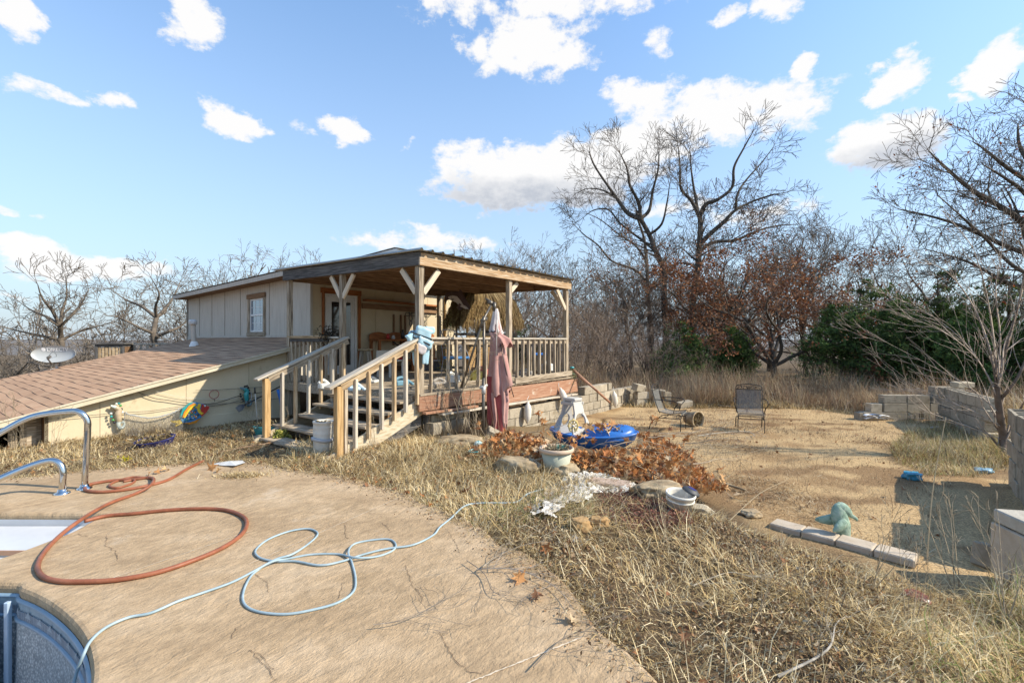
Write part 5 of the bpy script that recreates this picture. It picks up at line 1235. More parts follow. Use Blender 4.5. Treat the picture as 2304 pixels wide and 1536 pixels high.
# debris in the gravel and small grass tufts on it
gp = xy([(1250,1005),(1420,925),(1800,908),(2000,935),(2130,960),(2150,1200),(2060,1280),(1750,1190),(1500,1060)], -.25)
cover('gravel_litter', blades('gravel_litter', scatter(gp, 17000, 12, clump=(.1, 1.4), cs=1.6), (.02, .12), .005, (1.3, 1.6), [(.2,.12,.06),(.30,.19,.10),(.12,.08,.045),(.60,.49,.32),(.5,.4,.26)], 13, zoff=.004), 'dead leaf scraps and straw lying in drifts on the tan gravel')
cover('weed_tufts', blades('weed_tufts', scatter(gp, 2600, 14, clump=(1.1, 1.6), cs=.9), (.05, .28), .004, (.1, 1.1), [(.34,.25,.16),(.42,.33,.2),(.28,.2,.12)], 15), 'thin dead weeds dotted over the gravel')
# band of tall weeds behind the yard
def weeds():
    r = np.random.default_rng(16); poly = np.array([(3.3, 13.4), (5.0, 13.2), (8.0, 12.8), (9.0, 11.7), (10.8, 11.0), (16, 10.2), (18, 15), (12, 18), (3.3, 18)]); P = scatter(poly, 52000, 17, False, (-1.0, .6), 1.1)
    W1 = [(.36,.26,.16),(.44,.33,.21),(.52,.41,.26),(.28,.19,.12),(.40,.26,.17),(.58,.47,.31)]
    cover('tall_weeds', blades('tall_weeds', P, (.25, 1.05), .010, (.02, .75), W1, 18, curl=.25), 'band of grey brown dead weeds along the far side of the yard')
    poly = np.array([(3.0, 13.1), (8.0, 12.7), (8.8, 11.5), (10.0, 11.3), (10.6, 11.2), (8.6, 13.2), (3, 13.9)]); P = scatter(poly, 15000, 19, False)
    cover('dry_grass', blades('dry_grass', P, (.06, .30), .009, (.2, 1.2), STRAW, 20, green=.1), 'short straw coloured grass in front of the tall weeds')
    poly = np.array([(8.7, 7.9), (10.3, 10.9), (14, 12), (16, 8), (10, 5), (6.8, 5.4)]); P = scatter(poly, 16000, 21, False)
    cover('tall_weeds', blades('tall_weeds', P, (.25, .8), .009, (.05, .9), np.vstack([STRAW, W1]), 22), 'dead weeds behind the block wall at the right edge')
    poly = np.array([(-1.0, 13.0), (.6, 11.8), (3.2, 13.3), (3.4, 20), (-1, 20)]); P = scatter(poly, 22000, 23, False)
    cover('tall_weeds', blades('tall_weeds', P, (.3, 1.3), .009, (.02, .7), W1, 24, curl=.3), 'undergrowth tangle behind the right end of the porch')
weeds()
# standing weed stalks here and there: individual plants
def stalk_mesh(seed, h, n=3, ck=(.30,.23,.15), ct=(.42,.34,.23), r0=.004):
    rnd = random.Random(seed); S = []
    for i in range(n): branch(S, rnd, (rnd.gauss(0, .02), rnd.gauss(0, .02), -.02), norm3((rnd.gauss(0, .22), rnd.gauss(0, .22), 1)), h * rnd.uniform(.7, 1), r0, 0, 2, mod(OAK, seg=(.09, .07, .05), wob=(.07, .12, .2), dens=(6, 7, 5), rmin=.0013, up=.02, ang=(.35, .9), lmin=.05, len=(.25, .5)))
    return seg_mesh('stalks', S, M_bark, ck, ct)
stk = [stalk_mesh(200 + i, .55, 4) for i in range(3)]
for (px, py, sc, k, lb) in ((962,975,1.6,0,'dead weed stalks against the porch front right of the corner post'),(995,985,1.7,1,'tall dead weed stalks in front of the porch railing'),(1045,985,1.9,2,'tangled dead weed left of the closed umbrella pole'),(1020,990,1.5,0,'dead branching weed beside the rounded rock'),
                            (1075,1000,1.2,1,'small dead weed at the foot of the umbrella pole'),(905,990,1.0,2,'dead weed at the foot of the stair stringer'),(840,1005,.9,0,'dead weed right of the near newel post'),(1515,985,.8,1,'dry weed in front of the left patio chair'),(1450,1000,.9,2,'dry weed behind the leaf covered branches'),
                            (30,1010,1.3,0,'dry weed at the left edge in front of the dark opening'),(120,1018,1.0,1,'dry stalks at the left end of the cream wall'),(60,1030,.9,2,'dry stalks left of the taller handrail'),(655,985,.9,0,'dead twigs by the teal planter and the lowest stair tread'),(1500,1240,.8,1,'dead weed in the foreground below the light topped bucket'),
                            (1700,1400,.9,2,'dead branching weed in the foreground grass'),(1960,1330,1.0,0,'dry stalks in front of the curb stones, near their right end'),(2150,1320,1.3,1,'tall dry stalks left of the white topped blocks'),(2270,1420,1.35,2,'dry stalks at the right edge of the foreground'),(2220,1200,.9,0,'dry stalks in the shade behind the white topped blocks'),(2050,1420,1.0,1,'dry stalks in the right foreground below the curb stones'),(1840,1500,.7,2,'short dry stalks near the bottom edge'),
                            (560,965,.8,1,'dry plant growing beside the white cane'),(590,972,.9,2,'dead plant in front of the far newel post')):
    p = Gt(px, py); r = empty('weed_plant', p, R.uniform(0, 6), lb, 'weed', 'dead weed plants'); link('stalks', stk[k], r, scale=sc * R.uniform(.9, 1.1))
# two single tall stems
def stem(name, p, q, bend, label, r=.004):
    p = Vector(p); q = Vector(q); m = (p + q) / 2 + Vector(bend); mb = MB(); mb.tube([v - p for v in smooth_path([p, m, q], 8)], [r * (1 - .6 * i / 16) for i in range(17)], 5)
    o = mb.build(name, simple('straw_stem', (.42, .33, .2), .8), None, p); return tag(o, label, 'weed stem')
p = Gt(2085, 1270); stem('dry_stalk_plant', p, W(2128, 938, p.y + .1), (-.03, 0, 0), 'single tall pale stem rising from the curb stones in front of the shaded gravel', .006)
p = Gt(1640, 1172); stem('dry_stalk_plant', p, W(1770, 1080, p.y + .5), (0, 0, .06), 'thin pale stem leaning over the gravel near the curb stones', .004)
# sycamore leaves
def leaf_mesh(seed, s=.06, cols=((.58,.29,.11),(.64,.43,.22),(.46,.18,.06),(.66,.50,.31),(.58,.25,.08),(.36,.16,.07),(.62,.36,.16))):
    rnd = random.Random(seed); n = 15; vs = [(0, 0, 0)]; lobe = [1, .45, .85, .5, 1.15, .5, 1.25, .5, 1.15, .5, .85, .45, .95, .4, .35]
    for i in range(n):
        a = 2 * math.pi * i / n - math.pi / 2; r = s * lobe[i] * rnd.uniform(.85, 1.15); x, y = r * math.cos(a), r * math.sin(a)
        vs.append((x, y, .35 * s * math.sin(2.1 * x / s + seed) + .45 * s * (abs(y) / s) ** 1.5 * rnd.uniform(.3, 1.2) - .15 * s * abs(x) / s))
    fs = [(0, i + 1, (i + 1) % n + 1) for i in range(n)]
    c = cols[seed % len(cols)]; V = np.array(vs)
    return npmesh('leaf', V, [np.array(fs)], M_leaf, np.array([np.array(c) * rnd.uniform(.75, 1.2) for _ in vs]))
LM = [leaf_mesh(i) for i in range(9)]
DKL = [leaf_mesh(20 + i, .05, ((.28,.14,.07),(.34,.19,.1),(.23,.10,.05))) for i in range(4)]
def loose_leaves(name, poly, n, seed, z=.015, cols=None, s=.05, h=None, label=''):
    r = np.random.default_rng(seed); P = scatter(poly, n, seed, False); V = []; Fc = []; Cc = []; b = 0
    base = [np.array([v.co[:] for v in m.vertices]) for m in LM]; fs = np.array([(0, i + 1, (i + 1) % 15 + 1) for i in range(15)])
    zz = hgt(P) + z + (0 if h is None else h(P) * r.random(n))
    for i, (p, z0) in enumerate(zip(P, zz)):
        e = Matrix.Rotation(r.uniform(0, 6.28), 3, 'Z') @ Matrix.Rotation(r.normal(0, .7), 3, 'X') @ Matrix.Rotation(r.normal(0, .7), 3, 'Y'); v = base[i % 9] @ np.array(e).T * s / .06 * r.uniform(.6, 1.25)
        V.append(v + np.array([p[0], p[1], z0])); Fc.append(fs + b); b += 16; c = np.array(cols[r.integers(0, len(cols))]) * r.uniform(.65, 1.3); Cc.append(np.tile(c, (16, 1)))
    return tag(link(name, npmesh(name, np.vstack(V), [np.vstack(Fc)], M_leaf, np.vstack(Cc))), label, kind='stuff')
LC = [(.55,.28,.11),(.62,.40,.20),(.46,.18,.06),(.66,.48,.29),(.34,.16,.08),(.56,.24,.08)]
loose_leaves('fallen_leaves', FG, 230, 31, .03, [(.34,.16,.07),(.28,.13,.06),(.40,.24,.13),(.5,.36,.22)], .03, label='brown fallen leaves scattered in the foreground grass')
loose_leaves('fallen_leaves', MID, 260, 32, .05, LC, .03, label='orange fallen leaves scattered in the grass before the stairs')
loose_leaves('fallen_leaves', LEF, 180, 33, .04, [(.42,.22,.09),(.5,.34,.17),(.34,.17,.08)], .03, label='brown leaves along the foot of the cream wall')
loose_leaves('fallen_leaves', gp, 160, 34, .012, [(.34,.16,.07),(.28,.13,.06),(.42,.24,.12)], .028, label='leaves blown across the gravel')
# heap of leafy dead boughs over the toy boat and pot
HEAP = xy([(1045,1050),(1090,1015),(1180,1000),(1260,1040),(1330,1050),(1430,1025),(1450,990),(1490,1000),(1540,1035),(1580,1075),(1640,1120),(1560,1130),(1480,1112),(1380,1095),(1300,1075),(1200,1085),(1130,1075)], -.12)
def heap():
    r = empty('leafy_bough_heap', (0, 0, 0), 0, 'heap of dead sycamore boughs with curled orange brown leaves lying against the blue toy boat', 'bough heap'); c = HEAP.mean(0); r.location = (c[0], c[1], hz(*c)); o = Vector(r.location); rd = np.random.default_rng(40)
    S = []; rnd = random.Random(41); tips = []
    for i in range(16):
        k = scatter(HEAP, 1, 300 + i, False)[0]; a = rnd.uniform(-.9, .3) + (math.pi if rnd.random() < .3 else 0)
        branch(S, rnd, (k[0] - o.x, k[1] - o.y, .06 + rnd.random() * .12), norm3((math.cos(a), math.sin(a) * .7, .05)), rnd.uniform(.6, 1.2), .009, 0, 2, mod(OAK, seg=(.1, .08, .06), wob=(.12, .16, .2), dens=(4, 5, 3), rmin=.0022, up=.0, lmin=.12))
    S = [s for s in S if s[2] < .55 and s[5] < .55]
    link('twigs', seg_mesh('twigs', S, M_bark, (.30,.22,.15), (.45,.36,.25)), r)
    tp = np.array([s[3:6] for s in S])
    tp = tp[inside(tp[:, :2] + np.array([o.x, o.y]), HEAP)]
    hh = lambda P: .04 + .20 * ss(0, .45, pdist(P, HEAP))
    P = scatter(HEAP, 1900, 42, False); z = hgt(P) + hh(P) * rd.random(len(P)) ** .6 + .02; Q = np.column_stack([P, z]) - np.array(o)
    Q[:, 1] += 0
    # heavier on the right-hand side
    Q = np.vstack([Q, tp[rd.integers(0, len(tp), 250)] + rd.normal(0, .02, (250, 3))]); Q[:, 2] = np.maximum(Q[:, 2], .015)
    near = np.argsort((Q[:, 1] + o.y) - Q[:, 2] * 4 + rd.normal(0, .25, len(Q)))
    for i in near[:290]:
        link('leaf', LM[int(i) % 9], r, tuple(Q[i]), (rd.normal(0, .9), rd.normal(0, .9), rd.uniform(0, 6.28)), float(rd.uniform(.6, 1.15)))
    V = []; Fc = []; Cc = []; b = 0; base = [np.array([v.co[:] for v in m.vertices]) for m in LM]; fs = np.array([(0, i + 1, (i + 1) % 15 + 1) for i in range(15)])
    for i in near[290:]:
        e = Matrix.Rotation(rd.uniform(0, 6.28), 3, 'Z') @ Matrix.Rotation(rd.normal(0, .9), 3, 'X') @ Matrix.Rotation(rd.normal(0, .9), 3, 'Y'); V.append(base[i % 9] @ np.array(e).T * rd.uniform(.55, 1.1) + Q[i]); Fc.append(fs + b); b += 16
        Cc.append(np.tile(np.array(LC[rd.integers(0, 6)]) * rd.uniform(.7, 1.3), (16, 1)))
    x = link('leaf_mass', npmesh('leaf_mass', np.vstack(V), [np.vstack(Fc)], M_leaf, np.vstack(Cc)), r); x['kind'] = 'stuff'
    for a, b_ in (((1560,1090),(1678,1108)), ((1180,1040),(1260,1010))):
        p, q = Gt(*a) + Vector((0, 0, .05)), Gt(*b_) + Vector((0, 0, .03)); mb = MB(); mb.tube([v - o for v in smooth_path([p, (p + q) / 2 + Vector((0, .03, .03)), q], 5)], [.022, .021, .02, .019, .018, .018, .017, .016, .015, .014, .012], 7); mb.build('bough', M_rock, r, smooth=True)
heap()
# individual leaves lying on the deck and in front
dl = [(1172,1300,'curled brown leaf on the deck edge left of the foreground grass',.06,0),(1208,1340,'curled dark leaf on the deck edge, lower of two',.06,1),(1228,1248,'curled brown leaf at the grass edge',.05,2),(1290,1392,'brown leaf at the deck edge near the bottom of the concrete',.05,3),(300,1052,'orange leaf on the far left of the pool deck',.07,4),(318,1049,'orange leaf beside another near the taller handrail',.06,5),
      (335,1066,'leaf in a short drift above the small hose loop',.05,6),(352,1062,'leaf in the middle of a short drift on the deck',.05,7),(372,1056,'curled leaf at the right end of a short drift',.06,8),(476,1054,'orange leaf cluster right of the rust red hose',.08,0),(492,1058,'small leaf right of the rust red hose',.05,1),(1540,1452,'dark red leaf standing in the foreground grass',.05,2),(1660,1120,'orange leaf on gravel right of the leafy boughs',.06,3),(1620,1060,'orange leaf above the leafy boughs on the gravel',.07,4),(1045,1112,'orange leaf in the grass by the pale blue hose',.07,5)]
for px, py, lb, s, k in dl:
    p = Gt(px, py); z = .02 if inside(np.array([[p.x, p.y]]), SLAB)[0] else p.z + .045
    if z == .02: p = G(px, py, .02)
    o = link('fallen_leaf', LM[k] if px not in (1208,1540) else DKL[1], None, (p.x, p.y, z), (R.uniform(-.7, .7), R.uniform(-.7, .7), R.uniform(0, 6)), s / .06); tag(o, lb, 'leaf', 'single fallen leaves')
# dead branches lying on the deck and in the grass
def dead_branch(name, pts, r, seed, label, z=.01, mx=2, dens=(3, 4, 3), col=((.20,.16,.12),(.30,.24,.18)), L=.3):
    rnd = random.Random(seed); S = []; P = [ (G(px, py, z + .02) if z >= 0 else Gt(px, py) + Vector((0, 0, .04))) for px, py in pts]; sp = smooth_path(P, 6); o = P[0].copy(); n = len(sp) - 1
    for i in range(n):
        a, b = sp[i] - o, sp[i + 1] - o; ra = r * (1 - .7 * i / n); S.append((*a, *b, ra, r * (1 - .7 * (i + 1) / n), 0))
        if rnd.random() < .35:
            d = (b - a).normalized(); aa = rnd.choice((-1, 1)) * rnd.uniform(.4, 1.0); nd = (d.x * math.cos(aa) - d.y * math.sin(aa), d.x * math.sin(aa) + d.y * math.cos(aa), rnd.uniform(0, .12))
            branch(S, rnd, tuple(b), norm3(nd), L * rnd.uniform(.5, 1.1), ra * .6, 0, 1, mod(OAK, seg=(.04, .04), wob=(.16, .2), dens=(6, 4), rmin=.0012, up=-.01, lmin=.08))
    S2 = []
    for s in S:
        s = list(s); s[2] = max(s[2], -.018); s[5] = max(s[5], -.018); S2.append(tuple(s))
    return tag(link(name, seg_mesh(name, S2, M_bark, col[0], col[1]), None, o), label, 'branch')
dead_branch('dead_branch', [(1072,1280),(1130,1278),(1180,1285),(1250,1320),(1290,1370)], .006, 1, 'forked dry branch reaching from the grass over the pool deck', .01, col=((.34,.29,.23),(.36,.3,.24)))
dead_branch('dead_branch', [(840,1405),(900,1395),(960,1370),(1010,1340),(1060,1325)], .0035, 2, 'thin arched twig on the deck right of the pale blue hose')
dead_branch('dead_branch', [(1085,1275),(1120,1250),(1180,1225),(1225,1218)], .005, 3, 'pale curved twig at the grass edge above the forked branch', .03, col=((.42,.35,.26),(.42,.35,.26)))
dead_branch('dead_branch', [(1050,1260),(1090,1290),(1110,1330),(1150,1340),(1200,1345)], .004, 4, 'tangle of thin twigs by the curled leaves on the deck edge')
dead_branch('dead_branch', [(1750,1540),(1860,1480),(1880,1420),(1905,1400)], .008, 5, 'crooked grey stick in the foreground grass', -1, col=((.36,.33,.28),(.4,.36,.3)), L=.15)
dead_branch('dead_branch', [(1100,1130),(1160,1100),(1230,1090)], .004, 6, 'pale arched stem in the grass beside the pale blue hose', -1, col=((.45,.38,.27),(.45,.38,.27)))
dead_branch('dead_branch', [(1570,985),(1620,978),(1680,975),(1700,985)], .014, 7, 'bleached sticks lying in front of the right patio chair', -1, col=((.42,.37,.29),(.45,.4,.32)), L=.4)
dead_branch('dead_branch', [(1580,900),(1620,915),(1680,918)], .03, 8, 'pale bleached log behind the patio chairs', -1, col=((.5,.44,.35),(.5,.44,.35)), L=.3)
dead_branch('dead_branch', [(1590,880),(1640,905),(1690,912)], .02, 9, 'dark stick crossing the bleached log', -1, col=((.16,.12,.09),(.2,.15,.1)), L=.3)
dead_branch('dead_branch', [(620,1000),(560,1010),(500,1022),(440,1040)], .012, 10, 'dead reddish vine lying from the teal planter down to the deck', -1, col=((.24,.14,.09),(.3,.2,.13)), L=.15)
# ------------------------------------------------------------------ things lying about the yard
def things(name, p, rz, label, cat, group=None): return empty(name, p, rz, label, cat, group)
def Z4(a): return Matrix.Rotation(a, 4, 'Z')
def perforated(name, fn, nu, nv, m, parent, hole=.62):
    """sheet of small openings following fn(u,v): one connected lattice"""
    vs = []; fs = []; g = {}
    for i in range(nu + 1):
        for j in range(nv + 1): g[i, j] = len(vs); vs.append(fn(i / nu, j / nv))
    for i in range(nu):
        for j in range(nv):
            b = len(vs); c = [(i, j), (i + 1, j), (i + 1, j + 1), (i, j + 1)]
            cen = Vector(fn((i + .5) / nu, (j + .5) / nv))
            for q in c: vs.append(tuple(cen.lerp(Vector(vs[g[q]]), hole)))
            for k in range(4): l = (k + 1) % 4; fs.append((g[c[k]], g[c[l]], b + l, b + k))
    return link(name, pymesh(name, vs, fs, m), parent)
M_mesh = simple('perforated_grey_metal', (.15, .15, .14), .6, .0, .4, .2, 20)
# ---- wrought iron patio chairs
def make_chair(p, rz, label):
    r = things('patio_chair', p, rz, label, 'chair', 'wrought iron patio chairs on the gravel'); r.scale = (.92, .92, .90)
    def T(nm, pts, rad=.009, sm=6): mb = MB(); mb.tube(smooth_path(pts, sm) if sm else pts, rad, 6); return mb.build(nm, M_iron, r, smooth=True)
    w = .27
    seat = lambda u, v: ((u - .5) * 2 * w * .97, -.28 + .50 * v, .44 - .05 * math.sin(v * math.pi) - (.05 if v < .06 else 0) * 1)
    back = lambda u, v: ((u - .5) * 2 * w * .94, .24 + .13 * v + .02 * math.sin(v * 3.1), .44 + .46 * v)
    perforated('seat', seat, 26, 24, M_mesh, r, .55); perforated('backrest', back, 26, 24, M_mesh, r, .55)
    T('front_apron', [(-w, -.28, .42), (-w, -.29, .37), (w, -.29, .37), (w, -.28, .42)], .007, 0)
    for s in (-1, 1):
        T('back_post', [(s * w, .20, .40), (s * w, .28, .60), (s * w, .37, .92), (s * (w - .02), .385, .985)], .010)
        T('seat_rail', [(s * w, .24, .44), (s * w, 0, .395), (s * w, -.27, .44)], .009)
        T('armrest', [(s * (w + .01), .31, .70), (s * (w + .05), .12, .70), (s * (w + .06), -.12, .69), (s * (w + .06), -.20, .64), (s * (w + .05), -.16, .58), (s * (w + .02), -.12, .52), (s * w, -.10, .42)], .010)
        T('spring', [(s * (w - .02), -.20 + .055 * math.cos(a), .335 + .05 * math.sin(a)) for a in [k * .7 for k in range(10)]], .007)
        T('leg', [(s * (w - .01), -.24, -.0), (s * (w - .01), -.24, .27), (s * (w - .02), -.18, .285), (s * (w - .02), .1, .29)], .010)
        T('leg', [(s * (w - .02), .1, .29), (s * (w - .01), .26, .27), (s * w, .38, .18), (s * w, .44, .0)], .010)
    T('base_bar', [(-w + .02, -.15, .285), (w - .02, -.15, .285)], .009, 0); T('base_bar', [(-w + .02, .12, .29), (w - .02, .12, .29)], .009, 0)
    T('top_rail', [(-w + .02, .385, .985), (0, .40, 1.02), (w - .02, .385, .985)], .011); T('top_rail', [(-w, .365, .90), (w, .365, .90)], .009, 0)
    for s in (-1, 1):
        T('scroll', [(s * .02, .38, .90), (s * .05, .385, .955), (s * .10, .385, .975), (s * .14, .385, .95), (s * .12, .382, .925), (s * .095, .382, .94)], .006)
        T('scroll', [(s * .24, .38, .90), (s * .20, .385, .95), (s * .16, .385, .97), (s * .15, .385, .94)], .006)
    T('scroll', [(-.03, .385, .92), (0, .385, .97), (.03, .385, .92), (0, .385, .935), (-.03, .385, .92)], .006)
    return r
def on(px, py, dz=0): p = Gt(px, py); p.z += dz; return p
p = on(1512, 966); make_chair(p, math.radians(58), 'wrought iron patio chair with grey mesh seat turned right, before the weedy block pile')
p = on(1688, 968); make_chair(p, math.radians(-22), 'wrought iron patio chair with scrolled top, alone on the gravel facing the camera')
# ---- overturned planter by the chair
def fallen_tub():
    p = on(1562, 958, .13); r = things('fallen_planter', p, math.radians(-62), 'weathered planter tub tipped on its side behind the left patio chair, full of dry grass', 'planter')
    mb = MB(); Mx = Matrix.Rotation(math.pi / 2, 4, 'Y'); mb.lathe([(.0, -.20), (.12, -.20), (.16, -.02), (.165, .08), (.185, .085), (.185, .115), (.16, .115), (.155, .07), (.14, -.1), (.0, -.12)], 20, Mx)
    mb.build('tub', M_rock, r, (0, 0, .02), smooth=True)
    n = 700; a = rng.uniform(0, 6.28, n); q = .14 * np.sqrt(rng.random(n)); P = np.stack([rng.uniform(-.02, .10, n), q * np.cos(a), q * np.sin(a) + .02], 1)
    link('dry_grass_fill', cards('dry_grass_fill', P, .06, STRAW * .6, M_leaf, aspect=.12), r)
fallen_tub()
# ---- closed cantilever umbrella
def umbrella():
    b = Gt(1087, 985); Y = b.y; r = things('closed_umbrella', b, 0, 'closed faded red cantilever patio umbrella with torn canopy, hanging beside the porch', 'umbrella'); o = b
    L = lambda px, py, dy=0: W(px, py, Y + dy) - o
    def T(nm, pts, rad, m=M_pole, n=10): mb = MB(); mb.tube(pts, rad, n); return mb.build(nm, m, r, smooth=True)
    T('pole', [L(1087, 990, -.26), L(1088, 850, -.26)], .028); T('pole', [L(1088, 850, -.26), L(1089, 716, -.26)], .022)
    T('base_sleeve', [L(1088, 886, -.26), L(1088, 868, -.26)], .036, M_galv); T('base_clamp', [L(1080, 872, -.3), L(1096, 866, -.22)], .022, M_galv)
    T('arm', [L(1037, 872, -.30), L(1089, 716, -.28), L(1104, 688, -.06)], .019); T('arm_sleeve', [L(1082, 737, -.285), L(1090, 712, -.27)], .030)
    T('hinge', [L(1084, 722, -.30), L(1094, 716, -.22)], .033); T('hinge', [L(1098, 678, -.04), L(1112, 686, .04)], .036); T('crank', [L(1092, 672), L(1108, 680)], .018)
    T('tilt_hub', [L(1112, 680), L(1113, 700)], .032); T('canopy_pole', [L(1113, 698), L(1116, 900)], .016)
    T('rib', [L(1116, 730, -.1), L(1140, 840, -.13), L(1156, 893, -.10)], .008, M_black, 6); T('rib', [L(1118, 720, -.11), L(1117, 800, -.17)], .006, M_whiteb, 6)
    def cloth(nm, rings, m, n=46, folds=9, seed=0, amp=.28):
        rr = random.Random(seed); ph = [rr.uniform(0, 6) for _ in range(5)]; vs = []; fs = []
        for j, (px, py, rad, dy) in enumerate(rings):
            rad = rad * .86; c = L(px + 3, py, dy); f = j / (len(rings) - 1)
            for i in range(n):
                a = 2 * math.pi * i / n; q = 1 + amp * (.35 + .65 * f) * math.sin(folds * a + ph[0] + .5 * math.sin(f * 4 + a)) + .14 * math.sin(3 * a + ph[1] + f * 2) + .07 * math.sin(17 * a + f * 5)
                x = rad * q * math.cos(a); y = rad * q * math.sin(a) * .8
                vs.append((c.x + x, c.y + y, c.z + (.04 * math.sin(5 * a + ph[2]) + .03 * math.sin(11 * a) if j == len(rings) - 1 else 0)))
        for j in range(len(rings) - 1):
            for i in range(n): k = (i + 1) % n; fs.append((j * n + i, j * n + k, (j + 1) * n + k, (j + 1) * n + i))
        return link(nm, pymesh(nm, vs, fs, m, True), r)
    cloth('canopy_cap', [(1113, 694, .035, 0), (1113, 702, .055, 0), (1112, 722, .075, 0), (1111, 740, .105, 0), (1112, 748, .12, 0)], M_whitec, seed=1, folds=6, amp=.2)
    cloth('canopy', [(1114, 716, .04, 0), (1114, 734, .085, 0), (1115, 765, .12, 0), (1116, 800, .15, 0), (1117, 840, .185, 0), (1119, 862, .205, 0), (1120, 884, .19, 0)], M_pink, seed=2, folds=6, amp=.22)
    cloth('canopy_flap', [(1124, 800, .10, -.03), (1131, 840, .14, -.03), (1136, 866, .145, -.04), (1133, 872, .10, -.05), (1122, 889, .05, -.05)], M_pink, seed=5, folds=3, amp=.12)
    cloth('torn_panel', [(1112, 846, .15, .0), (1112, 900, .15, .0), (1113, 940, .15, .0), (1116, 968, .14, 0), (1118, 976, .12, 0)], M_red, seed=3, folds=7, amp=.30)
    cloth('torn_strip', [(1128, 860, .07, -.06), (1131, 900, .075, -.06), (1130, 935, .06, -.07), (1131, 950, .05, -.07), (1132, 958, .04, -.07)], M_pink, seed=4, folds=4, amp=.35)
    cloth('torn_strip', [(1106, 884, .03, -.1), (1109, 915, .035, -.12), (1112, 945, .03, -.12), (1110, 962, .02, -.12)], M_pink, seed=6, folds=3, amp=.4)
    cloth('canopy_ruffle', [(1108, 748, .10, -.03), (1122, 762, .155, -.03), (1128, 778, .16, -.03)], M_pink, seed=7, folds=5, amp=.3)
umbrella()
# concrete slab leaning at its foot
def slab_piece(name, px, py, size, rot, m, label, cat, dz=0, group=None, c=.012):
    p = on(px, py, dz); vs, fs = cbox((-size[0] / 2, -size[1] / 2, -size[2] / 2), (size[0] / 2, size[1] / 2, size[2] / 2), c)
    o = link(name, pymesh(name, vs, fs, m), None, p, rot); return tag(o, label, cat, group)
slab_piece('concrete_block', 1115, 992, (.36, .19, .19), (.35, .5, .3), M_block, 'grey concrete block tipped over at the foot of the umbrella pole', 'block', .07)
# ---- rocks
from mathutils import noise as mnoise
def rock(px, py, sx, sy, sz, seed, label, m=None, dz=0.0, sink=.35):
    rr = np.random.default_rng(seed); import bmesh
    bm = bmesh.new(); bmesh.ops.create_icosphere(bm, subdivisions=4, radius=1)
    ph = rr.uniform(0, 6, 12); k = rr.normal(0, 1, (4, 3))
    for v in bm.verts:
        c = Vector(v.co); from_n = mnoise.noise(c * 1.6 + Vector((seed, 0, 0))) * .35 + mnoise.noise(c * 4.2 + Vector((0, seed, 0))) * .16; f = 1 + from_n + .13 * math.sin(c.dot(Vector(k[0])) * 2.0 + ph[0]) + .10 * math.sin(c.dot(Vector(k[1])) * 3.1 + ph[1]) + .05 * math.sin(c.dot(Vector(k[2])) * 6 + ph[2]) + .03 * math.sin(c.dot(Vector(k[3])) * 11)
        c = c * f; c.z = max(-.6, min(c.z, .55 + .12 * mnoise.noise(c * 3))); v.co = Vector((c.x * sx, c.y * sy, c.z * sz))
    me = bpy.data.meshes.new('rock'); bm.to_mesh(me); bm.free(); me.materials.append(m or M_rock); me.polygons.foreach_set('use_smooth', [True] * len(me.polygons))
    p = on(px, py, dz + sz * (1 - sink)); o = link('rock', me, None, p, (0, 0, rr.uniform(-.4, .4))); return tag(o, label, 'rock', 'rocks round the planting bed')
M_rock2 = mat('pale_rock', [(.36,.30,.21),(.52,.45,.33)], scale=5, rough=.95, bump=.8, bscale=22, tint=.05); M_rock3 = mat('orange_rock', [(.32,.19,.08),(.44,.29,.14)], scale=7, rough=.95, bump=.7, bscale=22, tint=.05)
rock(1472, 1122, .26, .15, .12, 1, 'large brown flat rock left of the bucket with the solar lamp'); rock(1265, 1066, .15, .11, .10, 2, 'rounded mossy rock against the right side of the sage flower pot')
rock(1308, 1192, .085, .07, .08, 3, 'small orange rock in front of the tattered white mat', M_rock3); rock(1345, 1182, .085, .07, .06, 4, 'small tan rock right of the orange one', M_rock3)
rock(1040, 1003, .34, .2, .12, 5, 'long tan flat rock left of the umbrella pole'); rock(958, 962, .34, .22, .22, 6, 'big rounded rock under the porch corner post'); rock(1570, 1152, .13, .08, .05, 7, 'flat pale stone right of the bucket with the solar lamp', M_rock2)
rock(1160, 1062, .24, .15, .14, 8, 'dark rock half hidden by orange leaves left of the sage flower pot'); rock(1690, 1160, .10, .08, .05, 9, 'small dark stone in the grass above the curb stones'); rock(1914, 925, .12, .09, .07, 10, 'low mossy stone at the left end of the stepped block wall')

# big pale stone beside the foundation
slab_piece('foundation_stone', 1000, 975, (.75, .22, .55), (0, .04, TH), M_rock2, 'pale rough foundation slab under the porch rim left of the umbrella', 'stone', .1, c=.03)
# ---- flower pot with dried plant
def pot(px, py, R0, hgt_, mt, mr, label, name='flower_pot', cat='plant pot', tilt=None, soil=.88, n=28, mrim=None):
    p = on(px, py, 0); r = things(name, p, 0, label, cat); 
    if tilt: r.rotation_euler = tilt
    mb = MB(); mb.lathe([(0, 0), (R0 * .66, 0), (R0 * .70, .01), (R0 * .93, hgt_ * .84), (R0 * .86, hgt_ * .84), (R0 * .66, .03), (0, .03)], n); mb.build('body', mt, r, smooth=True)
    mb = MB(); mb.lathe([(R0 * .93, hgt_ * .82), (R0 * 1.03, hgt_ * .83), (R0 * 1.06, hgt_ * .90), (R0 * 1.05, hgt_ * .98), (R0 * 1.0, hgt_), (R0 * .93, hgt_ * .98), (R0 * .90, hgt_ * .84)], n); mb.build('rim', mr, r, smooth=True)
    mb = MB(); mb.lathe([(0, hgt_ * soil + .01), (R0 * .5, hgt_ * soil + .012), (R0 * .9, hgt_ * soil)], n); mb.build('soil', M_soil, r, smooth=True); return r
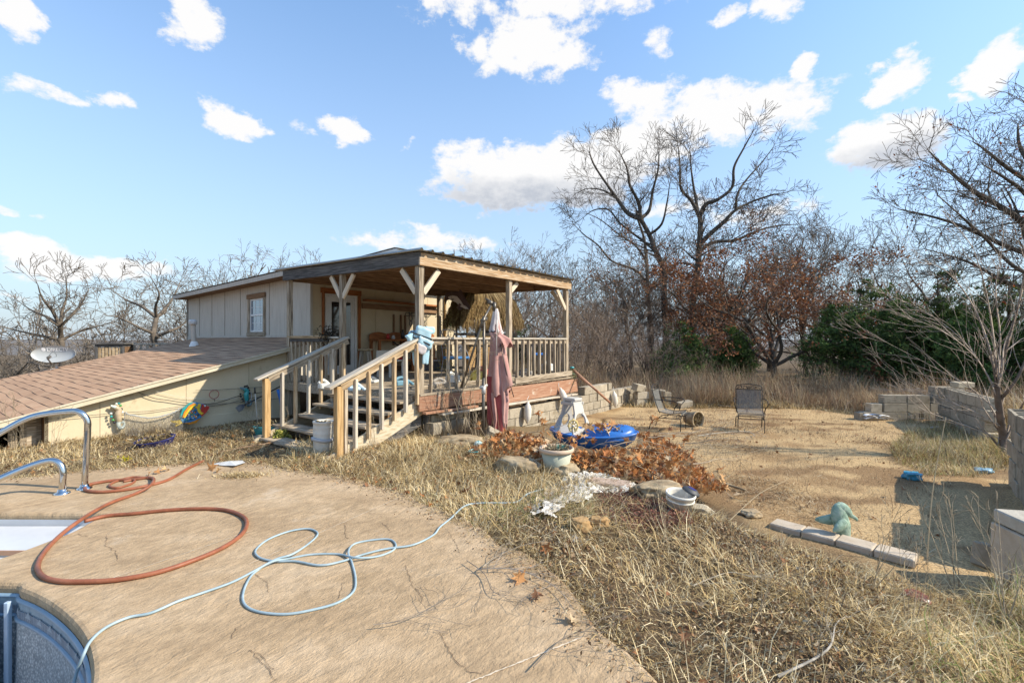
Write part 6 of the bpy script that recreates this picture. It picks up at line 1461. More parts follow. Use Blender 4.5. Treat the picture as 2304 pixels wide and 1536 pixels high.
r = pot(1252, 1060, .205, .30, M_pot, M_potrim, 'large sage green flower pot with terracotta rim at the front of the leaf heap')
n = 160; a = rng.uniform(0, 6.28, n); q = .15 * np.sqrt(rng.random(n)); link('dried_plant', cards('dried_plant', np.stack([q * np.cos(a), q * np.sin(a), .26 + .05 * rng.random(n)], 1), .06, [(.45,.36,.22),(.3,.22,.12),(.5,.45,.3)], M_leaf, aspect=.2), r)
n = 60; a = rng.uniform(0, 6.28, n); q = .05 * np.sqrt(rng.random(n)); link('teal_succulent', cards('teal_succulent', np.stack([.06 + q * np.cos(a), q * np.sin(a), .27 + .03 * rng.random(n)], 1), .05, [(.08,.32,.30),(.15,.4,.34),(.5,.55,.45)], M_leaf, aspect=.4), r)
r = pot(1068, 1027, .085, .09, M_teal, M_teal, 'small teal glazed pot beside the glass float, at the left edge of the leaf heap')
def float_ball(px, py, rad, label, c1, c2, k=7):
    p = on(px, py, rad * .9); r = things('glass_float', p, R.uniform(0, 6), label, 'glass float', 'painted glass garden floats'); n1, n2 = 28, 18; V = []; Cc = []; F_ = []
    for j in range(n2 + 1):
        ph = math.pi * j / n2
        for i in range(n1):
            th = 2 * math.pi * i / n1; V.append((rad * math.sin(ph) * math.cos(th), rad * math.sin(ph) * math.sin(th), rad * math.cos(ph)))
            s = math.sin(k * th + 2.2 * math.sin(ph * 5)) + .8 * math.sin(ph * 11 + th); Cc.append(c1 if s > .1 else c2)
    for j in range(n2):
        for i in range(n1): l = (i + 1) % n1; F_.append((j * n1 + i, (j + 1) * n1 + i, (j + 1) * n1 + l, j * n1 + l))
    link('ball', npmesh('ball', np.array(V), [np.array(F_)], M_paint, np.array(Cc), True), r)
    mb = MB(); mb.lathe([(0, rad * 1.04), (rad * .2, rad * 1.03), (rad * .22, rad * .96)], 12); mb.build('cap', M_teal, r, smooth=True)
float_ball(1076, 1012, .072, 'teal and white streaked glass float standing behind the small teal pot', (.05,.33,.38), (.66,.78,.76)); float_ball(1012, 985, .045, 'small white and teal glass float on the ground left of the long flat rock', (.2,.42,.42), (.7,.76,.74))
float_ball(924, 982, .032, 'tiny dark blue glass float under the stair stringer', (.04,.05,.20), (.4,.42,.5)); float_ball(911, 990, .028, 'small blue float almost hidden in the grass below the stringer', (.05,.06,.2), (.35,.25,.2))
# ball of teal netting among weeds
def net_ball():
    p = on(893, 985, .1); r = things('tangled_net', p, 0, 'tangled ball of teal and white rope netting under the stair stringer', 'netting'); S = []; rnd = random.Random(3)
    for i in range(150):
        v = norm3((rnd.gauss(0, 1), rnd.gauss(0, 1), rnd.gauss(0, 1))); pos = (v[0] * .17, v[1] * .12, v[2] * .11); d = norm3((rnd.gauss(0, 1), rnd.gauss(0, 1), rnd.gauss(0, 1)))
        for k in range(6):
            d = norm3((d[0] - pos[0] * 2.5 + rnd.gauss(0, .3), d[1] - pos[1] * 2.5 + rnd.gauss(0, .3), d[2] - pos[2] * 2.5 + rnd.gauss(0, .3))); q = tuple(pos[j] + d[j] * .05 for j in range(3)); S.append((*pos, *q, .0045, .0045, 0)); pos = q
    me = seg_mesh('netting', S, M_paint, (.30,.52,.50), (.42,.62,.58)); o = link('netting', me, r); o['kind'] = 'stuff'
net_ball()
# ---- little white plastic basket
def basket():
    p = on(1202, 1062, .05); r = things('plastic_basket', p, math.radians(35), 'small white slotted plastic basket tipped over left of the sage flower pot', 'basket'); r.rotation_euler = (.5, -.55, .6)
    for x in (-.07, .07): box('side', r, M_whiteb, (x - .004, -.05, -.04), (x + .004, .05, .05))
    for i in range(7): y = -.05 + i * .0165; box('slat', r, M_whiteb, (-.066, y - .003, -.04), (.066, y + .003, .03), None, .001)
    box('top_band', r, M_whiteb, (-.066, -.056, .03), (.066, -.048, .055)); box('top_band', r, M_whiteb, (-.066, .048, .03), (.066, .056, .055)); box('floor', r, M_whiteb, (-.066, -.05, -.05), (.066, .05, -.042))
basket()
# ---- tattered mat and paver
def mat_():
    poly = xy([(1188,1152),(1225,1118),(1262,1090),(1290,1076),(1345,1080),(1425,1100),(1438,1112),(1400,1128),(1372,1122),(1330,1140),(1290,1152),(1262,1170),(1240,1186),(1200,1178)], -.06)
    lo, hi = poly.min(0), poly.max(0); nx, ny = 90, 60; X = np.linspace(lo[0], hi[0], nx); Yv = np.linspace(lo[1], hi[1], ny); XX, YY = np.meshgrid(X, Yv); P = np.stack([XX.ravel(), YY.ravel()], 1)
    d = pdist(P, poly); ins = inside(P, poly); e = np.where(ins, d, -d) + .03 * nz(P, 14, 2) + .015 * nz(P, 40, 1)
    z = hgt(P) + .05 + .014 * nz(P, 9, 0) + .012 * np.abs(nz(P, 26, 3)) + .008 * nz(P, 60, 4)
    o = np.array([lo[0], lo[1], 0]); idx = np.arange(nx * ny).reshape(ny, nx); Q = np.stack([idx[:-1, :-1], idx[:-1, 1:], idx[1:, 1:], idx[1:, :-1]], -1).reshape(-1, 4); Q = Q[(e[Q] > 0).all(1)]
    hole = nz(P, 22, 5) + .5 * nz(P, 50, 0); Q = Q[~((hole[Q].mean(1) > 1.25))]
    m = mat('tattered_mat', [(.24,.18,.11),(.56,.50,.40),(.70,.65,.56),(.74,.70,.62)], scale=9, stretch=(1, 3, 1), rough=.9, bump=.8, bscale=60, tint=0, lo=.3, hi=.55)
    used = np.unique(Q); rm = -np.ones(len(P), int); rm[used] = np.arange(len(used)); V = np.column_stack([P, z])[used]; ctr = V.mean(0)
    me = npmesh('tattered_mat', V - ctr, [rm[Q]], m, None, True); tag(link('tattered_mat', me, None, tuple(ctr)), 'crumpled tattered white mat at the grass edge below the leaf heap', 'mat')
    c = ctr; PP = []; 
    cover('dry_grass', blades('dry_grass', scatter(poly, 1500, 77, False), (.04, .16), .004, (1.1, 1.55), STRAW * .6, 78, zoff=.055), 'straw and twigs strewn over the tattered mat')
mat_()
a, b = Gt(1330, 1088), Gt(1420, 1100)
slab_piece('paver', 1368, 1096, (.50, .22, .045), (.0, .03, -.28), mat('pink_paver', [(.40,.29,.22),(.48,.37,.29)], scale=14, rough=.95, bump=.4, tint=0), 'flat pinkish paving slab at the upper edge of the tattered mat', 'paver', .05)
# ---- bucket with solar lamp
def bucket():
    p = on(1528, 1150, -.01); r = things('bucket', p, 0, 'cream plastic bucket with dirty bottom standing at the front edge of the gravel', 'bucket'); r.rotation_euler = (.10, .05, 0)
    mb = MB(); mb.lathe([(0, .005), (.105, 0), (.125, .17), (.137, .172), (.14, .18), (.137, .195), (.128, .196), (.118, .17), (.098, .012), (0, .012)], 28); mb.build('body', M_whiteb, r, smooth=True)
    mb = MB(); mb.lathe([(.120, .125), (.131, .127), (.132, .137), (.122, .140)], 28); mb.build('band', M_whiteb, r, smooth=True); mb = MB(); mb.lathe([(0, .06), (.09, .055), (.109, .045)], 20); mb.build('dirt', M_soil, r, smooth=True)
    l = things('solar_lamp', p + Vector((.085, .02, .12)), 0, 'round dark solar garden lamp leaning inside the cream bucket', 'garden lamp'); l.rotation_euler = (.1, .40, 0)
    mb = MB(); mb.lathe([(0, .115), (.055, .112), (.062, .105), (.078, .095), (.085, .085), (.085, .075), (.05, .07), (0, .07)], 24); mb.build('solar_cap', simple('dark_grey_plastic', (.05, .052, .055), .6), l, smooth=True)
    mb = MB(); mb.lathe([(.042, .07), (.040, -.05), (.0, -.05)], 18); mb.build('lens', M_galv, l, smooth=True)
    mb = MB(); mb.lathe([(0, .1165), (.04, .1155)], 20); mb.build('solar_cell', M_navy, l)
bucket()
# ---- toy boat
def boat():
    p = on(1335, 1008, 0); r = things('toy_boat', p, math.radians(-16), 'blue plastic toy rocking boat with beige cabin arch and yellow wheel, half under dead leaves', 'toy boat'); N = 40
    def ring(fx, fy, z, sh=0): return [(sh + fx * math.cos(2 * math.pi * i / N) * (1 - .0 * 0), fy * math.sin(2 * math.pi * i / N) * (1 - .10 * math.cos(2 * math.pi * i / N)), z + .05 * math.cos(2 * math.pi * i / N) ** 2) for i in range(N)]
    def loft(nm, rings, m, cap=True):
        vs = [v for q in rings for v in q]; fs = [(j * N + i, j * N + (i + 1) % N, (j + 1) * N + (i + 1) % N, (j + 1) * N + i) for j in range(len(rings) - 1) for i in range(N)]
        if cap: fs.append(tuple(range(N)))
        return link(nm, pymesh(nm, vs, fs, m, True), r)
    loft('hull', [ring(.35, .16, -.02), ring(.55, .26, .02), ring(.68, .36, .12), ring(.73, .40, .22), ring(.76, .425, .245), ring(.765, .43, .265), ring(.745, .415, .28), ring(.70, .38, .265), ring(.66, .35, .16), ring(.3, .16, .12), ring(.02, .01, .12)], M_blue)
    loft('deck_hood', [ring(.42, .36, .20, .27), ring(.43, .365, .27, .27), ring(.38, .32, .33, .29), ring(.26, .22, .37, .31), ring(.05, .04, .385, .33)], M_blue, False)
    for k in range(7): 
        mb = MB(); x = .08 + k * .07; mb.tube([(x, y, .335 + .045 * math.sqrt(max(0, 1 - (y / .33) ** 2)) - .02 * abs(x - .3)) for y in [-.25 + .5 * i / 8 for i in range(9)]], .010, 6); mb.build('hood_ridge', M_blue, r, smooth=True)
    # cabin: two leaning side panels joined by a roof piece
    cab = empty('cabin', (-.36, 0, .2), math.radians(-32)); cab.parent = r
    def panel(x0, x1, w0, w1, h, hole, nm):
        n = 30; out = []; O = [(-w0, 0), (-w0 * .96, .16), (-w1 * 1.1, h * .62), (-w1, h - .02), (-w1 * .9, h), (w1 * .9, h), (w1, h - .02), (w1 * 1.1, h * .62), (w0 * .96, .16), (w0, 0)]
        hp_ = [(hole[0] * math.cos(2 * math.pi * i / n), hole[1] + hole[0] * math.sin(2 * math.pi * i / n)) for i in range(n)]
        tri = geometry.tessellate_polygon([[Vector((a, b, 0)) for a, b in O], [Vector((a, b, 0)) for a, b in hp_]]); A = O + hp_; T = .035; vs = []
        for s in (0, T): vs += [(x0 + (x1 - x0) * b / h + s, a, b) for a, b in A]
        k = len(A); fs = [tuple(t) for t in tri] + [tuple(k + i for i in t[::-1]) for t in tri]; no = len(O)
        fs += [(i, (i + 1) % no, k + (i + 1) % no, k + i) for i in range(no)] + [(no + i, no + (i + 1) % n, k + no + (i + 1) % n, k + no + i) for i in range(n)]
        me = pymesh(nm, vs, fs, M_beige); return link(nm, me, cab)
    panel(-.24, -.10, .25, .11, .64, (.10, .26), 'side_panel'); panel(.22, .075, .25, .11, .64, (.13, .27), 'side_panel')
    mb = MB(); mb.box((-.125, -.105, .60), (.14, .105, .655), None, .012); mb.build('cabin_roof', M_beige, cab)
    for y in (-.12, .12): beam('cabin_rail', cab, M_beige, (-.15, y, .56), (.14, y, .56), .03, .05)
    mb = MB(); mb.lathe([(.035, -.006), (.05, -.008), (.055, 0), (.05, .008), (.035, .006)], 18, Matrix.Rotation(math.pi / 2, 4, 'Y')); mb.build('emblem', M_beige, cab, (-.19, -.17, .13), smooth=True)
    # steering wheel: eight knobs
    wh = empty('steering_wheel', (-.30, -.30, .42), math.radians(18)); wh.parent = r; mb = MB()
    mb.tube([(.075 * math.cos(a), 0, .095 * math.sin(a)) for a in [2 * math.pi * i / 24 for i in range(24)]], .014, 8, closed=True); mb.build('wheel_rim', M_yell, wh, smooth=True)
    for i in range(8):
        a = 2 * math.pi * i / 8; mb = MB(); mb.tube([(.012 * math.cos(a), 0, .014 * math.sin(a)), (.088 * math.cos(a), 0, .108 * math.sin(a)), (.098 * math.cos(a), 0, .122 * math.sin(a))], [.010, .011, .012], 7); mb.build('spoke', M_yell, wh, smooth=True)
    mb = MB(); mb.lathe([(0, .03), (.02, .025), (.024, 0), (.02, -.02)], 12, Matrix.Rotation(math.pi / 2, 4, 'X')); mb.build('hub', M_whiteb, wh, smooth=True)
boat()
LBT = ['next to the yellow wheel', 'at the left end of the hood', 'on the front of the hood, leftmost', 'on the crown of the hood', 'on the near rim below the wheel', 'at the near middle of the hood', 'at the back of the hood crown', 'in the middle of the hood crown', 'near front at the right of the hood', 'far right on the hood', 'between the cabin panels', 'on the near rim under the hood', 'on the near rim towards the right end', 'at the back right of the hood', 'near the right tip of the hull', 'at the back beside the cabin', 'rightmost, on the tip of the hull']
for i, (x, y, z) in enumerate(((-.12,-.05,.30),(.02,-.02,.36),(.10,-.1,.40),(.18,.05,.42),(-.05,-.2,.31),(.22,-.15,.42),(.30,.1,.42),(.35,-.05,.42),(.42,-.2,.38),(.5,0,.38),(-.2,-.1,.27),(.12,-.28,.36),(.28,-.3,.34),(.45,.12,.37),(.55,-.12,.34),(-.02,.1,.34),(.6,.05,.3))):
    b0 = on(1335, 1008, 0); c, s = math.cos(math.radians(-16)), math.sin(math.radians(-16)); q = b0 + Vector((x * c - y * s, x * s + y * c, z + .01)); tag(link('fallen_leaf', LM[i % 9], None, q, (R.uniform(-.5, .5), R.uniform(-.5, .5), i), R.uniform(1.2, 1.7)), ('curled leaf on the blue toy boat, ' + LBT[i]), 'leaf', 'leaves on the toy boat')
# ---- curb stones
p0, p1 = Gt(1738, 1180), Gt(2064, 1272); d = (p1 - p0); n = 4
for i in range(n):
    a = p0 + d * (i + .015) / n; b = p0 + d * (i + .985) / n; z = max(a.z, b.z) + .03; a.z = z + .008 * i; b.z = z + .008 * i
    o = beam('curb_stone', None, M_curb, a - Vector((0, 0, .02)), b - Vector((0, 0, .02)), .20, .07, c=.01); tag(o, ('pale concrete curb stone, leftmost of the row between grass and gravel', 'second pale curb stone of the row, just in front of the green bird statue', 'third pale curb stone of the row, right of the green bird statue', 'pale curb stone at the right end of the row, reaching into tall dry stalks')[i], 'curb stone', 'curb stones edging the gravel')
# ---- green bird statue
def bird():
    p = on(1888, 1208, 0); r = things('bird_statue', p, 0, 'pale green seabird garden statue standing on gravel behind the curb stones', 'statue'); mg = mat('pale_green_paint', [(.17,.25,.19),(.29,.40,.31),(.38,.46,.38)], scale=22, rough=.75, bump=.5, bscale=60, tint=0, spots=((.16,.15,.11), 12, .6))
    def blob(nm, path, rad, n=16, sy=.6): mb = MB(); vs, fs = tube_geo(smooth_path(path, 5), rad if not isinstance(rad, list) else [v for v in np.interp(np.linspace(0, 1, (len(path) - 1) * 5 + 1), np.linspace(0, 1, len(rad)), rad)], n); mb.add([(v[0], v[1] * sy, v[2]) for v in vs], fs); return mb.build(nm, mg, r, smooth=True)
    blob('body', [(.05, 0, -.02), (.03, 0, .10), (.0, 0, .20), (.0, 0, .27), (.02, 0, .295)], [.05, .075, .075, .06, .03]); blob('head', [(-.03, 0, .25), (.02, 0, .27), (.075, 0, .235), (.11, 0, .20)], [.035, .058, .045, .02])
    blob('beak', [(.10, 0, .205), (.14, 0, .185), (.165, 0, .165), (.16, 0, .15)], [.02, .017, .013, .005]); blob('wing', [(.0, .05, .16), (-.07, .08, .15), (-.15, .08, .15), (-.20, .06, .155)], [.05, .05, .03, .01], sy=.5); blob('wing', [(.02, -.05, .15), (-.05, -.10, .11), (-.10, -.11, .08)], [.05, .04, .01], sy=.6)
    blob('crest', [(-.03, 0, .28), (.0, 0, .318), (.015, 0, .30)], [.02, .013, .006])
bird()
# ---- folded pool towel, scraps, blue things on the gravel
def towel():
    p = on(1962, 944, .0); r = things('folded_towel', p, .1, 'folded blue and white pool float lying before the stepped block wall', 'pool float'); mw = simple('white_cloth', (.70, .70, .70), .8); mb_ = simple('blue_cloth', (.10, .22, .50), .8)
    def slabc(nm, x0, x1, y0, y1, z, th, m, amp=.015):
        mb = MB(); n = 14; vs = []; fs = []
        for k in (0, 1):
            for i in range(n):
                for j in range(6):
                    u, v = i / (n - 1), j / 5; edge = min(1, 6 * min(u, 1 - u, v + .05, 1.05 - v)); vs.append((x0 + (x1 - x0) * u, y0 + (y1 - y0) * v, z + amp * math.sin(u * 5 + v * 2) + (th * .5 * edge if k else -th * .5 * edge)))
        for k in (0, 1):
            for i in range(n - 1):
                for j in range(5): a = k * n * 6 + i * 6 + j; q = (a, a + 6, a + 7, a + 1); fs.append(q if k else q[::-1])
        mb.add(vs, fs); mb.build(nm, m, r, smooth=True)
    slabc('lower_fold', -.30, .30, -.16, .18, .05, .07, mw); slabc('upper_fold', -.22, .31, -.13, .17, .12, .05, mb_, .02); slabc('white_edge', -.31, -.02, -.17, .05, .115, .05, mw, .02); slabc('white_edge', .05, .32, -.17, -.08, .10, .05, mw, .015)
towel()
def lump(name, px, py, sx, sy, sz, col, label, cat, seed=0, m=None):
    o = rock(px, py, sx, sy, sz, 50 + seed, label, m or simple(name + '_surface', col, .35, 0, .5, .2, 12), sink=.45); o.name = name; o['category'] = cat; del o['group']; return o
lump('deflated_ball', 2053, 1078, .105, .085, .085, (.05, .27, .40), 'half deflated blue ball on the shaded gravel', 'ball', 1); lump('blue_toy', 2213, 1062, .11, .08, .05, (.24, .40, .50), 'dusty pale blue toy under the grass patch by the right block stack', 'toy', 2)
lump('white_rag', 2105, 962, .15, .06, .025, (.66, .67, .72), 'small white rag on the ground before the block wall', 'rag', 3); lump('rusty_pot', 2058, 1352, .07, .07, .05, (.22, .07, .04), 'broken terracotta pot sunk in the foreground grass at right', 'broken pot', 4)
lump('plastic_scrap', 1293, 1212, .03, .07, .012, (.34, .36, .38), 'grey plastic scrap below the small orange rock', 'scrap', 5)
lump('black_sandal', 702, 1102, .075, .035, .022, (.015, .015, .016), 'small black rubber sandal alone on the pool deck', 'sandal', 6)
# flattened white paper
def paper():
    P = [G(490, 1040, .012), G(520, 1036, .02), G(545, 1035, .012), (G(552, 1040, .014)), G(530, 1047, .03), G(505, 1047, .012), G(478, 1044, .01)]; o = P[0]; mb = MB(); vs = [p - o for p in P] + [(sum(P, Vector()) / 7 - o) + Vector((0, 0, .02))]; mb.add(vs, [(i, (i + 1) % 7, 7) for i in range(7)])
    tag(mb.build('paper_sheet', simple('grey_white_paper', (.55, .55, .53), .8), None, o), 'crumpled white sheet at the top of the pool deck right of the red hose', 'paper')
paper()
# ---- white ribbed planter at the stair foot
def tall_planter():
    p = on(727, 1020, -.02); p.z = max(p.z, -.01); r = things('white_barrel_planter', p, 0, 'stained white plastic barrel with grey band standing before the lowest stair treads', 'barrel'); r.rotation_euler = (0, .02, 0)
    mb = MB(); prof = [(0, 0), (.105, 0), (.115, .01), (.128, .06), (.133, .18), (.138, .19), (.138, .22), (.134, .23), (.138, .30), (.141, .31), (.137, .32), (.139, .38), (.142, .39), (.138, .40), (.140, .45), (.147, .455), (.147, .475), (.138, .478), (.125, .46), (.120, .40), (0, .40)]
    mb.lathe(prof, 30); mb.build('body', M_whiteb, r, smooth=True)
    mb = MB(); mb.tube([(.147 * math.cos(a), .147 * math.sin(a), .225 + .012 * math.sin(a * 2)) for a in [2 * math.pi * i / 30 for i in range(30)]], .018, 6, closed=True, flat=1.5); mb.build('band', simple('grey_cloth', (.42, .42, .43), .8), r, smooth=True)
    n = 90; a = rng.uniform(0, 6.28, n); q = .11 * np.sqrt(rng.random(n)); link('dry_soil', cards('dry_soil', np.stack([q * np.cos(a), q * np.sin(a), .41 + .04 * rng.random(n)], 1), .05, [(.4,.32,.2),(.3,.24,.14)], M_leaf), r)
tall_planter()
def bowl(px, py, rx, ry, h, m, label, name, rz=0, tilt=(0, 0)):
    p = on(px, py, 0); r = things(name, p, rz, label, 'planter'); r.rotation_euler = (tilt[0], tilt[1], rz); mb = MB(); S = Matrix.Diagonal((rx, ry, 1, 1))
    mb.lathe([(0, 0), (.75, 0), (.85, .02), (1, h * .9), (1.04, h), (.98, h * 1.02), (.92, h * .85), (.75, .03), (0, .03)], 34, S); mb.build('bowl', m, r, smooth=True)
    mb = MB(); mb.lathe([(0, h * .82), (.5, h * .84), (.93, h * .8)], 24, S); mb.build('soil', M_soil, r, smooth=True)
    n = 240; a = rng.uniform(0, 6.28, n); q = .95 * np.sqrt(rng.random(n)); link('dried_plant', cards('dried_plant', np.stack([rx * q * np.cos(a), ry * q * np.sin(a), h * .85 + .06 * rng.random(n)], 1), .09, STRAW * .8, M_leaf, aspect=.1), r)
bowl(608, 982, .27, .17, .19, M_teal, 'long teal glazed planter of dry stems left of the lowest stair tread', 'teal_planter', .1); bowl(352, 1003, .27, .19, .12, M_navy, 'shallow navy blue planter bowl sunk in the straw by the cream wall', 'navy_planter', .2, (.18, -.12))
# yellow green plant and dandelions
def tuft(px, py, n, rad, L, cols, label, name, cat='plant'):
    p = on(px, py, 0); r = things(name, p, 0, label, cat); a = rng.uniform(0, 6.28, n); q = rad * np.sqrt(rng.random(n)); link('foliage', cards('foliage', np.stack([q * np.cos(a), q * np.sin(a), .02 + L * rng.random(n)], 1), L * .7, cols, M_leaf, aspect=.45), r)
tuft(632, 992, 220, .09, .12, [(.45,.45,.10),(.55,.5,.14),(.3,.34,.08)], 'yellow green bushy plant right of the teal planter', 'yellow_plant'); tuft(284, 1040, 50, .05, .05, [(.72,.62,.05),(.66,.55,.04)], 'patch of small yellow flowers at the deck edge', 'yellow_flowers', 'flowers'); tuft(266, 1036, 20, .03, .04, [(.72,.62,.05)], 'few tiny yellow flowers left of the larger patch', 'yellow_flowers', 'flowers')
# straw tuft growing through the deck
p = G(545, 1070, 0); P = rng.normal(0, 1, (900, 2)) * np.array([.14, .07]) + np.array([p.x, p.y]); cover('straw_tuft', blades('straw_tuft', P, (.03, .14), .005, (.3, 1.5), STRAW * 1.1, 44, zs=np.zeros(900) + .006), 'tuft of pale straw on the deck right of the red hose')
# ---- pool handrails
def rail(pts, zfoot, label, foot):
    o = Vector((foot[0], foot[1], 0)); r = things('pool_handrail', o, 0, label, 'handrail', 'polished steel pool handrails'); mb = MB(); mb.tube([Vector(p) - o for p in pts], .030, 16); mb.build('rail', M_chrome, r, smooth=True)
    mb = MB(); mb.lathe([(.031, .05), (.037, .045), (.042, .02), (.066, .014), (.068, .0)], 26); mb.build('flange', M_chrome, r, smooth=True)
f = G(190, 1099, 0); Yf = f.y; z_ = lambda py, Y: H - (py - HY) / F * Y
L1 = [(f.x, Yf, 0), W(192, 1060, Yf), W(195, 1010, Yf)] + [(W(197, 970, Yf)), W(196, 945, Yf), W(180, 928, Yf - .02), W(155, 925, Yf - .04), W(90, 933, Yf - .12), W(50, 946, Yf - .2), W(0, 974, Yf - .3), W(-120, 1045, Yf - .5), W(-220, 1110, Yf - .7)]
rail(smooth_path([Vector(p) for p in L1], 6), 0, 'taller polished steel pool handrail, its bend above the cream wall', (f.x, Yf))
f2 = G(140, 1110, 0); Y2 = f2.y
L2 = [(f2.x, Y2, 0), W(141, 1085, Y2), W(142, 1062, Y2), W(134, 1043, Y2), W(113, 1036, Y2 - .02), W(70, 1047, Y2 - .1), W(0, 1076, Y2 - .25), W(-120, 1130, Y2 - .5)]
rail(smooth_path([Vector(p) for p in L2], 6), 0, 'lower polished steel pool handrail nearer the white pool stair', (f2.x, Y2))
# ---- hoses
def hose(name, pts, rad, m, label, lifts=None, z0=0):
    P = [(G(px, py, rad + z0 + (lifts.get(i, 0) if lifts else 0))) for i, (px, py) in enumerate(pts)]; sp = smooth_path(P, 8); o = P[0].copy(); o.z = 0; mb = MB(); mb.tube([v - o for v in sp], rad, 10)
    return tag(mb.build(name, m, None, o, smooth=True), label, 'hose')
hose('garden_hose', [(458,1036),(420,1055),(380,1078),(340,1090),(290,1100),(230,1106),(193,1102),(200,1090),(250,1081),(300,1078),(335,1074),(346,1078),(338,1092),(305,1110),(255,1128),(215,1148),(180,1170),(140,1200),(105,1235),(85,1270),(95,1295),(130,1306),(180,1308),(260,1304),(350,1288),(430,1262),(500,1232),(545,1200),(555,1172),(535,1155),(500,1146),(450,1144),(380,1147),(300,1155),(240,1160),(190,1172)], .0165, M_hose, 'thick rust red garden hose looping over the pool deck', {14: .01, 15: .03, 16: .034, 17: .01, 11: .02, 12: .034})
hose('garden_hose', [(342,1076),(300,1073),(262,1082),(246,1092),(262,1097),(290,1090),(303,1082),(298,1079),(278,1083)], .013, M_hose, 'small inner coil of rust red hose inside the upper loop')
hb = [(155,1536+60),(170,1520),(188,1472),(205,1440),(240,1410),(290,1388),(340,1378),(400,1352),(450,1335),(520,1310),(570,1285),(620,1258),(660,1245),(700,1218),(715,1200),(700,1190),(675,1190),(640,1198),(600,1215),(575,1238),(585,1254),(620,1262),(665,1262),(720,1271),(770,1262),(820,1246),(870,1234),(930,1225),(975,1203),(990,1185),(1015,1165),(1045,1150),(1080,1143),(1150,1142),(1170,1136),(1190,1120),(1240,1105),(1285,1080)]
P = []
for i, (px, py) in enumerate(hb):
    z = .011
    if i == 0: z = -.25
    elif i == 1: z = -.12
    elif i == 2: z = -.015
    elif i == 3: z = .012
    if i in (11, 12): z = .03
    if i >= 31: P.append(Gt(px, py) + Vector((0, 0, .05)))
    else: P.append(G(px, py, z))
o = P[5].copy(); o.z = 0; mb = MB(); mb.tube([v - o for v in smooth_path(P, 8)], .0078, 9); tag(mb.build('garden_hose', M_hoseb, None, o, smooth=True), 'thin pale blue hose running from the pool across the deck into the grass', 'hose')
hose('garden_hose', [(590,1275),(565,1295),(548,1330),(550,1358),(580,1375),(640,1381),(700,1372),(760,1355),(795,1330),(800,1300),(792,1265),(784,1240),(800,1222),(850,1213),(880,1214),(891,1227),(880,1240),(845,1252),(800,1254),(760,1246),(700,1247),(650,1256),(615,1262),(590,1275)], .0078, M_hoseb, 'pale blue hose lying in two wide loops at the middle of the deck', {8: 0, 11: .02, 18: .018, 22: .02, 17: .0})
# ------------------------------------------------------------------ block walls at the right
def brow(x0, n, row, kind='s', L=.4): return [(x0 + k * L, row * .2, kind) for k in range(n)]
def stepped_wall():
    Yw = 11.1; o = Vector(((2040 - CX) / F * Yw, Yw, -.26)); r = empty('stepped_block_wall', o, 0, 'stepped stack of grey concrete blocks at the far right corner of the gravel yard', 'block wall')
    def b(x, z, me=BS, rz=0, y=0, sx=1.32): link('block', me, r, (x, y + R.uniform(-.01, .01), z), (0, 0, rz + R.uniform(-.02, .02)), (sx, 1, 1))
    X = lambda px: (px - CX) / F * Yw - o.x
    b(X(1962) , .095); b(X(1966), .29, BHh); b(X(1940), .08, BHh)
    for k in range(3): b(X(2008), .03 + .095 + .197 * k - .03)
    b(X(2048), .08, BHh); 
    # block lying with its cores towards us
    o1 = link('block', BH, r, (X(2052), -.01, .10), (math.pi / 2, 0, 0)); o1.scale = (.6, 1, 1)
    b(X(2096), .095); b(X(2060), .29); b(X(2060), .487); b(X(2112), .29); b(X(2118), .487); b(X(2120), .684); b(X(2150), .684, BHh); b(X(2150), .487, BHh)
    slab_piece('loose_stone', 2172, 880, (.42, .2, .12), (.1, 0, .1), M_rock2, 'flat tan stone lying on top of the stepped block wall at right', 'stone', 0)
    s = bpy.data.objects['loose_stone']; s.location = W(2165, 858, 10.7) ; s.location.z = o.z + .684 + .1 + .055 + .02
stepped_wall()
def right_wall():
    a = Vector((9.72, 10.75, -.24)); b = Vector((8.55, 8.45, -.25)); d = b - a; ang = math.atan2(d.y, d.x); cells = []
    for row in range(4):
        off = .2 if row % 2 else 0
        for k in range(7):
            if off + k * .4 > d.length - .1: continue
            cells.append((off + k * .4 + .1, row * .2, 'h' if row == 3 else 's'))
    wall('block_wall', a, ang, 'concrete block wall with open cores on top, running towards us behind the young tree', cells)
    a = Vector((6.42, 6.02, -.27)); b = Vector((4.35, 3.55, -.22)); d = b - a; ang = math.atan2(d.y, d.x); cells = []
    for row in range(5):
        off = .2 if row % 2 else 0
        for k in range(7):
            if off + k * .4 > d.length: continue
            if row == 4 and k in (3, 4): continue
            cells.append((off + k * .4 + .1, row * .2, 'h' if row == 4 else 's'))
    wall('block_wall', a, ang, 'nearest concrete block wall cut off by the right edge of the picture', cells)
    p = G(2330, 1300, -.2); r = empty('capped_block_stack', Vector((3.95, 3.50, -.22)), math.radians(-12), 'stack of weathered blocks with whitish cap at the right edge beside the shaded gravel', 'block stack')
    mw = mat('whitewashed_block', [(.28,.24,.18),(.42,.38,.31),(.50,.46,.38)], scale=6, rough=.9, bump=.6, bscale=40, tint=.05, spots=((.28,.23,.17), 7, .6))
    for z in (.1, .3): link('block', BS, r, (0, 0, z), None, (1, 1.9, 1)); 
    box('cap', r, mw, (-.215, -.2, .40), (.22, .2, .50), None, .01); box('front_slab', r, M_curb, (-.235, -.195, -.0), (-.2, .195, .395), None, .006)
    slab_piece('concrete_block', 2245, 1268, (.4, .19, .19), (0, .25, .4), M_block, 'loose concrete block lying at the foot of the capped block stack', 'block', .05)
right_wall()
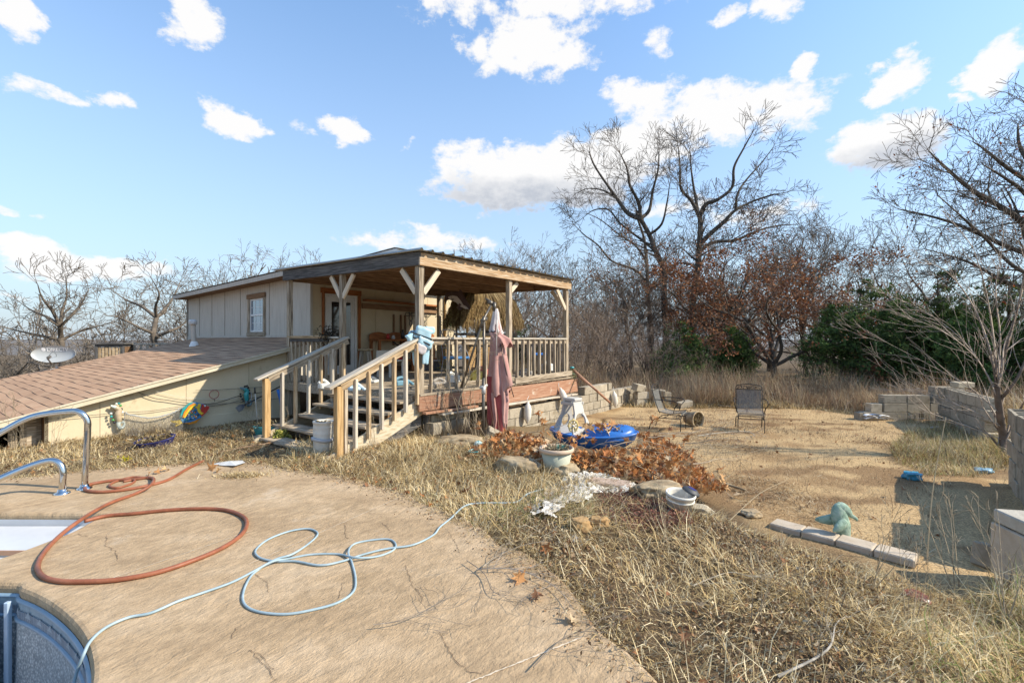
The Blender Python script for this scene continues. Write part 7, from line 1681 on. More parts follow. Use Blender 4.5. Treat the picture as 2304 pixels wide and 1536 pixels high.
# tumbled blocks behind the left patio chair
def tumbled():
    Y0 = 13.4; r0 = [(1440,898,.1,(0,0,.5),'lowest block of the tumbled pile left of the patio chair',0),(1443,882,.3,(0,0,.4),'second block up in the tumbled pile left of the patio chair',0),(1437,862,.52,(.2,.15,.7),'tilted top block of the tumbled pile beyond the foundation wall',0),
                     (1492,892,.1,(0,0,-.1),'block on the ground behind the backrest of the left patio chair',0),(1480,860,.36,(.1,.1,-.3),'upper block of the pile right behind the left patio chair',0),(1500,872,.3,(0,0,.1),'block at the right end of the tumbled pile',1),(1532,898,.08,(.1,-.15,.3),'pale block lying alone right of the tumbled pile',0)]
    for px, py, z, rot, lb, k in r0:
        x = (px - CX) / F * Y0; tag(link('concrete_block', BHh if k else BS, None, (x, Y0 - (.3 if 'alone' in lb else 0), hz(x, Y0) + z), rot, 1.0), lb, 'block', 'tumbled concrete blocks')
tumbled()
# ------------------------------------------------------------------ along the cream gable wall
def GW(px, py, out=.06):
    """point in front of the gable wall seen at a pixel"""
    s = SG - out; t = t_at(px, s); q = FW(t, s, 0); q.z = H - (py - HY) / F * q.y; return q
def GWm(px, py, out=.06): q = GW(px, py, out); return q
wall_rot = TH
def wall_thing(name, px, py, label, cat, out=.06, group=None): return empty(name, GW(px, py, out), TH, label, cat, group)
def wl(o, px, py, out=.06):
    v = GW(px, py, out) - Vector(o.location); c, s = math.cos(-TH), math.sin(-TH); return Vector((v.x * c - v.y * s, v.x * s + v.y * c, v.z))
def pm(name, col, rough=.3): return simple(name, col, rough, 0, .6, .15, 14)
PC = dict(red=pm('glazed_red', (.45,.04,.03)), yellow=pm('glazed_yellow', (.70,.50,.04)), orange=pm('glazed_orange', (.62,.24,.03)), blue=pm('glazed_blue', (.05,.22,.45)), teal=pm('glazed_teal', (.03,.30,.30)), green=pm('glazed_green', (.10,.33,.10)), white=pm('glazed_white', (.62,.66,.62)), black=pm('glazed_black', (.03,.03,.04)))
def fish():
    r = wall_thing('fish_ornament', 428, 932, 'large colourful painted clay fish hanging low on the cream wall, head up to the right', 'fish ornament', .16)
    U = lambda px, py, o=.16: wl(r, px, py, o)
    def poly(nm, pts, m, dpt=.03, out=.16, d0=0):
        vs = [U(*p, out) for p in pts]; n = len(vs); V = vs + [v + Vector((0, -dpt, 0)) for v in vs]
        tri = geometry.tessellate_polygon([[Vector((v.x, v.z, 0)) for v in vs]]); fs = [tuple(t) for t in tri] + [tuple(n + i for i in t[::-1]) for t in tri] + [(i, (i + 1) % n, n + (i + 1) % n, n + i) for i in range(n)]
        import bmesh
        me = pymesh(nm, V, fs, m); bm = bmesh.new(); bm.from_mesh(me); bmesh.ops.recalc_face_normals(bm, faces=bm.faces); bm.to_mesh(me); bm.free(); return link(nm, me, r)
    body = [(409,950),(402,938),(410,920),(424,908),(440,904),(456,908),(468,915),(463,925),(450,938),(434,946),(420,950)]
    poly('body', body, PC['blue'], .05, .12); poly('tail', [(409,952),(404,944),(396,946),(384,945),(383,948),(392,951),(400,952),(394,956),(392,960),(398,957),(408,951)], PC['yellow'], .04)
    poly('head', [(452,908),(468,914),(468,917),(462,926),(452,936),(446,930),(450,918)], PC['red'], .06, .125); poly('gill_stripe', [(444,907),(450,908),(447,918),(450,926),(456,928),(450,932),(443,926),(440,916)], PC['yellow'], .065, .13)
    poly('back_fin', [(402,938),(409,918),(424,906),(432,904),(420,913),(410,926),(406,938)], PC['teal'], .06, .13); poly('fin_stripe', [(407,938),(412,925),(422,912),(434,906),(438,907),(426,914),(416,926),(411,938)], PC['orange'], .062, .135); poly('fin_stripe', [(411,939),(416,927),(426,915),(438,908),(440,909),(430,916),(420,928),(414,939)], PC['yellow'], .06, .14)
    poly('belly_fin', [(413,950),(428,949),(444,942),(448,940),(440,950),(424,954)], PC['orange'], .05, .13)
    cols = ['blue','green','red','white','orange','yellow','teal','black']; rr = random.Random(2); n = 0
    while n < 46:
        x, y = rr.uniform(412, 450), rr.uniform(908, 948)
        if not inside(np.array([[x, y]]), np.array([(416,946),(420,932),(432,916),(442,912),(440,925),(446,934),(434,943)], float))[0]: continue
        c = U(x, y, .175); q = rr.uniform(.013, .024); mb = MB(); mb.lathe([(0, .012), (q * .8, .008), (q, 0)], 8, Matrix.Translation(c) @ Matrix.Rotation(math.pi / 2, 4, 'X')); mb.build('scale', PC[cols[n % 8]], r, smooth=True); n += 1
    c = U(461, 913, .19); mb = MB(); mb.lathe([(0, .02), (.014, .014), (.018, 0)], 12, Matrix.Translation(c) @ Matrix.Rotation(math.pi / 2, 4, 'X')); mb.build('eye', PC['white'], r, smooth=True)
fish()
def seahorse(px0, py0, k, label, dark=False):
    r = wall_thing('seahorse_ornament', px0, py0, label, 'seahorse ornament', .08); o = lambda x, y: wl(r, px0 + x * k, py0 + y * k, .08)
    def T(nm, pts, rad, m): mb = MB(); sp = smooth_path([o(*p) for p in pts], 5); rr = np.interp(np.linspace(0, 1, len(sp)), np.linspace(0, 1, len(rad)), rad); mb.tube(sp, list(rr), 9); mb.build(nm, m, r, smooth=True)
    mw = pm('pale_glaze', (.50,.55,.50) if not dark else (.12,.2,.22)); T('snout', [(-10, -24), (-5, -22), (2, -20)], [.016, .022, .035], mw); T('body', [(2, -20), (10, -14), (8, -4), (9, 6), (10, 14)], [.038, .042, .05, .045, .035], PC['teal'] if dark else pm('brown_white_glaze', (.45,.36,.24)))
    T('tail', [(10, 12), (9, 20), (12, 28), (19, 28), (23, 20), (20, 14), (16, 18)], [.035, .032, .03, .026, .02, .014, .01], mw)
    for i, (x, y) in enumerate(((-9, -5), (-8, 2), (-4, 10), (-1, 16), (4, -28), (10, -29), (14, -24), (16, -16), (18, -8))):
        mb = MB(); mb.lathe([(0, .02), (.018, .012), (.022, 0), (0, -.012)], 7, Matrix.Translation(o(x, y)) @ Matrix.Rotation(math.pi / 2, 4, 'X')); mb.build('flower', PC[('white', 'teal', 'green', 'black')[i % 4]] if not dark else M_black, r, smooth=True)
    mb = MB(); mb.tube(smooth_path([o(14, -16), o(22, -8), o(24, 4), o(20, 14)], 5), .007, 6); mb.build('wire', M_galv, r)
seahorse(258, 935, .95, 'pale clay seahorse ornament with curled tail hanging on the left of the cream wall'); seahorse(548, 890, .75, 'dark metal seahorse ornament in the shade on the wall near the far newel post', True)
# red ring, wires, pole net
r = wall_thing('red_ring', 482, 887, 'thin red ring hanging in the shade between the fish and the dark seahorse', 'ring', .07); mb = MB(); c = wl(r, 482, 887, .07); mb.tube([c + Vector((.082 * math.cos(a), 0, .082 * math.sin(a))) for a in [2 * math.pi * i / 24 for i in range(24)]], .007, 6, closed=True); mb.build('ring', simple('dull_red', (.40,.13,.10), .5), r, smooth=True)
mb = MB(); mb.tube([c + Vector((0, 0, -.08)), c + Vector((.01, 0, -.14))], .004, 5); mb.build('hanging_cord', M_black, r)
def wire(px, rad, m, label, out=.05):
    P = [GW(a, b, out) for a, b in px]; o = P[0].copy(); mb = MB(); mb.tube([v - o for v in smooth_path(P, 6)], rad, 5); tag(mb.build('wire', m, None, o, smooth=True), label, 'wire', 'wires strung along the cream wall')
wire([(303,879),(345,895),(378,900),(420,906),(480,907),(540,890),(590,882)], .006, M_black, 'black cable sagging from the roof edge across the wall to the fish'); wire([(100,943),(180,936),(260,929),(340,924),(410,914),(500,908),(640,895)], .0045, M_dark, 'taut dark wire across the lower part of the cream wall')
wire([(310,865),(350,880),(400,892),(440,896),(520,897),(600,885),(660,862)], .0035, M_whiteb, 'thin white line from the roof edge to the stairs'); wire([(440,878),(500,876),(560,872),(590,870)], .004, M_dark, 'short dark wire along the panel joint above the red ring'); wire([(455,915),(500,910),(560,896),(600,892)], .0045, M_black, 'lowest dark wire passing behind the hanging net scoop')
# fishing net sagging between seahorse and fish
def net():
    r = wall_thing('fishing_net', 340, 935, 'grey fishing net sagging between the seahorse and the fish, gathered over dry weeds', 'net', .12); S = []; rnd = random.Random(6); NU, NV = 44, 16; g = {}
    for i in range(NU + 1):
        u = i / NU; px = 282 + (412 - 282) * u; top = 926 + 30 * (1 - (2 * u - 1) ** 2) * .55 - 12 * u + 2; bot = 985 - 6 * abs(2 * u - 1)
        for j in range(NV + 1):
            v = j / NV; out = .10 + .30 * v * (1 + .3 * math.sin(u * 9)); p = wl(r, px + rnd.gauss(0, .7), top + (bot - top) * v + rnd.gauss(0, .8), out); g[i, j] = p
    for (i, j), p in g.items():
        for q in ((i + 1, j + 1), (i - 1, j + 1)):
            if q in g: S.append((*p, *g[q], .0022, .0022, 0))
    o = link('mesh', seg_mesh('mesh', S, M_bark, (.30,.28,.24), (.30,.28,.24)), r); o['kind'] = 'stuff'
    mb = MB(); mb.tube([g[i, 0] for i in range(NU + 1)], .012, 6); mb.build('head_rope', simple('grey_rope', (.34,.36,.36), .8), r, smooth=True)
    P = [GW(rnd.uniform(285, 410), 950, rnd.uniform(.08, .45)) for _ in range(900)]; P = np.array([(p.x, p.y) for p in P]); cover('tangled_weeds', blades('tangled_weeds', P, (.08, .42), .004, (.1, 1.3), np.array([(.36,.29,.19),(.30,.22,.15),(.44,.36,.24)]), 66, curl=.5), 'dead weeds caught in the fishing net against the cream wall')
net()
def scoop():
    r = wall_thing('wicker_scoop', 575, 892, 'long handled wicker scoop leaning on the wall left of the far newel post', 'scoop', .22); o = lambda a, b, k=.22: wl(r, a, b, k); mb = MB(); mb.tube([o(550, 911), o(585, 893), o(632, 868)], [.016, .012, .012], 7); mb.build('handle', M_black, r, smooth=True)
    S = []; 
    for i in range(9):
        u = (i / 8 - .5); a = o(551, 910); b = o(534 + 0, 922); d = (b - a); per = Vector((d.z, 0, -d.x)).normalized(); S.append((*(a + per * .02 * u), *(a + d * .6 + per * .13 * u), .005, .005, 0)); S.append((*(a + d * .6 + per * .13 * u), *(b + per * .10 * u), .005, .004, 0))
    for k in range(9): w_ = .02 + .10 * min(1, k / 5); S.append((*(a + d * (k / 8.) - per * w_ * .5), *(a + d * (k / 8.) + per * w_ * .5), .005, .005, 0))
    link('basket', seg_mesh('basket', S, M_bark, (.16,.18,.22), (.20,.22,.26)), r)
scoop()
r = wall_thing('white_cane', 575, 950, 'thin white pole with black grip standing in front of the shaded wall', 'pole', .55); mb = MB(); mb.tube([wl(r, 580, 958, .55), wl(r, 574, 885, .5)], .008, 7); mb.build('shaft', M_whiteb, r, smooth=True); mb = MB(); mb.tube([wl(r, 574, 885, .5), wl(r, 573, 872, .5)], .014, 8); mb.build('grip', M_black, r, smooth=True)
r = wall_thing('blue_float', 631, 905, 'blue foam float stick standing between the far newel post and the first baluster', 'float', .3); mb = MB(); mb.tube([wl(r, 634, 928, .3), wl(r, 632, 900, .3), wl(r, 625, 876, .3)], .03, 9); mb.build('foam', simple('blue_foam', (.04,.17,.50), .7), r, smooth=True)
# ------------------------------------------------------------------ satellite dish on the far side of the shingled roof
def dish():
    Y = 12.7; b = W(120, 832, Y); r = empty('satellite_dish', b, math.radians(12), 'grey oval satellite dish with white lettering on the far edge of the shingled roof', 'satellite dish'); k = Y / F
    mg = simple('dish_grey', (.40, .42, .42), .45, 0, .4, .03); N = 40; cz = 36 * k; A, B = 43 * k, 19.5 * k; vs = []; fs = []
    tilt = Matrix.Rotation(math.radians(-12), 4, 'X')
    for s in (0, 1):
        for j in range(6):
            q = j / 5
            for i in range(N): a = 2 * math.pi * i / N; v = Vector((A * q * math.cos(a), .10 * (1 - q * q) + (.012 if s else 0), B * q * math.sin(a))); vs.append(tilt @ v + Vector((0, 0, cz)))
    for s in (0, 1):
        for j in range(5):
            for i in range(N): q = (s * 6 * N + j * N + i, s * 6 * N + j * N + (i + 1) % N, s * 6 * N + (j + 1) * N + (i + 1) % N, s * 6 * N + (j + 1) * N + i); fs.append(q if s else q[::-1])
    for i in range(N): fs.append((5 * N + i, 5 * N + (i + 1) % N, 11 * N + (i + 1) % N, 11 * N + i))
    link('reflector', pymesh('reflector', vs, fs, mg, True), r)
    ft = bpy.data.curves.new('lettering', 'FONT'); ft.body = 'DIRECTV'; ft.size = .125; ft.extrude = .002; ft.align_x = 'LEFT'; to = bpy.data.objects.new('t', ft); C.objects.link(to)
    bpy.context.view_layer.update(); me = bpy.data.meshes.new_from_object(to.evaluated_get(bpy.context.evaluated_depsgraph_get())); bpy.data.objects.remove(to); bpy.data.curves.remove(ft)
    for v in me.vertices:        # lay the print on the reflector
        x = (v.co.x - .20); z = v.co.y + .085; q2 = (x / A) ** 2 + (z / B) ** 2; c = tilt @ Vector((x, .10 * (1 - q2) - .006 - v.co.z, z)); v.co = c + Vector((0, 0, cz))
    mw = simple('white_print', (.8,.8,.8), .5); me.materials.clear(); me.materials.append(mw); link('lettering', me, r)
    mb = MB(); cx = -.265; vs = []
    for i in range(18): a = 2 * math.pi * i / 18; x = cx + .045 * math.cos(a); z = .13 + .045 * math.sin(a); q2 = (x / A) ** 2 + (z / B) ** 2; vs.append(tilt @ Vector((x, .10 * (1 - q2) - .006, z)) + Vector((0, 0, cz)))
    mb.add(vs, [tuple(range(18))]); mb.build('round_emblem', mw, r)
    beam('mast', r, M_galv, (0, .13, -.05), (0, .13, cz - .02), .045, .045); beam('foot', r, M_galv, (-.10, .1, .0), (.10, .1, .0), .12, .05); box('bracket', r, M_dark, (-.07, .09, cz - .25), (.07, .17, cz - .05))
    mb = MB(); mb.tube([(.02, .06, cz - .24), (.02, -.10, cz - .26), (.13, -.42, cz - .10)], .018, 8); mb.build('feed_arm', M_dark, r, smooth=True); mb = MB(); mb.tube([(.12, -.40, cz - .10), (.15, -.34, cz - .05)], .035, 10); mb.build('feed_horn', M_dark, r, smooth=True)
    mb = MB(); mb.tube(smooth_path([(.13, -.40, cz - .08), (.10, -.2, cz + .05), (.06, -.0, cz + .0), (.0, .1, cz - .1)], 5), .005, 5); mb.build('cable', M_black, r)
dish()
# small timber box and railing beyond the roof
def far_deck():
    Y = 15.0; k = Y / F; o = W(258, 812, Y); r = empty('timber_well_box', o, math.radians(20), 'small dark timber box with slatted sides and flat lid beyond the shingled roof', 'timber box')
    w = .33
    for x in (-w, w):
        for y in (-w, w): beam('post', r, M_dark, (x, y, -.3), (x, y, .52), .07, .07)
    box('lid', r, M_dark, (-w - .08, -w - .08, .52), (w + .08, w + .08, .58), None, .006); box('lid_rim', r, M_dark, (-w - .03, -w - .03, .46), (w + .03, w + .03, .518), None, .006)
    for i in range(7): x = -w + .07 + i * (2 * w - .14) / 6; box('slat', r, M_tan, (x - .03, -w - .012, -.25), (x + .03, -w + .01, .45), None, .003); box('slat', r, M_joist, (w - .01, x - .03, -.25), (w + .012, x + .03, .45), None, .003)
    a = W(286, 790, 15.2); b_ = W(385, 790, 16.4); o = a.copy(); r = empty('far_deck_railing', o, math.atan2(b_.y - a.y, b_.x - a.x), 'pale wooden deck railing seen beyond the top of the shingled roof', 'railing'); Lr = (b_.xy - a.xy).length + .6
    beam('top_rail', r, M_pale, (0, 0, .23), (Lr, 0, .23), .09, .045); beam('bottom_rail', r, M_pale, (0, 0, -.45), (Lr, 0, -.45), .05, .07)
    for i in range(10): x = .2 + i * Lr / 10; beam('baluster', r, M_pale, (x, 0, -.6), (x, 0, .20), .05, .06)
far_deck()
# ------------------------------------------------------------------ on the porch
def PW(px, py, s): t = t_at(px, s); q = FW(t, s, 0); q.z = H - (py - HY) / F * q.y; return q
def cross(px, py, label):
    r = empty('wall_cross', PW(px, py, SW - .03), TH, label, 'cross', 'looped iron crosses on the porch wall')
    for (cx, cz, a, b) in ((0, .15, .055, .085), (-.12, .05, .075, .05), (.12, .05, .075, .05), (0, -.06, .06, .085), (0, -.21, .045, .07)):
        mb = MB(); mb.tube([(cx + a * math.cos(q), 0, cz + b * math.sin(q)) for q in [2 * math.pi * i / 20 for i in range(20)]], .009, 6, closed=True); mb.build('loop', M_iron, r, smooth=True)
cross(924, 711, 'black iron loop cross on the porch wall, left of the corner post'); cross(957, 712, 'black iron loop cross on the porch wall, right of the corner post')
def carved_fish():
    Yc = 12.3; b = W(1030, 672, Yc); r = empty('hanging_carving', b, math.radians(10), 'dark brown and white carved sea animal hanging under the porch roof', 'carving'); k = Yc / F
    def P(nm, pts, m, d, dy=0):
        mb = MB(); mb.prism([((x - 1030) * k, -(y - 672) * k) for x, y in pts], Matrix.Translation((0, dy, 0)), d); return mb.build(nm, m, r)
    P('body', [(1001,668),(1003,660),(1012,657),(1026,657),(1030,652),(1037,652),(1042,662),(1048,672),(1054,684),(1059,692),(1057,696),(1048,693),(1040,693),(1036,698),(1030,696),(1034,688),(1030,682),(1022,676),(1014,672),(1006,676),(1003,686),(1000,678)], simple('dark_brown_wood', (.07,.035,.03), .6), .09)
    P('belly', [(1008,668),(1018,665),(1028,667),(1036,676),(1042,686),(1050,690),(1054,695),(1046,694),(1036,690),(1026,680),(1016,676),(1010,674)], simple('dull_white_paint', (.5,.45,.42), .6), .10); P('fin', [(1018,672),(1021,672),(1019,678),(1016,677)], M_black, .04, -.03); P('fin', [(1033,682),(1038,686),(1031,693),(1026,694)], simple('dark_brown_wood_fin', (.09,.05,.045), .6), .04, -.06)
    mb = MB(); mb.tube([(0, 0, .1), (0, 0, .42)], .004, 5); mb.build('hanging_wire', M_black, r)
carved_fish()
def tiki():
    Yt = 13.6; k = Yt / F; o = W(1088, 765, Yt); o.z = FL; r = empty('thatched_bar', o, math.radians(30), 'thatched straw roofed bar at the back of the porch, right of the lit wall', 'bar'); V0 = r.location
    w, d = .78, .45; zt = H - (668 - HY) * k - FL; zb_ = H - (735 - HY) * k - FL
    for x in (-w + .1, w - .1):
        for y in (-d + .08, d - .08): mb = MB(); mb.tube([(x, y, 0), (x, y, zt - .05)], .035, 8); mb.build('bamboo_post', M_newel, r, smooth=True)
    box('counter', r, M_dark, (-w + .05, -d + .02, 1.0), (w - .05, d - .02, 1.06)); box('counter_front', r, M_newel, (-w + .08, -d + .06, .02), (w - .08, -d + .09, .99)); box('shelf_box', r, M_black, (-.2, -.1, 1.06), (.25, .15, 1.35))
    n = 9000; a = rng.random(n); sd = rng.integers(0, 4, n); lay = rng.integers(0, 4, n); u = rng.uniform(-1, 1, n); V = []; top = zt - lay * (zt - zb_) * .2; spread = 1 + .08 * lay
    X = np.where(sd == 0, u * w, np.where(sd == 1, u * w, np.where(sd == 2, -w, w))) * spread; Yv = np.where(sd == 0, -d, np.where(sd == 1, d, u * d)) * spread; r0 = np.stack([X * .75, Yv * .6, top + .12], 1); L = (zt - zb_) * rng.uniform(.35, .62, n); r1 = np.stack([X * rng.uniform(.98, 1.05, n), Yv * rng.uniform(.98, 1.08, n), top - L * .45], 1); r2 = r1 + np.stack([rng.normal(0, .03, n), rng.normal(0, .03, n), -L * .55], 1)
    s = np.stack([np.where(sd < 2, 1., 0.), np.where(sd < 2, 0., 1.), np.zeros(n)], 1) * .007; V = np.stack([r0 - s, r0 + s, r1 + s, r1 - s, r2], 1).reshape(-1, 3); i = np.arange(n)[:, None] * 5; c = np.array([(.36,.25,.11),(.26,.17,.07),(.46,.34,.17),(.18,.11,.05)])[rng.integers(0, 4, n)] * rng.uniform(.7, 1.2, (n, 1))
    o2 = link('thatch', npmesh('thatch', V, [np.concatenate([i, i + 1, i + 2, i + 3], 1), np.concatenate([i + 3, i + 2, i + 4], 1)], M_thatch, np.repeat(c, 5, 0)), r); o2['kind'] = 'stuff'
    box('roof_core', r, M_thatch, (-w * .7, -d * .6, zb_ + .15), (w * .7, d * .6, zt + .05))
tiki()
def deck_chair():
    o = PW(1026, 770, 1.6); o.z = FL; r = empty('metal_patio_chair', o, math.radians(50), 'dark metal chair with arched back just inside the porch railing', 'chair')
    def T(nm, p, rad=.011): mb = MB(); mb.tube(smooth_path(p, 5) if len(p) > 2 else p, rad, 7); mb.build(nm, M_greyblue, r, smooth=True)
    for s in (-1, 1): T('back_post', [(s * .2, .2, .45), (s * .22, .24, .8), (s * .24, .26, 1.08)]); T('leg', [(s * .22, -.22, 0), (s * .2, -.2, .45)]); T('leg', [(s * .22, .26, 0), (s * .2, .2, .45)]); T('arc', [(s * .22, .25, .82), (s * .02, .26, .95), (s * .0, .26, 1.07)]); T('arc', [(s * .04, .25, .8), (s * .16, .26, .95), (s * .2, .26, 1.06)]); T('arm', [(s * .22, .24, .68), (s * .26, 0, .68), (s * .22, -.2, .46)])
    T('top_rail', [(-.24, .26, 1.06), (0, .27, 1.10), (.24, .26, 1.06)]); T('back_rail', [(-.21, .25, .8), (.21, .25, .8)]); box('seat', r, simple('blue_cushion', (.04,.16,.38), .8), (-.22, -.22, .44), (.22, .2, .5), None, .02)
deck_chair()
def chair2():
    o = PW(1215, 800, 2.3); o.z = FL; r = empty('blue_cushion_chair', o, math.radians(100), 'low chair with bright blue cushion behind the right section of porch railing', 'chair'); box('seat', r, M_blue, (-.28, -.26, .40), (.28, .26, .47), None, .02); box('backrest', r, simple('blue_cushion2', (.05,.17,.42), .8), (-.28, .25, .42), (.28, .31, .80), (0, 0, 0), .02)
    for x in (-.25, .25):
        for y in (-.22, .24): beam('leg', r, M_black, (x, y, 0), (x, y, .40), .025, .025)
chair2()
def table():
    o = PW(1100, 800, 1.9); o.z = FL; r = empty('patio_table', o, TH, 'dark round patio table half hidden behind the porch railing', 'table'); mb = MB(); mb.lathe([(0, .70), (.5, .70), (.52, .715), (.5, .73), (0, .73)], 32); mb.build('tabletop', M_dark, r, smooth=True)
    for a in range(4): c, s = math.cos(a * 1.57 + .6), math.sin(a * 1.57 + .6); beam('leg', r, M_black, (c * .35, s * .35, 0), (c * .3, s * .3, .70), .03, .03)
    o = PW(1080, 756, 1.9); o.z = FL + .735; r = empty('yellow_sign_board', o, TH + .3, 'yellow A shaped board standing on the patio table beside the umbrella pole', 'board'); box('board', r, M_yell, (-.10, 0, 0), (.10, .02, .36), (.15, 0, 0)); box('board_foot', r, M_black, (-.1, .06, 0), (.1, .08, .3), (-.2, 0, 0))
table()
def bench():
    t0 = td1 + .35; o = FW(t0, SW - .3, FL); r = empty('potting_bench', o, TH, 'dark stained bench with a scalloped back against the porch wall right of the door', 'bench'); L = 2.3
    box('bench_top', r, M_orange, (0, -.22, .84), (L, .22, .89)); box('lower_shelf', r, M_orange, (.05, -.2, .28), (L - .05, .2, .32)); 
    mb = MB(); pts = [(0, .89), (L, .89), (L, 1.0)] + [(L - L * i / 24, 1.02 + .06 * abs(math.sin(i * math.pi / 6))) for i in range(1, 24)] + [(0, 1.0)]; mb.prism(pts, Matrix.Translation((0, .2, 0)), .03); mb.build('scalloped_back', M_orange, r)
    for x in (.04, L * .5, L - .04):
        for y in (-.18, .18): beam('leg', r, M_orange, (x, y, 0), (x, y, .84), .07, .07)
    for i, (x, c, h_, lb, nm) in enumerate(((.45, (.45,.03,.02), .14, 'small red jar on the dark stained bench', 'jar'), (.62, (.6,.6,.58), .10, 'small white cup on the dark stained bench', 'cup'), (.95, (.04,.03,.03), .26, 'dark bottle on the dark stained bench', 'bottle'), (1.5, (.05,.05,.06), .22, 'black lantern on the dark stained bench', 'lantern'))):
        p = Vector(o) + D1 * x + Vector((0, 0, .892)); mb = MB(); mb.lathe([(0, 0), (.05, 0), (.055, h_ * .5), (.03, h_ * .8), (.03, h_), (0, h_)], 14); x_ = mb.build(nm, simple(nm + '_glaze', c, .3), None, p, smooth=True); tag(x_, lb, nm)
    p = Vector(o) + D1 * .75 + D2 * -.1 + Vector((0, 0, .33)); r2 = empty('fire_extinguisher', p, TH, 'red fire extinguisher with black hose under the stained bench', 'extinguisher'); mb = MB(); mb.lathe([(0, 0), (.07, 0), (.075, .02), (.075, .28), (.05, .34), (.02, .36), (.02, .40), (0, .40)], 16); mb.build('cylinder', simple('extinguisher_red', (.5,.02,.02), .3), r2, smooth=True); mb = MB(); mb.tube([(0, 0, .38), (-.12, 0, .42), (-.2, 0, .5)], .022, 8); mb.build('nozzle', M_black, r2, smooth=True)
    p = Vector(o) + D1 * 1.6 + D2 * -.3 + Vector((0, 0, -.0)); r3 = empty('storage_box', p, TH, 'dark storage box with pale label under the right end of the bench', 'box'); box('tub', r3, simple('grey_tub', (.10,.11,.13), .5), (-.3, -.2, 0), (.3, .2, .26), None, .02); box('lid', r3, simple('pale_lid', (.45,.50,.52), .5), (-.31, -.21, .261), (.31, .21, .29), None, .01)
bench()
def stool():
    o = PW(822, 850, 4.2); o.z = FL; r = empty('wooden_stool', o, .4, 'rough wooden stool with splayed legs beside the porch door', 'stool'); mb = MB(); mb.lathe([(0, .60), (.19, .60), (.2, .62), (.19, .645), (0, .645)], 22); mb.build('seat', M_tan, r, smooth=True)
    for a in range(4): c, s = math.cos(a * 1.57 + .4), math.sin(a * 1.57 + .4); beam('leg', r, M_pale, (c * .2, s * .2, 0), (c * .12, s * .12, .60), .045, .045)
    beam('stretcher', r, M_tan, (-.16, -.08, .25), (.16, .08, .25), .03, .03)
    o = PW(878, 850, 3.2); o.z = FL; r = empty('white_plastic_chair', o, 1.0, 'white plastic chair partly hidden behind the near stair rail', 'chair'); box('seat', r, M_whiteb, (-.22, -.22, .36), (.22, .22, .40), None, .015); box('backrest', r, M_whiteb, (-.22, .2, .40), (.22, .24, .62), None, .015)
    for x in (-.2, .2):
        for y in (-.2, .2): beam('leg', r, M_whiteb, (x, y, 0), (x * .95, y * .95, .36), .035, .035)
stool()
def porch_litter():
    rr = random.Random(4); ck = [((.5,.62,.68), 'pale blue'), ((.60,.60,.56), 'white'), ((.14,.28,.36), 'dark teal'), ((.35,.32,.28), 'grey brown'), ((.42,.10,.08), 'dull red'), ((.62,.5,.12), 'yellow')]
    for i, (px, s, sx, sz, k, where) in enumerate(((730, 1.9, .10, .10, 1, 'at the head of the stairs'), (800, 1.2, .12, .07, 0, 'in the middle of the stair opening'), (842, 2.2, .13, .06, 1, 'behind the near stair rail'), (905, 1.3, .16, .10, 2, 'left of the corner post'), (990, .5, .14, .10, 3, 'just right of the corner post'), (1020, .9, .18, .16, 1, 'behind the leaning umbrella arm'), (1072, .6, .12, .20, 5, 'beside the umbrella pole'), (1085, 1.1, .14, .22, 4, 'behind the umbrella pole'), (1180, .8, .18, .13, 3, 'in the right railing section'), (1235, 1.4, .2, .2, 1, 'near the far right porch corner'))):
        t = t_at(px, s); q = FW(t, s, FL); r = empty('porch_bundle', q, rr.uniform(0, 3), ck[k][1] + ' bundle of clutter on the deck floor ' + where, 'bundle', 'clutter on the porch floor'); m = simple('clutter_' + ck[k][1].replace(' ', '_') + str(i), ck[k][0], .7)
        box('carton', r, m, (-sx, -sx * .7, 0), (sx * .6, sx * .6, sz), (0, 0, .2), .02); mb = MB(); mb.tube(smooth_path([(-sx, 0, sz), (0, .05, sz + .05), (sx, 0, sz * .5), (sx * 1.2, -.05, .02)], 4), .03, 7); mb.build('cloth_roll', m, r, smooth=True)
    t, s = t_at(700, 3.5), 3.5; q = FW(t, s, FL); r = empty('dark_bush_plant', PW(742, 757, 2.6), 0, 'dark clump of dried plant on the railing plank left of the stair rail top', 'plant'); n = 500; P = rng.normal(0, 1, (n, 3)) * np.array([.10, .09, .09]) + np.array([0, 0, .03]); link('foliage', cards('foliage', P, .06, [(.04,.035,.025),(.08,.06,.04)], M_leaf, aspect=.3), r)
    q = PW(1003, 765, 2.5); r = empty('climbing_plant', q, 0, 'thin green yellow plant growing up in front of the lit porch wall', 'plant'); n = 420; z = rng.uniform(-.7, .75, n); P = np.stack([rng.normal(0, .10, n) + .05 * np.sin(z * 5), rng.normal(0, .08, n), z], 1); link('foliage', cards('foliage', P, .055, [(.22,.24,.08),(.34,.30,.12),(.42,.34,.16)], M_leaf, aspect=.35), r)
    S = []; branch(S, rr, (0, 0, -.85), (0, 0, 1), 1.5, .008, 0, 1, mod(OAK, seg=(.1, .08), dens=(4, 3), rmin=.003)); link('stem', seg_mesh('stem', S, M_bark, (.2,.15,.08), (.3,.25,.12)), r)
porch_litter()
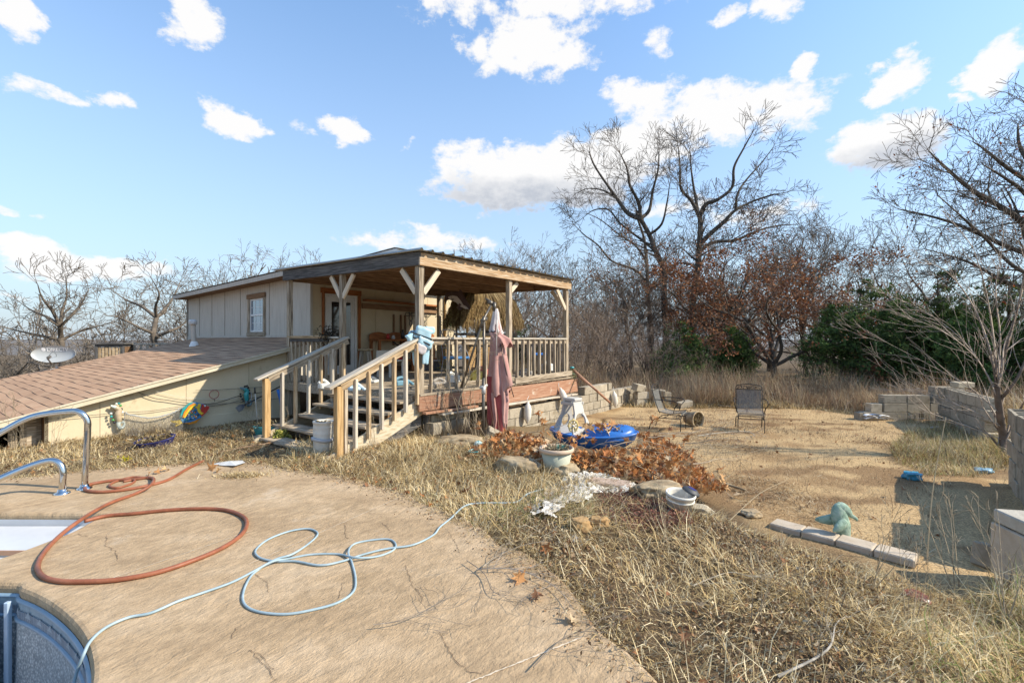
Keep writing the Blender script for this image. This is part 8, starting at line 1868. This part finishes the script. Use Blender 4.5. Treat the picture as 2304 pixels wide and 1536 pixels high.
# life jacket tied to the corner post
def jacket():
    o = P1 + Vector((0, 0, ZR)); r = empty('life_jacket', o, math.radians(20), 'pale blue life jacket with black straps tied round the porch corner post', 'life jacket'); rr = random.Random(1)
    def puff(nm, c, s, rot, m=M_ltblue):
        import bmesh
        bm = bmesh.new(); bmesh.ops.create_cube(bm, size=2); bmesh.ops.subdivide_edges(bm, edges=bm.edges, cuts=5, use_grid_fill=True)
        for v in bm.verts:
            x, y, z = v.co; l = max(1e-6, v.co.length); q = v.co * (.55 + .45 / max(1, (abs(x) ** 4 + abs(y) ** 4 + abs(z) ** 4) ** .25)); n_ = 1 + .06 * math.sin(5 * x + 3 * z + s[0] * 40) + .05 * math.sin(7 * z - 4 * y); v.co = Vector((q.x * s[0] * n_, q.y * s[1] * n_, q.z * s[2] * n_))
        me = bpy.data.meshes.new(nm); bm.to_mesh(me); bm.free(); me.materials.append(m); me.polygons.foreach_set('use_smooth', [True] * len(me.polygons)); return link(nm, me, r, c, rot)
    puff('foam_panel', (.05, -.10, .09), (.13, .045, .085), (.2, .35, .1)); puff('foam_panel', (.07, -.12, -.07), (.12, .05, .07), (.1, .45, .0)); puff('foam_panel', (-.13, -.08, .02), (.085, .05, .07), (0, -.5, .2)); puff('foam_panel', (.16, -.05, .13), (.075, .05, .055), (0, .1, 0)); puff('white_panel', (.0, -.14, -.17), (.085, .04, .07), (0, .5, 0), M_whitec); puff('hanging_tail', (.085, -.10, -.26), (.05, .022, .15), (0, .05, 0)); puff('hanging_tail', (-.085, -.08, -.30), (.035, .02, .13), (0, -.1, 0)); puff('collar', (.0, .07, .06), (.15, .05, .07), (0, 0, 0))
    puff('grey_pouch', (-.11, -.09, -.16), (.06, .035, .06), (0, 0, 0), simple('grey_green_cloth', (.25,.34,.33), .8))
    for a, b in (((-.16, -.12, .10), (.17, -.17, -.02)), ((-.12, -.13, .02), (.14, -.185, -.11)), ((-.10, -.12, .14), (-.14, -.13, -.10))): beam('strap', r, M_black, a, b, .012, .024)
jacket()
# buoys hanging on the block foundation wall
def buoy(px, py, label, tilt=0):
    s = -.26; t = t_at(px, s); q = FW(t, s, 0); q.z = H - (py - HY) / F * q.y; r = empty('dock_bumper', q, 0, label, 'dock bumper', 'white boat bumpers hung on the block wall'); r.rotation_euler = (0, tilt, 0)
    mb = MB(); mb.lathe([(0, -.22), (.02, -.215), (.03, -.18), (.065, -.13), (.078, -.05), (.078, .07), (.06, .14), (.03, .18), (.022, .215), (0, .22)], 18); mb.build('body', M_whiteb, r, smooth=True); mb = MB(); mb.tube([(0, 0, .2), (-.02, .0, .27), (.01, .04, .33)], .006, 6); mb.build('cord', M_whiteb, r)
buoy(1187, 928, 'white boat bumper on the block wall between the umbrella and the toy boat', .05); buoy(1383, 898, 'white boat bumper near the far end of the block foundation wall', -.1); buoy(1268, 893, 'white boat bumper just above the toy boat cabin', -.35)
# rusty pipe, bottle plant by the porch corner
a = PW(1288, 830, -.1); b = PW(1372, 905, -.7); mb = MB(); mb.tube([Vector((0, 0, 0)), (b - a) * 1.0], .028, 8); tag(mb.build('rusty_pipe', M_rim, None, a, smooth=True), 'rusty metal pipe leaning from the porch corner down to the gravel', 'pipe'); a2 = PW(1300, 845, -.2); b2 = PW(1345, 880, -.9); mb = MB(); mb.tube([Vector((0, 0, 0)), b2 - a2], .02, 8); tag(mb.build('rusty_pipe', M_rim, None, a2, smooth=True), 'shorter rusty pipe just under the long leaning one', 'pipe')
q = PW(1287, 842, -.1); r = empty('hanging_plant', q, 0, 'small trailing plant with teal cap on the right porch corner', 'plant'); n = 150; P = np.stack([rng.normal(0, .05, n), rng.normal(0, .05, n), rng.uniform(-.22, .12, n)], 1); link('foliage', cards('foliage', P, .05, [(.15,.22,.08),(.3,.3,.1),(.2,.28,.2)], M_leaf, aspect=.3), r); mb = MB(); mb.lathe([(0, .03), (.05, .02), (.055, -.02), (0, -.03)], 12); mb.build('cap', M_teal, r, (0, 0, .16), smooth=True)
# iron stake left of the corner post
q = Gt(925, 975); mb = MB(); mb.tube([(0, 0, 0), (0, 0, (975 - 870) * q.y / F)], .014, 7); tag(mb.build('iron_stake', M_iron, None, q, smooth=True), 'thin dark iron stake standing left of the porch corner post', 'stake')
# vine stem by the rim
q = Gt(1030, 985); S = []; branch(S, random.Random(5), (0, 0, 0), norm3((.02, 0, 1)), 1.5, .022, 0, 2, mod(OAK, seg=(.12, .1, .08), dens=(3, 4, 3), rmin=.003, wob=(.12, .2, .25), start=.1, lmin=.2, len=(.3, .5))); r = empty('woody_vine', q, 0, 'gnarled grey vine stem climbing before the porch rim left of the umbrella', 'vine'); link('stems', seg_mesh('stems', S, M_bark, (.26,.22,.17), (.30,.24,.17)), r)
q9 = np.array([(9.4, 10.2), (8.9, 9.3), (8.3, 8.3), (6.9, 7.2), (8.6, 9.4), (9.0, 10.6)]); P = np.vstack([rng.normal(0, .22, (260, 2)) + k for k in q9]); cover('weed_tufts', blades('weed_tufts', P, (.08, .55), .005, (.05, 1.0), np.vstack([STRAW, [(.34,.33,.12)]]), 69), 'dead weeds grown up against the right-hand block walls')
P = rng.normal(0, 1, (1700, 2)) * np.array([.28, .13]) + np.array([q.x + .1, q.y]); cover('tangled_weeds', blades('tangled_weeds', P, (.1, .8), .005, (.02, .8), np.array([(.24,.18,.12),(.32,.25,.16),(.18,.13,.09)]), 67, curl=.3), 'dead vines and weeds massed before the gap in the block foundation')
q8 = Gt(965, 985); P = rng.normal(0, 1, (1500, 2)) * np.array([.38, .16]) + np.array([q8.x, q8.y]); cover('tangled_weeds', blades('tangled_weeds', P, (.08, .6), .0045, (.05, 1.2), np.array([(.42,.33,.2),(.32,.24,.15),(.52,.42,.27),(.22,.16,.1)]), 68, curl=.4), 'dead weeds and twigs piled against the deck base below the corner post')
dead_branch('dead_branch', [(925,1000),(960,985),(1000,960),(1040,950)], .006, 11, 'grey twiggy branch lying among weeds below the corner post', -1, col=((.36,.3,.23),(.42,.35,.27)), L=.35)
dead_branch('dead_branch', [(1200,1500),(1260,1440),(1310,1420),(1380,1425)], .004, 12, 'thin dark twigs over the deck edge near the bottom of the picture', .01, L=.4)
dead_branch('dead_branch', [(1560,1330),(1640,1300),(1700,1310),(1760,1290)], .005, 13, 'pale dry stem lying across the foreground grass below the curb stones', -1, col=((.5,.43,.32),(.5,.43,.32)), L=.2)
# pink-white stems seen at left foreground
for px, py, sc, lb in ((20, 990, 1.5, 'tall dead stalks at the left edge rising over the shingled roof'),):
    p = Gt(px, py); r = empty('weed_plant', p, 0, lb, 'weed'); link('stalks', stk[0], r, scale=sc * 1.2)
